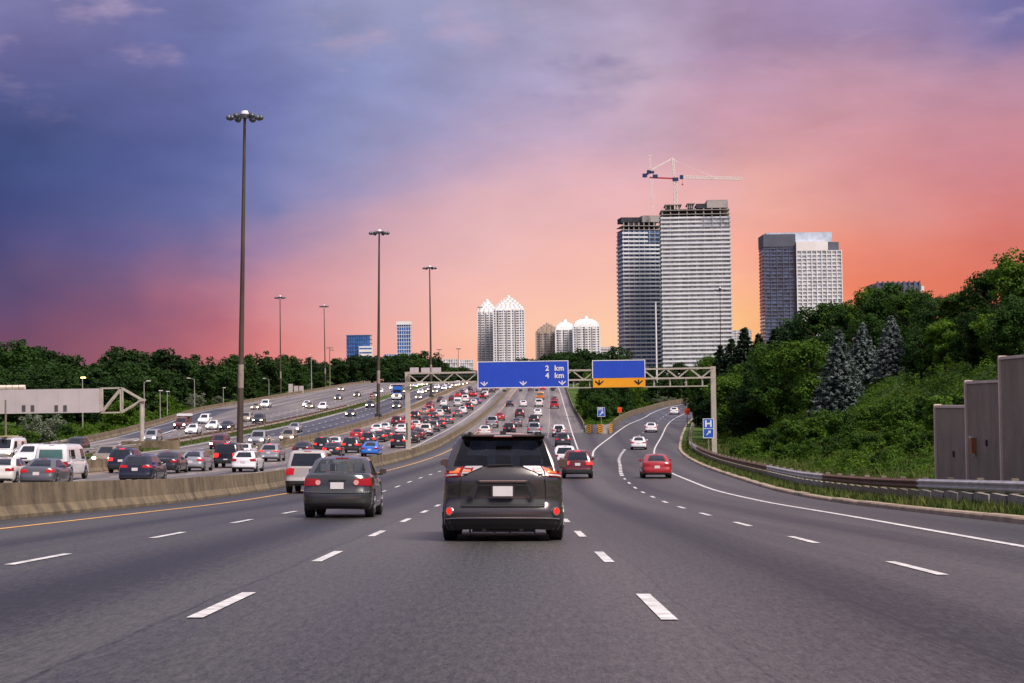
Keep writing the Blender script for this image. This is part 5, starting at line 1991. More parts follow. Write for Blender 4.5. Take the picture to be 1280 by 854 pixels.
def project(p):
    q = CAM_R.transposed() @ Vector(p)
    return 640 + q.x / -q.z * FOC, 427 - q.y / -q.z * FOC
def ground_hit(px, py):
    d = CAM_R @ Vector(((px - 640) / FOC, -(py - 427) / FOC, -1.0))
    t = 20.0
    while t < 1180:
        p = d * (t / d.y)
        if p.z <= rz(p.x, p.y):
            return p.x, p.y
        t *= 1.0015
    return None
def ground_x(px, Y):
    py = 560
    for _ in range(4):
        p = at(px, py, Y)
        py = project((p.x, Y, rz(p.x, Y)))[1]
    return p.x
ALL_CARS = []
ART = ('white', 'pearl', 'silver')
def vehicle(kind, X, Y, colour, facing, label, group, cat=None, lamps='tail', slope_f=None, name=None, lod=None, glass=None):
    """(X, Y) is the ground point under the end that faces the camera"""
    K = KINDS[kind]
    L = K['L']
    yc = Y + L / 2 - .1
    f = slope_f or (lambda y: CV(y))
    dxy = (f(yc + 3) - f(yc - 3)) / 6
    Xc = X + dxy * L / 2
    a, b_ = rz(Xc, yc - 1.4), rz(Xc + dxy * 2.8, yc + 1.4)
    pit = math.atan2(b_ - a, 2.8)
    head = math.atan2(-dxy, 1)
    nm = name or {'suv': 'suv', 'large_suv': 'large_suv', 'cargo_van': 'cargo_van', 'near_minivan': 'minivan', 'near_sedan': 'sedan'}.get(kind, kind)
    t = tag(empty(nm, (Xc, yc, (a + b_) / 2)), label, cat or {'sedan': 'car', 'hatchback': 'car', 'wagon': 'car', 'suv': 'car', 'large_suv': 'car', 'near_sedan': 'car', 'pickup': 'pickup', 'minivan': 'van', 'near_minivan': 'van', 'cargo_van': 'van'}[kind], group)
    M = Matrix.Rotation(head, 4, 'Z') @ Matrix.Rotation(pit, 4, 'X') @ Matrix.Rotation(math.atan(KX), 4, 'Y')
    if facing:
        M = M @ Matrix.Rotation(math.pi, 4, 'Z')
    t.rotation_euler = M.to_euler()
    far = Y > 320 if lod is None else lod
    lampm = {'tail': M_TAIL, 'brake': M_BRAKE, 'off': M_TAILDIM}[lamps if not facing else 'off']
    for pn, me, role in K['parts']:
        if far and pn in ('side_mirror', 'underbody', 'rear_valance', 'brake_light', 'grille', 'license_plate'):
            if not (pn == 'brake_light' and lamps == 'brake' and not facing and Y < 420) and not (pn == 'license_plate' and not facing and Y < 420):
                continue
        if far and facing and pn in ('rear_window', 'rear_bumper', 'taillight'):
            continue
        if far and not facing and pn in ('windshield', 'headlight'):
            continue
        o = bpy.data.objects.new(pn, me)
        COL.objects.link(o)
        o.parent = t
        o.location = (0, -L / 2, 0)
        m = None
        if role == 'paint' or (role == 'mirror' and kind not in ('pickup', 'cargo_van')):
            m = PAINT[colour]
        elif role == 'mirror':
            m = M_TRIM
        elif role == 'tail':
            m = lampm
        elif role == 'high':
            m = M_BRAKE if lamps == 'brake' and not facing else M_TAILDIM
        elif role == 'head':
            m = M_HEAD if facing else M_HEADOFF
        elif role == 'glass' and glass is not None and pn == 'rear_window':
            m = glass
        if m is not None:
            o.material_slots[0].link = 'OBJECT'
            o.material_slots[0].material = m
    for wx, wy, wz in K['wheels']:
        o = meshobj('wheel', K['tyre'], t, (wx, wy - L / 2, wz))
        if not far:
            meshobj('rim', K['rim'], o)
    ALL_CARS.append((t, X, Y, kind, colour))
    return t

# ---- the near minivan
GA = 'vehicles on our carriageway'
van = vehicle('near_minivan', ground_x(628.5, 30.3), 30.3, 'bronze', False, 'dark grey minivan directly ahead, nearest vehicle in our lane', GA, lamps='off')
K = KINDS['near_minivan']
Bd, Cb = K['body'], K['cab']
VL = (0, -K['L'] / 2, 0)
def vp(name, me, parent=None, label=None):
    o = meshobj(name, me, parent or van, VL if parent is None else None)
    if label:
        o['label'] = label
    return o
for o in list(van.children):
    if o.name.split('.')[0] == 'taillight':
        bpy.data.objects.remove(o)
def sgnmap(s, f):
    return lambda a, c: (s * f(a, c)[0], f(a, c)[1])
for s in (-1, 1):
    # outer wrap-round lamp, then the clear wedge on the tailgate
    tl = vp('taillight', Bd.patch('taillight', M_TAILDIM, sgnmap(s, lambda a, c: (.252 + .085 * a, .83 + .165 * c)), 8, 5, .022, .05))
    vp('turn_signal', Bd.patch('turn_signal', M_TAILORG, sgnmap(s, lambda a, c: (.258 + .034 * a, .885 + .07 * c)), 4, 4, .032, .02), tl)
    vp('reversing_lens', Bd.patch('reversing_lens', M_CLEARLENS, sgnmap(s, lambda a, c: (.262 + .05 * a, .835 + .024 * c)), 4, 2, .032, .02), tl)
    wd = vp('lamp_wedge', Bd.patch('lamp_wedge', M_CLEARLENS, sgnmap(s, lambda a, c: (.135 + .112 * a, .995 - (.015 + .155 * a) * (1 - c))), 8, 4, .02, .05))
    for zz in (.945, .905):
        vp('red_bar', Bd.patch('red_bar', M_TAILORG if zz < .92 else M_TAILDIM, sgnmap(s, lambda a, c, zz=zz: (.195 + .048 * a, zz + .017 * c - .008 * (1 - a))), 4, 2, .03, .02), wd)
    vp('red_end', Bd.patch('red_end', M_TAILDIM, sgnmap(s, lambda a, c: (.186 + .012 * a, .91 + .055 * c)), 2, 2, .029, .02), wd)
    vp('dark_bar', Bd.patch('dark_bar', M_TRIM, sgnmap(s, lambda a, c: (.212 + .03 * a, .852 + .014 * c)), 3, 2, .03, .02), wd)
    b = MB()
    p = Bd(.285, .28)
    n = Bd.normal(.285, .28)
    b.tube(Vector((s * p.x, p.y, p.z)) - Vector((s * n.x, n.y, n.z)) * .03, Vector((s * p.x, p.y, p.z)) + Vector((s * n.x, n.y, n.z)) * .012, .072, .072, 18)
    rr = vp('reflector_housing', b.mesh('reflector_housing', M_CHROME))
    b = MB()
    b.tube(Vector((s * p.x, p.y, p.z)), Vector((s * p.x, p.y, p.z)) + Vector((s * n.x, n.y, n.z)) * .02, .055, .052, 18)
    vp('reflector', b.mesh('reflector', M_REFLEX), rr)
tg = vp('tailgate_step', Bd.patch('tailgate_step', M_TRIM, lambda a, c: ((2 * a - 1) * .243 or .0001, .352 + .115 * c), 14, 3, .006, .03))
# tailgate seam lines
vp('tailgate_seam', Bd.patch('tailgate_seam', M_BLACK, lambda a, c: ((2 * a - 1) * .246 or .0001, .468 + .008 * c), 14, 1, .008, .02))
for s in (-1, 1):
    vp('tailgate_seam', Bd.patch('tailgate_seam', M_BLACK, lambda a, c, s=s: (s * (.2475 + .003 * a), .46 + .53 * c), 1, 10, .007, .02))
# raised handle garnish over the plate recess
p = Bd(.0001, .74)
b = MB()
yy = p.y - .03
b.prism([(-.44, yy + .06), (-.38, yy), (.38, yy), (.44, yy + .06)], .955, .985)
vp('tailgate_garnish', b.mesh('tailgate_garnish', PAINT['bronze']))
b = MB()
b.prism([(-.40, yy + .0), (-.37, yy - .006), (.37, yy - .006), (.40, yy + .0)], .978, .988)
vp('chrome_line', b.mesh('chrome_line', M_CHROME))
b = MB()
for s in (-1, 1):
    b.face([(s * .38, yy + .02, .95), (s * .44, yy + .02, .97), (s * .56, yy + .035, .76), (s * .46, yy + .03, .70)])
b.face([(-.38, yy + .018, .90), (.38, yy + .018, .90), (.40, yy + .018, .955), (-.40, yy + .018, .955)])
vp('plate_recess', b.mesh('plate_recess', M_TRIM))
b = MB()
b.box(-.19, .19, yy + .01, yy + .05, .735, .895)
vp('plate_frame', b.mesh('plate_frame', M_TRIM))
for o in van.children:
    if o.name.split('.')[0] == 'license_plate':
        o.location = (0, VL[1] + yy - Bd(.0001, (.80 - .185) / 1.0).y + .025, .015)
b = MB()
b.prism([(-.69, .50), (-.64, .30), (-.52, .205), (.52, .205), (.64, .30), (.69, .50), (.6, .75), (-.6, .75)], 1.705, 1.735)
sp_ = vp('roof_spoiler', b.mesh('roof_spoiler', PAINT['bronze']))
b = MB()
b.box(-.14, .14, .195, .24, 1.702, 1.722)
vp('high_brake_lamp', b.mesh('high_brake_lamp', M_HEADOFF), sp_)
for s in (-1, 1):
    b = MB()
    b.bar((s * .56, .9, 1.76), (s * .56, 3.2, 1.75), .05, .06)
    vp('roof_rail', b.mesh('roof_rail', M_TRIM))
b = MB()
b.prism([(-.05, .7), (.05, .7), (.02, .95), (-.02, .95)], 1.74, 1.80)
vp('shark_fin', b.mesh('shark_fin', M_TRIM))
b = MB()
b.bar((-.25, .135, 1.235), (.18, .155, 1.245), .02, .02)
vp('rear_wiper', b.mesh('rear_wiper', M_TRIM))
vp('chrome_strip', Bd.patch('chrome_strip', M_CHROME, lambda a, c: ((2 * a - 1) * .30 or .0001, .158 + .012 * c), 18, 1, .012, .02))
b = MB()
for x in (-.30, .30):
    b.tube((x, .12, .20), (x, .5, .20), .035, .035, 10)
b.box(-.5, .5, .3, 1.2, .15, .19)
for x in (-.55, .5, .1, -.15):
    b.box(x, x + .03, .2, .3, .13, .2)
vp('exhaust', b.mesh('exhaust', M_DARKMETAL))
def seats(par, VL, rows_, zseat, mat, W):
    for y, xs in rows_:
        for x in xs:
            b = MB()
            b.prism([(x - .24, y), (x + .24, y), (x + .22, y + .13), (x - .22, y + .13)], .45, zseat)
            o = meshobj('seat', b.mesh('seat', mat), par, VL)
            b = MB()
            b.prism([(x - .13, y + .02), (x - .10, y - .01), (x + .10, y - .01), (x + .13, y + .02), (x + .10, y + .1), (x - .10, y + .1)], zseat + .03, zseat + .22)
            meshobj('headrest', b.mesh('headrest', mat), o)
seats(van, VL, [(.85, (-.5, .0, .5)), (1.75, (-.45, .45)), (2.75, (-.42, .42))], 1.18, M_SEATD, 1)
b = MB()
b.box(-.85, .85, .3, 4.0, .4, 1.05)
vp('interior_floor', b.mesh('interior_floor', M_SEATD))
b = MB()
b.box(-.14, .14, 3.05, 3.10, 1.48, 1.58)
vp('interior_mirror', b.mesh('interior_mirror', M_TRIM))

# ---- the near grey sedan
sed = vehicle('near_sedan', ground_x(421, 45.5), 45.5, 'steel', False, 'dark grey sedan in the lane left of the minivan', GA, lamps='off')
K = KINDS['near_sedan']
Bd = K['body']
SL = (0, -K['L'] / 2, 0)
def sp2(name, me, parent=None):
    return meshobj(name, me, parent or sed, SL if parent is None else None)
for s in (-1, 1):
    p = Bd(.203, .765)
    b = MB()
    b.tube((s * p.x, p.y - .035, p.z), (s * p.x, p.y + .02, p.z), .062, .066, 16)
    sp2('reversing_lens', b.mesh('reversing_lens', material('pink_lens', (.75, .35, .33), .15, 0, .05)))
sp2('trunk_bar', Bd.patch('trunk_bar', M_TRIM, lambda a, c: ((2 * a - 1) * .095 or .0001, .83 + .025 * c), 8, 1, .03, .05))
sp2('trunk_seam', Bd.patch('trunk_seam', M_BLACK, lambda a, c: ((2 * a - 1) * .2 or .0001, .535 + .01 * c), 12, 1, .006, .02))
for s in (-1, 1):
    sp2('trunk_seam', Bd.patch('trunk_seam', M_BLACK, lambda a, c, s=s: (s * (.2 + .003 * a), .54 + .12 * c), 1, 3, .006, .02))
sp2('bumper_lip', Bd.patch('bumper_lip', PAINT['steel'], lambda a, c: ((2 * a - 1) * .33 or .0001, .475 + .03 * c), 18, 2, .018, .04))
b = MB()
b.tube((0, 1.42, 1.47), (0, 1.25, 1.72), .008, .005, 6)
sp2('antenna', b.mesh('antenna', M_TRIM))
seats(sed, SL, [(1.25, (-.42, 0, .42)), (2.2, (-.38, .38))], 1.10, M_SEAT, 1)
b = MB()
b.box(-.72, .72, 1.0, 3.2, .4, .96)
sp2('interior_floor', b.mesh('interior_floor', M_SEAT))
b = MB()
b.box(-.6, .6, .62, 1.25, 1.0, 1.06)
sp2('parcel_shelf', b.mesh('parcel_shelf', M_SEAT))

# ---- everything else on our carriageway: kind, px, py of the rear tyres, colour, lamps, label
A_CARS = [
    ('large_suv', 383, 83.0, 'champagne', 'tail', 'tall pale silver SUV half hidden behind the dark grey sedan', None),
    ('suv', 722, 113.0, 'maroon', 'brake', 'dark red crossover braking just right of the minivan', None),
    ('suv', 706, 143.0, 'white', 'off', 'white SUV between the minivan and the dark red crossover', None),
    ('suv', 703.5, 559, 'charcoal', 'tail', 'charcoal SUV with red lamps ahead of the white SUV', None),
    ('suv', 698.5, 546.5, 'white', 'tail', 'white SUV carrying a dark spare wheel on its tailgate', 'spare'),
    ('pickup', 667.5, 545, 'silver', 'tail', 'silver pickup right above the minivan roof', None),
    ('suv', 667.5, 531, 'black', 'off', 'small black SUV just ahead of the silver pickup', None),
    ('suv', 636.5, 543.5, 'black', 'tail', 'black off-roader with spare wheel, seen over the minivan roof', 'spare'),
    ('sedan', 645.5, 534, 'grey', 'tail', 'grey sedan ahead and right of the black off-roader', None),
    ('sedan', 605.5, 545, 'pearl', 'tail', 'pearl white sedan beside the barrier, seen over the minivan roof', None),
    ('pickup', 614.5, 535, 'silver', 'off', 'grey pickup ahead of the pearl sedan along the barrier', None),
    ('sedan', 624.5, 526, 'red', 'tail', 'red sedan by the yellow line ahead of the grey pickup', None),
    ('suv', 649.5, 522, 'maroon', 'off', 'maroon SUV in the middle lane of the hill', None),
    ('sedan', 672, 520.5, 'white', 'off', 'white sedan on the hill in front of the silver pickup', None),
    ('sedan', 637, 508.5, 'navy', 'tail', 'navy sedan with red lamps by the yellow line, high on the hill', None),
    ('sedan', 654, 508.5, 'white', 'tail', 'white sedan in the middle lane, high on the hill', None),
    ('pickup', 673.5, 509, 'white', 'tail', 'white pickup high on the hill below the large sign', None),
    ('cargo_van', 675.5, 500, 'orange', 'brake', 'small orange van ahead of the white pickup', None),
    ('sedan', 693, 503, 'maroon', 'tail', 'dark red sedan in the right lane near the hilltop', None),
    ('pickup', 693, 511, 'red', 'tail', 'red pickup following the dark red sedan in the right lane', None),
    ('sedan', 663.5, 489, 'grey', 'off', 'tiny grey car under the large sign, middle', None),
    ('sedan', 678.5, 488, 'red', 'brake', 'tiny red car under the large sign, right of the grey one', None),
    ('sedan', 691.5, 487, 'charcoal', 'off', 'tiny dark car under the right end of the large sign', None),
]
ramp_mid = lambda y: (RDASH(y) + RSOLID(y)) / 2
R_CARS = [
    ('sedan', 821.5, 113.0, 'red', 'off', 'red coupe in the exit lane, nearest car on the ramp', None),
    ('sedan', 798, 562.5, 'white', 'tail', 'white sedan on the exit ramp ahead of the red coupe', None),
    ('sedan', 813.5, 541, 'white', 'tail', 'white sedan second ahead of the red coupe, near the crash cushion', None),
    ('sedan', 842, 518.5, 'white', 'off', 'white car farthest up the curving exit ramp', None),
]
def spare_wheel(t, kind):
    L = KINDS[kind]['L']
    b = MB()
    b.tube((0, -.22, 0), (0, .0, 0), .36, .36, 18)
    o = b.build('spare_wheel', M_TYRE, t, loc=(.0, -L / 2 + .04, .98))
    b = MB()
    b.tube((0, -.235, 0), (0, -.2, 0), .18, .2, 14)
    b.build('hub_cover', M_RIM, o)
for lst, sf in ((A_CARS, None), (R_CARS, lambda y: RSOLID(y))):
    for kind, px, py, colr, lm, lab, ex in lst:
        if py < 400:
            X, Y = ground_x(px, py), py
        else:
            X, Y = ground_hit(px, py)
        t = vehicle(kind, X, Y, colr, False, lab, GA if sf is None else 'vehicles on the exit ramp', lamps=lm, slope_f=sf, lod=Y > 330)
        if ex:
            spare_wheel(t, kind)

# ---- jammed carriageway beyond the barrier (same direction): kind, px, py or distance, colour, lamps, label or None
B_CARS = [
    ('sedan', -6, 99, 'pearl', 'off', 'pale sedan cut off by the left picture edge'),
    ('sedan', 32, 95, 'grey', 'tail', 'grey sedan with red lamps behind the barrier at far left'),
    ('cargo_van', 75, 108, 'white', 'off', 'white cargo van with two teal rear windows'),
    ('wagon', 161, 101, 'navy', 'tail', 'dark blue wagon with red lamps close behind the barrier'),
    ('suv', 151, 127, 'navy', 'brake', 'dark SUV half hidden behind the dark blue wagon'),
    ('sedan', 196, 126, 'black', 'off', 'black sedan just right of the dark blue wagon'),
    ('sedan', 241, 132, 'silver', 'tail', 'silver sedan alone behind the barrier, left of the black SUV'),
    ('large_suv', 293.5, 144, 'black', 'brake', 'large black SUV with red lamps below the tallest mast'),
    ('hatchback', 321, 130, 'white', 'off', 'white hatchback right of the large black SUV'),
    ('sedan', 300, 176, 'white', 'off', 'white car roof showing above the large black SUV'),
    ('wagon', 343, 166, 'silver', 'brake', 'silver wagon with brake lamps right of the tallest mast'),
    ('sedan', 383, 186, 'black', 'off', 'black car roof above the tall pale silver SUV'),
    ('suv', 412, 200, 'black', 'brake', None), ('sedan', 424, 212, 'white', 'tail', None), ('sedan', 419, 183, 'black', 'brake', None),
    ('suv', 442.5, 566.5, 'black', 'brake', None), ('sedan', 438, 550, 'red', 'tail', None), ('suv', 455, 558, 'charcoal', 'brake', None),
    ('sedan', 466, 571, 'blue', 'off', 'bright blue sedan left of the gantry post, behind the barrier'),
    ('sedan', 467, 553, 'black', 'brake', None), ('sedan', 482.5, 551, 'bronze', 'brake', None), ('sedan', 467, 543, 'white', 'tail', None),
    ('sedan', 482.5, 541, 'white', 'tail', None), ('suv', 490, 533, 'maroon', 'tail', None), ('sedan', 498, 543, 'white', 'tail', None),
    ('suv', 502, 560.5, 'black', 'brake', 'black SUV just left of the gantry post foot'), ('sedan', 517.5, 554, 'black', 'off', None),
    ('sedan', 510, 531, 'red', 'brake', None), ('sedan', 509, 540, 'red', 'brake', None), ('suv', 518, 525.5, 'black', 'brake', None),
    ('sedan', 521, 537.5, 'pearl', 'tail', None), ('suv', 535, 517, 'red', 'brake', None), ('sedan', 541, 509.5, 'maroon', 'tail', None),
    ('sedan', 526, 519, 'tan', 'brake', None), ('sedan', 533, 531, 'charcoal', 'tail', None), ('sedan', 538.5, 525, 'black', 'brake', None),
    ('sedan', 547, 521.5, 'pearl', 'tail', None), ('suv', 533.5, 545, 'pearl', 'tail', None), ('suv', 542, 540, 'grey', 'tail', None),
    ('sedan', 551.5, 536, 'black', 'brake', None), ('sedan', 526, 550, 'maroon', 'tail', None), ('suv', 556, 517.5, 'black', 'off', None),
    ('sedan', 552, 508, 'white', 'tail', None), ('sedan', 555, 503, 'charcoal', 'tail', None), ('sedan', 559.5, 530, 'grey', 'brake', None),
    ('sedan', 569, 521.5, 'grey', 'brake', None), ('sedan', 576, 517.5, 'white', 'off', None), ('suv', 585, 513, 'black', 'brake', None),
    ('cargo_van', 569.5, 508.5, 'white', 'off', None), ('sedan', 562.5, 501.5, 'maroon', 'tail', None), ('sedan', 569, 497, 'red', 'brake', None),
    ('sedan', 573.5, 493.5, 'charcoal', 'tail', None), ('minivan', 579.5, 502.5, 'white', 'tail', None), ('sedan', 588, 507, 'pearl', 'tail', None),
    ('sedan', 595, 505, 'purple', 'brake', None), ('suv', 602, 499, 'maroon', 'brake', None), ('suv', 605, 496.5, 'white', 'brake', None),
    ('sedan', 591, 496, 'red', 'brake', None), ('sedan', 586, 495.5, 'charcoal', 'off', None), ('sedan', 580, 492.5, 'white', 'tail', None),
    ('sedan', 585, 489, 'black', 'tail', None), ('sedan', 595.5, 490, 'silver', 'off', None), ('sedan', 603, 489, 'charcoal', 'off', None),
    ('sedan', 608, 488, 'grey', 'off', None), ('sedan', 614.5, 488, 'black', 'off', None), ('sedan', 621, 487.5, 'red', 'tail', None), ('sedan', 616, 491, 'charcoal', 'off', None),
]
ORD = ['first', 'second', 'third', 'fourth', 'fifth', 'sixth', 'seventh', 'eighth', 'ninth', 'tenth', 'eleventh', 'twelfth', 'thirteenth', 'fourteenth', 'fifteenth', 'sixteenth',
       'seventeenth', 'eighteenth', 'nineteenth', 'twentieth', 'twenty-first', 'twenty-second', 'twenty-third', 'twenty-fourth', 'twenty-fifth', 'twenty-sixth', 'twenty-seventh', 'twenty-eighth']
def resolve(lst, lane_of, lane_c, gap=1.6, snap=.55):
    """turn pixel pairs into ground points, pull towards lane centres and keep bumpers apart"""
    res = []
    for kind, px, py, colr, lm, lab in lst:
        if py < 400:
            X, Y = ground_x(px, py), py
        else:
            X, Y = ground_hit(px, py)
        u = X - CV(Y)
        ln = lane_of(u, Y)
        u = u + (lane_c(ln, Y) - u) * snap
        res.append([ln, Y, u, kind, colr, lm, lab])
    for ln in set(r[0] for r in res):
        q = sorted([r for r in res if r[0] == ln], key=lambda r: r[1])
        for a, b in zip(q, q[1:]):
            need = a[1] + KINDS[a[3]]['L'] + gap if a[3] in KINDS else a[1] + 8
            if b[1] < need:
                b[1] = need
        for i, r in enumerate(q):
            r.append(i)
    return res
LANE_B = ['rightmost', 'second from right', 'third from right', 'leftmost']
kn = {'sedan': 'sedan', 'suv': 'SUV', 'large_suv': 'large SUV', 'hatchback': 'hatchback', 'wagon': 'wagon', 'minivan': 'minivan', 'pickup': 'pickup', 'cargo_van': 'van', 'semi': 'truck'}
def lane_b(u, y):
    return max(0, min(3, int((-15.1 - u) / 3.55)))
for ln, Y, u, kind, colr, lm, lab, i in resolve(B_CARS, lane_b, lambda l, y: -15.1 - 3.55 * (l + .5)):
    lab = lab or '%s %s, %s vehicle from the camera in the %s jammed lane' % (colr, kn[kind], ORD[i], LANE_B[ln])
    vehicle(kind, CV(Y) + u, Y, colr, False, lab, 'jammed cars beyond the concrete barrier', lamps=lm)

# ---- oncoming traffic: near carriageway and far carriageway
C1_CARS = [
    ('suv', 7, 155, 'white', 'head', 'white oncoming car at left edge behind the grey sedan'),
    ('suv', 123, 583, 'tan', 'head', 'oncoming tan car just right of the white cargo van'),
    ('suv', 279, 562, 'maroon', 'head', 'oncoming maroon SUV with bright lamps left of the tallest mast'),
    ('pickup', 317, 558, 'silver', 'head', 'oncoming silver pickup half hidden by the tallest mast'),
    ('sedan', 369, 541, 'silver', 'head', 'oncoming silver sedan beside the grass strip'),
    ('suv', 376, 553, 'tan', 'head', 'oncoming tan SUV at the start of the dark asphalt'),
    ('sedan', 431.5, 521, 'black', 'head', 'oncoming black sedan alone on the dark asphalt'),
    ('suv', 465, 510, 'charcoal', 'head', 'oncoming charcoal SUV just left of the middle mast'),
    ('suv', 497, 511, 'charcoal', 'head', 'oncoming charcoal SUV below the blue truck'),
    ('sedan', 524, 499.5, 'gold', 'head', None), ('sedan', 525.5, 492.5, 'white', 'head', None), ('sedan', 531, 491.5, 'tan', 'head', None), ('suv', 546.5, 492, 'gold', 'head', None),
    ('sedan', 540, 489, 'silver', 'head', None), ('sedan', 558, 487.5, 'white', 'head', None), ('sedan', 566, 486, 'silver', 'head', None), ('sedan', 549, 486, 'white', 'head', None),
    ('suv', 556, 484.5, 'white', 'head', None), ('sedan', 573, 484.5, 'gold', 'head', None), ('sedan', 581, 484, 'white', 'head', None), ('sedan', 589, 484, 'silver', 'head', None), ('suv', 577, 483, 'white', 'head', None), ('sedan', 594, 482.5, 'gold', 'head', None),
    ('sedan', 568, 483, 'white', 'head', None), ('sedan', 586, 482, 'white', 'head', None),
]
C2_CARS = [
    ('cargo_van', 6, 577.5, 'white', 'head', 'oncoming white van with a ladder rack at the left picture edge'),
    ('suv', 88, 567, 'black', 'head', 'oncoming black car above the roof of the white cargo van'),
    ('suv', 187, 554, 'silver', 'head', 'oncoming silver SUV right of the pale sign post'),
    ('pickup', 226, 537, 'maroon', 'head', 'oncoming dark red work truck with a load behind its cab'),
    ('sedan', 237, 543, 'white', 'head', 'oncoming white sedan in front of the dark red truck'),
    ('suv', 257, 530, 'white', 'head', 'oncoming white SUV near the far wall, behind the others'),
    ('sedan', 262, 537.5, 'white', 'head', 'oncoming white sedan left of the navy sedan'),
    ('sedan', 277.5, 538.5, 'navy', 'head', 'oncoming navy sedan right of two white cars'),
    ('suv', 303, 527.5, 'gold', 'head', 'oncoming gold SUV just left of the tallest mast'),
    ('suv', 318, 530, 'black', 'head', 'oncoming black SUV right behind the tallest mast'),
    ('pickup', 335, 510, 'white', 'head', 'oncoming white pickup on the merging lane at the far wall'),
    ('sedan', 323, 512.5, 'tan', 'head', 'oncoming tan sedan next to the merging white pickup'),
    ('sedan', 380.5, 509, 'white', 'head', 'oncoming white sedan, left of three abreast'),
    ('sedan', 391, 511, 'tan', 'head', 'oncoming tan sedan, middle of three abreast'),
    ('suv', 403, 512.5, 'white', 'head', 'oncoming white SUV, right of three abreast'),
    ('sedan', 421.5, 500, 'charcoal', 'head', None), ('sedan', 449.5, 496, 'charcoal', 'head', None), ('sedan', 424, 489, 'tan', 'head', None), ('sedan', 473, 491.5, 'white', 'head', None),
    ('suv', 473, 497, 'tan', 'head', None), ('suv', 487, 487.5, 'white', 'head', None), ('sedan', 504, 487, 'white', 'head', None), ('sedan', 512, 485.5, 'white', 'head', None), ('sedan', 519, 484, 'silver', 'head', None),
    ('sedan', 527, 484.5, 'white', 'head', None), ('suv', 533, 483.5, 'white', 'head', None), ('sedan', 541, 483, 'silver', 'head', None), ('sedan', 520, 488, 'gold', 'head', None),
]
def lane_c1(u, y):
    return max(0, min(2, int((-32.4 - u) / 3.4)))
LANE_C1 = ['right', 'middle', 'left']
for ln, Y, u, kind, colr, lm, lab, i in resolve(C1_CARS, lane_c1, lambda l, y: -32.4 - 3.4 * (l + .5), 4.0):
    lab = lab or 'oncoming %s %s, %s from the camera in the %s lane of the nearer oncoming road' % (colr, kn[kind], ORD[i], LANE_C1[ln])
    t = vehicle(kind, CV(Y) + u, Y, colr, True, lab, 'oncoming cars on the nearer road')
def c2w(y):
    return (med_l(y) - .9 - C2EDGE(y) - 1.4)
def lane_c2(u, y):
    return max(0, min(4, int((med_l(y) - CV(y) - .9 - u) / (c2w(y) / 5))))
LANE_C2 = ['rightmost', 'second', 'third', 'fourth', 'leftmost']
for ln, Y, u, kind, colr, lm, lab, i in resolve(C2_CARS, lane_c2, lambda l, y: med_l(y) - CV(y) - .9 - c2w(y) / 5 * (l + .5), 4.0, .35):
    lab = lab or 'oncoming %s %s, %s from the camera in the %s lane of the far road' % (colr, kn[kind], ORD[i], LANE_C2[ln])
    t = vehicle(kind, CV(Y) + u, Y, colr, True, lab, 'oncoming cars on the far road')
    if 'ladder rack' in lab:
        for k in range(3):
            b = MB()
            b.box(-.8, .8, -1.6 + k * 1.4, -1.5 + k * 1.4, 2.12, 2.22)
            b.build('rack_bar', M_GALV, t)
        b = MB()
        b.box(-.3, .3, -2.0, 2.0, 2.222, 2.28)
        b.build('ladder', M_LADDER, t)
    if 'work truck' in lab:
        b = MB()
        b.box(-.95, .95, -2.75, -.9, 1.0, 2.0)
        b.build('truck_load', M_RUST, t)
        b = MB()
        b.box(-1.05, 1.05, -2.8, -.6, 2.02, 2.35)
        b.build('load_cover', M_WHITE, t)
# ---- blue articulated lorry among the oncoming cars
X, Y = ground_hit(495.5, 500.5)
tr = thing('articulated_truck', 'oncoming blue articulated truck with white bonnet left of the gantry post', 'truck', (X, Y, rz(X, Y)), group='oncoming cars on the nearer road')
dxy = (CV(Y + 5) - CV(Y - 5)) / 10
tr.rotation_euler = (math.atan2(rz(X, Y + 5) - rz(X, Y - 5), 10), math.atan(KX), math.atan2(-dxy, 1))
b = MB(); b.box(-1.15, 1.15, 1.9, 4.0, .9, 2.9); b.prism([(-1.1, 2.0), (1.1, 2.0), (1.1, 4.0), (-1.1, 4.0)], 2.9, 3.6); b.build('cab', PAINT['blue'], tr)
b = MB(); b.prism([(-.85, .25), (.85, .25), (1.05, 1.9), (-1.05, 1.9)], .9, 1.75); b.build('bonnet', PAINT['white'], tr)
b = MB(); b.box(-1.0, 1.0, 1.84, 1.9, 1.95, 2.7); b.build('windshield', M_GLASS, tr)
b = MB(); b.box(-.5, .5, .2, .25, .95, 1.6); b.build('grille', M_CHROME, tr)
b = MB(); b.box(-1.15, 1.15, .0, .3, .45, .85); b.build('bumper', M_WHITE, tr)
b = MB(); b.box(-1.28, 1.28, 4.8, 17.5, 1.2, 3.9); b.build('trailer', PAINT['navy'], tr)
b = MB(); b.box(-.5, .5, .6, 17.0, .6, 1.0); b.build('chassis', M_TRIM, tr)
for s in (-1, 1):
    b = MB(); b.box(s * .95 - .18, s * .95 + .18, .12, .24, 1.0, 1.3); b.build('headlight', M_HEAD, tr)
    b = MB(); b.box(s * 1.35 - .12, s * 1.35 + .12, 1.7, 1.85, 2.0, 2.6); b.build('side_mirror', M_TRIM, tr)
    b = MB(); b.tube((s * 1.25, 4.2, 1.0), (s * 1.25, 4.2, 4.1), .09, .09, 8); b.build('exhaust_stack', M_CHROME, tr)
    for yy in (1.2, 3.6, 15.2, 16.4):
        meshobj('wheel', KINDS['large_suv']['tyre'], tr, (s * 1.0, yy, .5)).scale = (1.5, 1.28, 1.28)
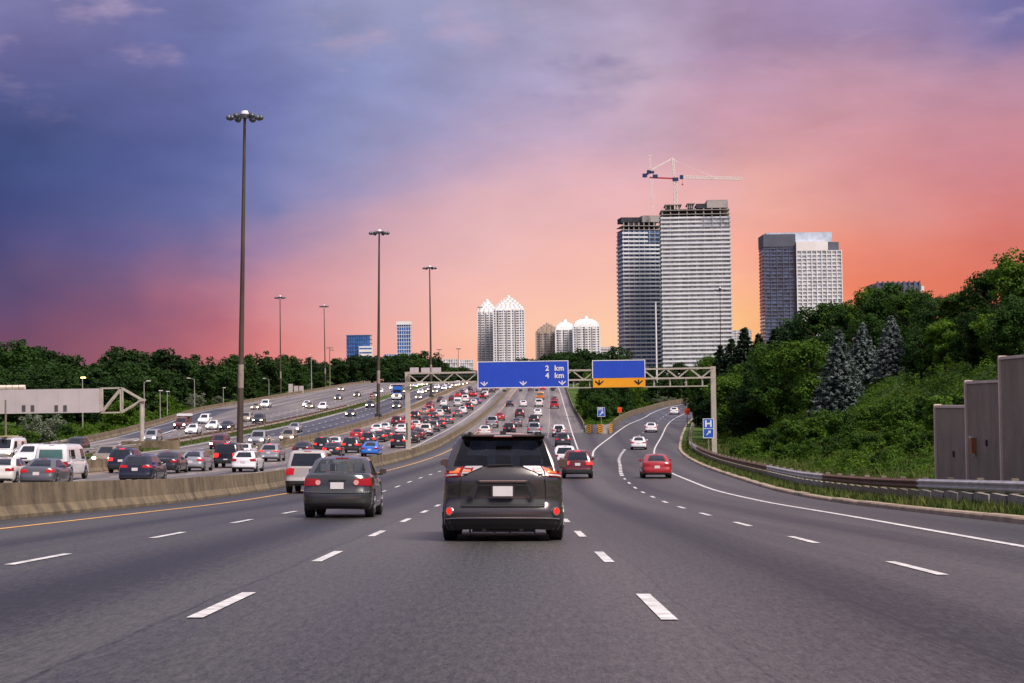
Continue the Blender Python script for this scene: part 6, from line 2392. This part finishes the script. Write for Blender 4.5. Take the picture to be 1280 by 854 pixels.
# ------------------------------------------------------------------ vegetation
def leaf_mat(name, dark, light, trans=.22, rnd=.35):
    m = bpy.data.materials.new(name)
    m.use_nodes = True
    nt = m.node_tree
    L = nt.links.new
    b = nt.nodes['Principled BSDF']
    b.inputs['Roughness'].default_value = .75
    b.inputs['Specular IOR Level'].default_value = .2
    t = nt.nodes.new('ShaderNodeTexCoord')
    oi = nt.nodes.new('ShaderNodeObjectInfo')
    n = nt.nodes.new('ShaderNodeTexNoise')
    n.inputs['Scale'].default_value = .55
    n.inputs['Detail'].default_value = 5
    n.inputs['Roughness'].default_value = .7
    L(t.outputs['Object'], n.inputs['Vector'])
    a = nt.nodes.new('ShaderNodeMath')
    a.operation = 'MULTIPLY_ADD'
    L(oi.outputs['Random'], a.inputs[0])
    a.inputs[1].default_value = rnd
    L(n.outputs['Fac'], a.inputs[2])
    mr = nt.nodes.new('ShaderNodeMapRange')
    mr.inputs[1].default_value = .3 + rnd * .3
    mr.inputs[2].default_value = .72 + rnd * .6
    L(a.outputs[0], mr.inputs[0])
    mx = nt.nodes.new('ShaderNodeMix')
    mx.data_type = 'RGBA'
    L(mr.outputs[0], mx.inputs[0])
    mx.inputs[6].default_value = (*dark, 1)
    mx.inputs[7].default_value = (*light, 1)
    L(mx.outputs[2], b.inputs['Base Color'])
    tr = nt.nodes.new('ShaderNodeBsdfTranslucent')
    L(mx.outputs[2], tr.inputs[0])
    ms = nt.nodes.new('ShaderNodeMixShader')
    ms.inputs[0].default_value = trans
    L(b.outputs[0], ms.inputs[1])
    L(tr.outputs[0], ms.inputs[2])
    L(ms.outputs[0], nt.nodes['Material Output'].inputs[0])
    return m
M_LEAF = leaf_mat('leaves', (.012, .042, .005), (.095, .185, .012), .32)
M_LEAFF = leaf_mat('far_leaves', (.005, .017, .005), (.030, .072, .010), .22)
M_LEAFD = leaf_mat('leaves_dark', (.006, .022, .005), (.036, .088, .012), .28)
M_SPRUCE = leaf_mat('blue_spruce_needles', (.06, .09, .078), (.24, .29, .265), .15, .2)
M_PINE = leaf_mat('pine_needles', (.008, .022, .010), (.028, .055, .020), .1, .2)
M_OLIVE = leaf_mat('silver_willow_leaves', (.06, .085, .05), (.20, .23, .15), .2, .2)
M_WEED = leaf_mat('bank_plants', (.010, .05, .003), (.11, .19, .010), .32, 0)
M_BARK = material('bark', (.05, .038, .028), .9, 0, .3, 3)

def cards(P, Nn, size, asp=.7):
    """quads centred on P facing Nn"""
    k = len(P)
    r = rng.normal(size=(k, 3))
    t = np.cross(Nn, r)
    t /= np.linalg.norm(t, axis=1, keepdims=True) + 1e-9
    bt = np.cross(Nn, t)
    s = size[:, None]
    V = np.empty((k, 4, 3))
    V[:, 0] = P - t * s
    V[:, 1] = P - bt * s * asp
    V[:, 2] = P + t * s
    V[:, 3] = P + bt * s * asp
    return V
def card_mesh(name, V, mat):
    k = len(V)
    me = bpy.data.meshes.new(name)
    me.vertices.add(4 * k)
    me.vertices.foreach_set('co', V.reshape(-1).astype(np.float32))
    me.loops.add(4 * k)
    me.loops.foreach_set('vertex_index', np.arange(4 * k, dtype=np.int32))
    me.polygons.add(k)
    me.polygons.foreach_set('loop_start', np.arange(0, 4 * k, 4, dtype=np.int32))
    me.materials.append(mat)
    me.update(calc_edges=True)
    return me
def crown_points(seed, h, r, lobes, clumps, per, leaf, base=.28):
    """leaf positions for a round-headed tree of height h and crown radius r"""
    g = np.random.default_rng(seed)
    cz = h * (base + (1 - base) / 2)
    L0 = [(np.array([0, 0, cz]), np.array([r * .72, r * .72, h * (1 - base) / 2 * .92]))]
    for i in range(lobes):
        a = g.uniform(0, 2 * np.pi)
        d = r * g.uniform(.35, .62)
        z = h * g.uniform(base + .1, .86)
        q = r * g.uniform(.32, .55)
        L0.append((np.array([math.cos(a) * d, math.sin(a) * d, z]), np.array([q, q, q * g.uniform(.7, 1.0)])))
    C = []
    for i in range(clumps):
        c, ax = L0[0] if g.uniform() < .3 else L0[g.integers(1, len(L0))]
        v = g.normal(size=3)
        v /= np.linalg.norm(v)
        C.append(c + v * ax * g.uniform(.72, 1.02))
    C = np.array(C)
    rad = g.uniform(.07, .13, size=clumps) * r * 2
    idx = np.repeat(np.arange(clumps), per)
    v = g.normal(size=(len(idx), 3))
    v /= np.linalg.norm(v, axis=1, keepdims=True)
    P = C[idx] + v * (rad[idx] * g.uniform(.3, 1.0, size=len(idx)) ** .5)[:, None] * np.array([1, 1, .75])
    N = v + g.normal(size=v.shape) * .6 + np.array([0, 0, .45])
    N /= np.linalg.norm(N, axis=1, keepdims=True)
    keep = P[:, 2] > h * .05
    S = g.uniform(.6, 1.2, size=len(idx)) * leaf
    return P[keep], N[keep], S[keep]
def trunk_mesh(seed, h, r, base):
    rnd = random.Random(seed)
    b = MB()
    b.tube((0, 0, -.5), (0, 0, h * .45), .025 * h, .016 * h, 8)
    b.tube((0, 0, h * .45), (.02 * h, 0, h * .8), .016 * h, .006 * h, 6)
    for i in range(7):
        a = 2 * math.pi * i / 7 + rnd.uniform(-.3, .3)
        z0 = h * rnd.uniform(.22, .55)
        b.tube((0, 0, z0), (math.cos(a) * r * .65, math.sin(a) * r * .65, z0 + h * rnd.uniform(.14, .3)), .011 * h, .004 * h, 5)
    return b.mesh('trunk', M_BARK)
TREES = {}
def proto(kind, seed, h, r, lobes, clumps, per, leaf, base, mat):
    P, N, S = crown_points(seed, h, r, lobes, clumps, per, leaf, base)
    TREES.setdefault(kind, []).append((card_mesh('crown', cards(P, N, S), mat), trunk_mesh(seed, h, r, base), h, r))
for i in range(4):
    proto('leafy', 10 + i, 10, 3.6 + .3 * i, 9, 190, 75, .17, .16, M_LEAF)
for i in range(3):
    proto('dark', 20 + i, 10, 3.8 + .3 * i, 10, 190, 75, .17, .14, M_LEAFD)
for i in range(3):
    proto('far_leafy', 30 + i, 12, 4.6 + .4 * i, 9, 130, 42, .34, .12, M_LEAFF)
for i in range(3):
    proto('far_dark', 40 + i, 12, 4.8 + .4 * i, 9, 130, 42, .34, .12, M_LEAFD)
for i in range(3):
    proto('bush', 50 + i, 3.2, 2.3, 7, 100, 60, .12, .02, M_LEAF)
for i in range(2):
    proto('willow', 60 + i, 4.2, 2.6, 8, 110, 60, .12, .03, M_OLIVE)
def conifer(kind, seed, h, r, mat, tiers, leaf):
    g = np.random.default_rng(seed)
    P, N = [], []
    for i in range(tiers):
        f = (i + .5) / tiers
        z = h * (.05 + .93 * f)
        rr = r * (1 - f) ** .85 + .12
        nb = max(5, int(13 * (1 - f) + 4))
        for k in range(nb):
            a = 2 * np.pi * (k + g.uniform(-.3, .3)) / nb + i * .7
            ln = rr * g.uniform(.75, 1.12)
            m = int(26 * ln / r + 8) * 2
            t = g.uniform(.12, 1, size=m) ** .7
            side = g.normal(size=m) * .16 * ln * (1.1 - t)
            x = np.cos(a) * t * ln - np.sin(a) * side
            y = np.sin(a) * t * ln + np.cos(a) * side
            zz = z - t * ln * .28 + t * t * ln * .12 + g.normal(size=m) * .09
            P.append(np.stack([x, y, zz], 1))
            nn = np.stack([np.cos(a) * .35 + g.normal(size=m) * .5, np.sin(a) * .35 + g.normal(size=m) * .5, np.ones(m)], 1)
            N.append(nn / np.linalg.norm(nn, axis=1, keepdims=True))
    P, N = np.concatenate(P), np.concatenate(N)
    b = MB()
    b.tube((0, 0, -.4), (0, 0, h * .97), .02 * h, .004 * h, 8)
    TREES.setdefault(kind, []).append((card_mesh('crown', cards(P, N, g.uniform(.7, 1.3, size=len(P)) * leaf, .42), mat), b.mesh('trunk', M_BARK), h, r))
for i in range(2):
    conifer('spruce', 70 + i, 9, 2.7, M_SPRUCE, 26, .2)
    conifer('pine', 80 + i, 10, 3.0, M_PINE, 24, .24)
NTREE = [0]
LABN = {}
def nth(lab):
    return lab
def number_labels():
    """look-alike trees in one group get their place counted from the left of the picture"""
    g = {}
    for o in COL.objects:
        if o.parent is None and o.get('category') in ('tree', 'shrub'):
            g.setdefault(o['label'], []).append(o)
    for lab, os_ in g.items():
        if len(os_) < 2:
            continue
        os_.sort(key=lambda o: o.location.x / o.location.y)
        for i, o in enumerate(os_):
            if i < len(ORD):
                o['label'] = '%s, %s from left' % (lab, ORD[i])
def tree(kind, x, y, z, h, label, group, wide=1.0, name=None, cat='tree'):
    NTREE[0] += 1
    pr = TREES[kind][NTREE[0] % len(TREES[kind])]
    nm = name or {'leafy': 'leafy_tree', 'dark': 'leafy_tree', 'far_leafy': 'leafy_tree', 'far_dark': 'leafy_tree', 'bush': 'bush', 'willow': 'willow_bush', 'spruce': 'spruce_tree', 'pine': 'pine_tree'}[kind]
    t = tag(empty(nm, (x, y, z), random.uniform(0, 6.28)), label, cat, group)
    s = h / pr[2]
    w = s * wide
    t.scale = (w, w, s)
    meshobj('crown', pr[0], t)
    meshobj('trunk', pr[1], t)
    return t
def tree_px(kind, px, top, Y, gf, label, group, wide=1.0, **k):
    p = at(px, top, Y)
    z = gf(p.x, Y)
    h = max(1.2, p.z - z)
    return tree(kind, p.x, Y, z - .1, h * 1.03, label, group, wide, **k)
RT = 'trees on the right bank'
RL = 'leafy tree in the dark mass on top of the right bank'
for px, top, Y, kind, wd, lab in [
    (1282, 306, 105, 'leafy', 1.0, 'tallest tree at the right picture edge above the noise wall'), (1245, 335, 112, 'leafy', .95, None), (1222, 352, 122, 'dark', 1.0, None),
    (1196, 362, 130, 'leafy', 1.05, None), (1168, 368, 138, 'dark', 1.0, None), (1140, 364, 150, 'leafy', 1.0, None), (1112, 357, 160, 'dark', 1.0, None),
    (1088, 354, 168, 'leafy', .9, 'tree with a pointed top left of the flat roofed building'), (1062, 380, 180, 'dark', 1.0, None), (1034, 378, 196, 'leafy', 1.0, 'leafy tree in front of the dark and pale condominium base'), (1010, 392, 205, 'dark', 1.0, None),
    (988, 404, 215, 'dark', 1.0, None), (1275, 372, 92, 'dark', 1.1, None), (1250, 390, 98, 'leafy', 1.0, None), (1215, 392, 108, 'dark', 1.1, None), (1180, 396, 118, 'leafy', 1.1, None),
    (1150, 405, 125, 'dark', 1.1, None), (1010, 425, 160, 'leafy', 1.1, None), (985, 432, 172, 'leafy', 1.1, 'big round leafy tree left of the blue spruces'), (960, 448, 186, 'dark', 1.1, None), (1120, 398, 150, 'dark', 1.0, None), (1090, 396, 158, 'dark', 1.0, None),
    (1040, 410, 175, 'dark', 1.0, None), (940, 470, 200, 'dark', 1.0, None)]:
    tree_px(kind, px, top, Y * 1.22, right_ground, lab or RL, RT, wd)
for px, top, Y, wd, lab in [(1048, 412, 170, 1.2, 'pale blue spruce, leftmost of three on the right bank'), (1078, 404, 178, 1.25, 'blue spruce in the middle of three on the right bank'), (1114, 394, 172, 1.3, 'blue spruce, rightmost of three on the right bank')]:
    tree_px('spruce', px, top, Y, right_ground, lab, 'blue spruces on the right bank', wd)
for px, top, Y in [(968, 412, 240), (948, 418, 250), (930, 410, 262), (914, 424, 275), (982, 416, 232), (900, 432, 300)]:
    tree_px('pine', px, top, Y, right_ground, 'dark pine at the left end of the right bank below the condominium', 'pines at the end of the right bank', 1.15)
for px, top, Y, kind in [(885, 445, 330, 'leafy'), (868, 462, 350, 'leafy'), (905, 448, 310, 'dark'), (925, 452, 260, 'leafy'), (915, 470, 235, 'leafy'), (880, 472, 300, 'dark'), (900, 490, 245, 'dark'), (935, 480, 215, 'dark'), (872, 490, 300, 'dark')]:
    tree_px(kind, px, top, Y, right_ground, 'leafy tree beside the right gantry post', 'trees behind the gantry post', .55 if px < 892 else 1.2)
# trees in and behind the fork
for px, top, Y, kind, wd in [(738, 470, 360, 'leafy', .8), (744, 478, 340, 'dark', .8), (755, 470, 350, 'dark', 1.1), (772, 472, 360, 'dark', 1.1), (790, 476, 380, 'leafy', 1.1), (742, 457, 440, 'leafy', .9),
                             (760, 460, 430, 'dark', 1.1), (785, 466, 440, 'leafy', 1.1), (748, 492, 320, 'dark', 1.1), (765, 495, 325, 'dark', 1.1), (782, 496, 345, 'dark', 1.0), (804, 490, 385, 'dark', .9), (733, 500, 335, 'leafy', .5), (728, 488, 400, 'leafy', .6)]:
    while at(px, 500, Y).x > RAMPL(Y) - 3.5 and Y < 600:
        Y += 6
    tree_px(kind, px, top, Y, gore_ground, 'dark green tree in the fork between main road and ramp', 'trees in the fork', wd)
for px, top, Y in [(812, 470, 520), (835, 466, 540), (858, 470, 560), (796, 470, 500), (880, 468, 580), (820, 455, 640), (850, 452, 660)]:
    p = at(px, top, Y)
    tree('far_leafy', p.x, Y, gore_ground(p.x, Y) if MAINR(Y) < p.x < RAMPL(Y) else right_ground(p.x, Y), max(4, p.z - (gore_ground(p.x, Y) if MAINR(Y) < p.x < RAMPL(Y) else right_ground(p.x, Y))), 'tree behind the bright grass beyond the ramp curve', 'trees beyond the ramp curve', 1.2)
for px, top, Y, kind in [(832, 496, 440, 'willow'), (822, 498, 430, 'willow'), (842, 497, 452, 'willow'), (812, 500, 420, 'bush'), (850, 499, 460, 'bush')]:
    while at(px, 500, Y).x > RAMPL(Y) - 2.5 and Y < 600:
        Y += 6
    tree_px(kind, px, top, Y, gore_ground, 'grey green shrub behind the ramp wall', 'shrubs behind the ramp wall', 1.2, cat='shrub')
# skyline trees near the crest
for px, top, Y, kind, wd in [(660, 446, 950, 'far_dark', 1.3), (672, 447, 960, 'far_leafy', 1.3), (684, 445, 940, 'far_dark', 1.3), (698, 440, 950, 'far_dark', 1.3), (712, 436, 960, 'far_dark', 1.3), (726, 438, 930, 'far_dark', 1.3), (741, 438, 920, 'far_dark', 1.2),
                             (752, 441, 900, 'far_leafy', 1.2), (766, 436, 930, 'far_dark', 1.2), (716, 452, 800, 'far_dark', 1.3), (735, 452, 780, 'far_leafy', 1.3), (765, 452, 760, 'far_leafy', 1.3), (790, 456, 760, 'far_leafy', 1.3)]:
    p = at(px, top, Y)
    z = gore_ground(p.x, Y) if MAINR(Y) < p.x < RAMPL(Y) else (right_ground(p.x, Y) if p.x > 0 else rz(p.x, Y))
    tree(kind, p.x, Y, z - .3, max(5, p.z - z), 'dark tree on the crest below the domed towers', 'crest trees right of the road', wd)
LT = 'trees on the wooded bank at left'
LL = 'tree in the dark wood beyond the oncoming roads'
LROW = ['skyline tree of the left wood', 'second row tree of the left wood', 'third row tree of the left wood', 'front row tree of the left wood']
rl = random.Random(5)
tops = pchip([(-60, 432), (30, 430), (75, 438), (110, 444), (140, 437), (180, 442), (215, 436), (250, 445), (285, 440), (310, 434), (350, 442), (380, 446), (405, 444), (440, 440), (470, 446), (500, 450)])
for row, (Y0, dt, step) in enumerate(((430, 0, 17), (370, 14, 22), (330, 32, 25), (290, 50, 30))):
    px = -40.0
    while px < (425 if row == 0 else 415 if row == 1 else 400 if row == 2 else 330):
        Y = Y0 + rl.uniform(-18, 18)
        while at(px, 440, Y).x > C2EDGE(Y) - 9 and Y < 900:
            Y += 15
        top = tops(px) + dt + rl.uniform(-5, 9)
        p = at(px, top, Y)
        if p.x < C2EDGE(Y) - 6:
            z = left_ground(p.x, Y)
            h = p.z - z
            if h > 2.5:
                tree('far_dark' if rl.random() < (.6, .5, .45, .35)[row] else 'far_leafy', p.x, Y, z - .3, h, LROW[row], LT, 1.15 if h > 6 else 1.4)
        px += step * rl.uniform(.8, 1.2)
for px, top, Y, kind in [(420, 446, 560, 'far_leafy'), (432, 444, 600, 'far_leafy'), (446, 441, 640, 'far_leafy'), (460, 443, 650, 'far_dark'), (471, 442, 680, 'far_leafy'), (486, 446, 720, 'far_dark'), (498, 443, 720, 'far_dark'), (512, 438, 730, 'far_dark'),
                         (526, 441, 750, 'far_dark'), (541, 445, 760, 'far_leafy'), (551, 450, 790, 'far_dark'), (425, 460, 540, 'far_leafy'), (445, 462, 580, 'far_leafy'), (462, 462, 620, 'far_leafy'), (480, 462, 660, 'far_dark'), (495, 462, 700, 'far_leafy'), (398, 462, 500, 'far_dark'), (375, 466, 500, 'far_dark'), (350, 470, 500, 'far_dark'),
                         (568, 457, 1000, 'far_dark'), (580, 459, 1000, 'far_dark'), (591, 461, 1000, 'far_dark'), (400, 475, 480, 'bush'), (385, 488, 440, 'willow'), (330, 478, 470, 'far_leafy'), (310, 476, 460, 'far_leafy')]:
    Y = clear_left(px, Y, 6.0)
    p = at(px, top, Y)
    z = left_ground(p.x, Y) if p.x < C2EDGE(Y) - 1 else rz(p.x, min(Y, 1150)) - .3
    tree(kind, p.x, Y, z - .3, max(2.5, p.z - z), 'round leafy tree below the blue glass offices', 'crest trees left of the road', 1.25)
for px, top, Y, kind, lab in [(245, 503, 262, 'willow', 'silvery shrub left of the tallest mast, beyond the far wall'), (272, 506, 300, 'willow', 'silvery shrub right beside the tallest mast'), (52, 520, 222, 'willow', 'olive grey shrub under the pale sign board'), (225, 514, 255, 'bush', None), (285, 512, 315, 'bush', None), (200, 520, 245, 'bush', None),
                          (178, 520, 238, 'bush', None), (205, 505, 290, 'bush', None), (130, 527, 232, 'bush', None), (110, 530, 228, 'bush', None), (82, 530, 225, 'bush', None), (30, 535, 210, 'bush', None), (258, 508, 300, 'bush', None), (155, 512, 260, 'bush', None),
                          (240, 515, 250, 'willow', None), (262, 514, 290, 'willow', None), (300, 506, 330, 'bush', None), (5, 532, 215, 'bush', None), (322, 497, 420, 'bush', None), (384, 486, 450, 'willow', None)]:
    Y = clear_left(px, Y, 4.5)
    if 140 < px < 330:
        top -= 11
    tree_px(kind, px, top, Y, left_ground, lab or ('green bush at the foot of the left wooded bank' if kind == 'bush' else 'pale willow bush at the foot of the left wooded bank'), 'bushes at the foot of the left bank', 1.1, cat='shrub')

for px, py, Y, kind, h in [(1148, 470, 118, 'bush', 2.6), (1120, 478, 124, 'bush', 2.4), (1095, 484, 132, 'bush', 2.2), (1060, 498, 140, 'bush', 2.6), (1030, 500, 150, 'bush', 3.0), (1000, 505, 158, 'bush', 2.8), (975, 512, 165, 'bush', 2.6), (952, 520, 172, 'bush', 2.4),
                        (1190, 462, 104, 'bush', 2.4), (1230, 440, 98, 'bush', 2.6), (1130, 500, 108, 'bush', 1.8), (1085, 515, 116, 'bush', 1.7), (1045, 524, 126, 'bush', 1.8), (1010, 530, 136, 'bush', 1.8), (980, 538, 145, 'bush', 1.6), (1155, 492, 100, 'bush', 1.6), (1105, 535, 100, 'bush', 1.2), (1066, 545, 108, 'bush', 1.2), (1262, 425, 94, 'bush', 2.6), (925, 538, 170, 'bush', 1.6), (940, 528, 165, 'bush', 1.9)]:
    p = at(px, py, Y)
    tree(kind, p.x, Y, right_ground(p.x, Y) - .15, h, 'leafy bush on the green slope of the right bank', 'bushes on the right bank', 1.1, cat='shrub')
# undergrowth covering the right bank: one mass nobody could count
def scatter(name, n_clump, per, xf, hf, size, mat, label, rad, hgt, seed):
    g = np.random.default_rng(seed)
    C = []
    while len(C) < n_clump:
        q = xf(g)
        if q is not None:
            C.append((q[0], q[1], hf(q[0], q[1])))
    C = np.array(C)
    idx = np.repeat(np.arange(n_clump), per)
    m = len(idx)
    sc = g.uniform(.5, 1.35, size=n_clump)[idx]
    v = g.normal(size=(m, 3))
    v /= np.linalg.norm(v, axis=1, keepdims=True)
    v[:, 2] = np.abs(v[:, 2])
    P = C[idx] + v * (g.uniform(.35, 1, size=m) ** .5 * sc)[:, None] * np.array([rad, rad, hgt])
    N = v * np.array([1, 1, .8]) + g.normal(size=(m, 3)) * .5 + np.array([0, 0, .35])
    N /= np.linalg.norm(N, axis=1, keepdims=True)
    o = meshobj(name, card_mesh(name, cards(P, N, g.uniform(.6, 1.3, size=m) * size, .34), mat))
    return tag(o, label, 'undergrowth', kind='stuff')
def bank_xy(g):
    y = 56 + 260 * g.uniform() ** 1.5
    d = 4.2 + 26 * g.uniform() ** .8
    if y < 69 and d < 4.6:
        return None
    # a few lighter openings in the cover
    x = KERB(y) + d
    if mnoise.noise(Vector((x * .09, y * .06, 1.7))) > .33 and d < 14:
        return None
    return x, y
scatter('undergrowth', 3200, 75, bank_xy, right_ground, .13, M_WEED, 'dense green plants covering the right bank slope', .9, .85, 3)
def left_xy(g):
    y = 190 + 240 * g.uniform()
    return C2EDGE(y) - 2.2 - 16 * g.uniform(), y
scatter('undergrowth', 900, 40, left_xy, left_ground, .22, M_WEED, 'low green plants along the foot of the left bank', 1.2, .9, 4)
def gore_xy(g):
    y = 284 + 150 * g.uniform()
    a, b = MAINR(y) + 1.0, RAMPL(y) - 1.0
    if b - a < 1:
        return None
    return a + (b - a) * g.uniform(), y
scatter('undergrowth', 420, 40, gore_xy, gore_ground, .18, M_WEED, 'low green plants filling the fork', .9, .7, 6)
# roadside grass blades
def blades(name, n, xf, hf, label, seed, h0=.12, h1=.34):
    g = np.random.default_rng(seed)
    V = np.empty((n, 3, 3))
    k = 0
    while k < n:
        q = xf(g)
        if q is None:
            continue
        x, y = q
        z = hf(x, y)
        h = g.uniform(h0, h1)
        a = g.uniform(0, np.pi)
        w = .02 + y * .00022
        dx_, dy_ = math.cos(a) * w, math.sin(a) * w
        lx, ly = g.normal() * h * .35, g.normal() * h * .35
        V[k] = ((x - dx_, y - dy_, z - .02), (x + dx_, y + dy_, z - .02), (x + lx, y + ly, z + h))
        k += 1
    me = bpy.data.meshes.new(name)
    me.vertices.add(3 * n)
    me.vertices.foreach_set('co', V.reshape(-1).astype(np.float32))
    me.loops.add(3 * n)
    me.loops.foreach_set('vertex_index', np.arange(3 * n, dtype=np.int32))
    me.polygons.add(n)
    me.polygons.foreach_set('loop_start', np.arange(0, 3 * n, 3, dtype=np.int32))
    me.materials.append(M_BLADE)
    me.update(calc_edges=True)
    return tag(meshobj(name, me), label, 'grass', kind='stuff')
M_BLADE = leaf_mat('grass_blades', (.03, .07, .012), (.15, .16, .04), .25, 0)
def verge_xy(g):
    y = 36 + 200 * g.uniform() ** 1.8
    return KERB(y) + .3 + 3.6 * g.uniform() ** 1.1, y
blades('grass', 26000, verge_xy, right_ground, 'grass growing between kerb, guard rail and bank', 11)
def verge2_xy(g):
    y = 36 + 260 * g.uniform() ** 1.4
    return KERB(y) + 3.4 + 9 * g.uniform() ** 1.6, y
blades('grass', 22000, verge2_xy, right_ground, 'tall yellowing grass at the foot of the right bank', 12, .25, .7)
def med_xy(g):
    y = 130 + 330 * g.uniform()
    a, b = med_l(y), med_r(y)
    return a + (b - a) * (.2 + .75 * g.uniform()), y
blades('grass', 14000, med_xy, lambda x, y: rz(x, y) + .05, 'grass strip between the two oncoming roads', 13, .1, .3)

number_labels()
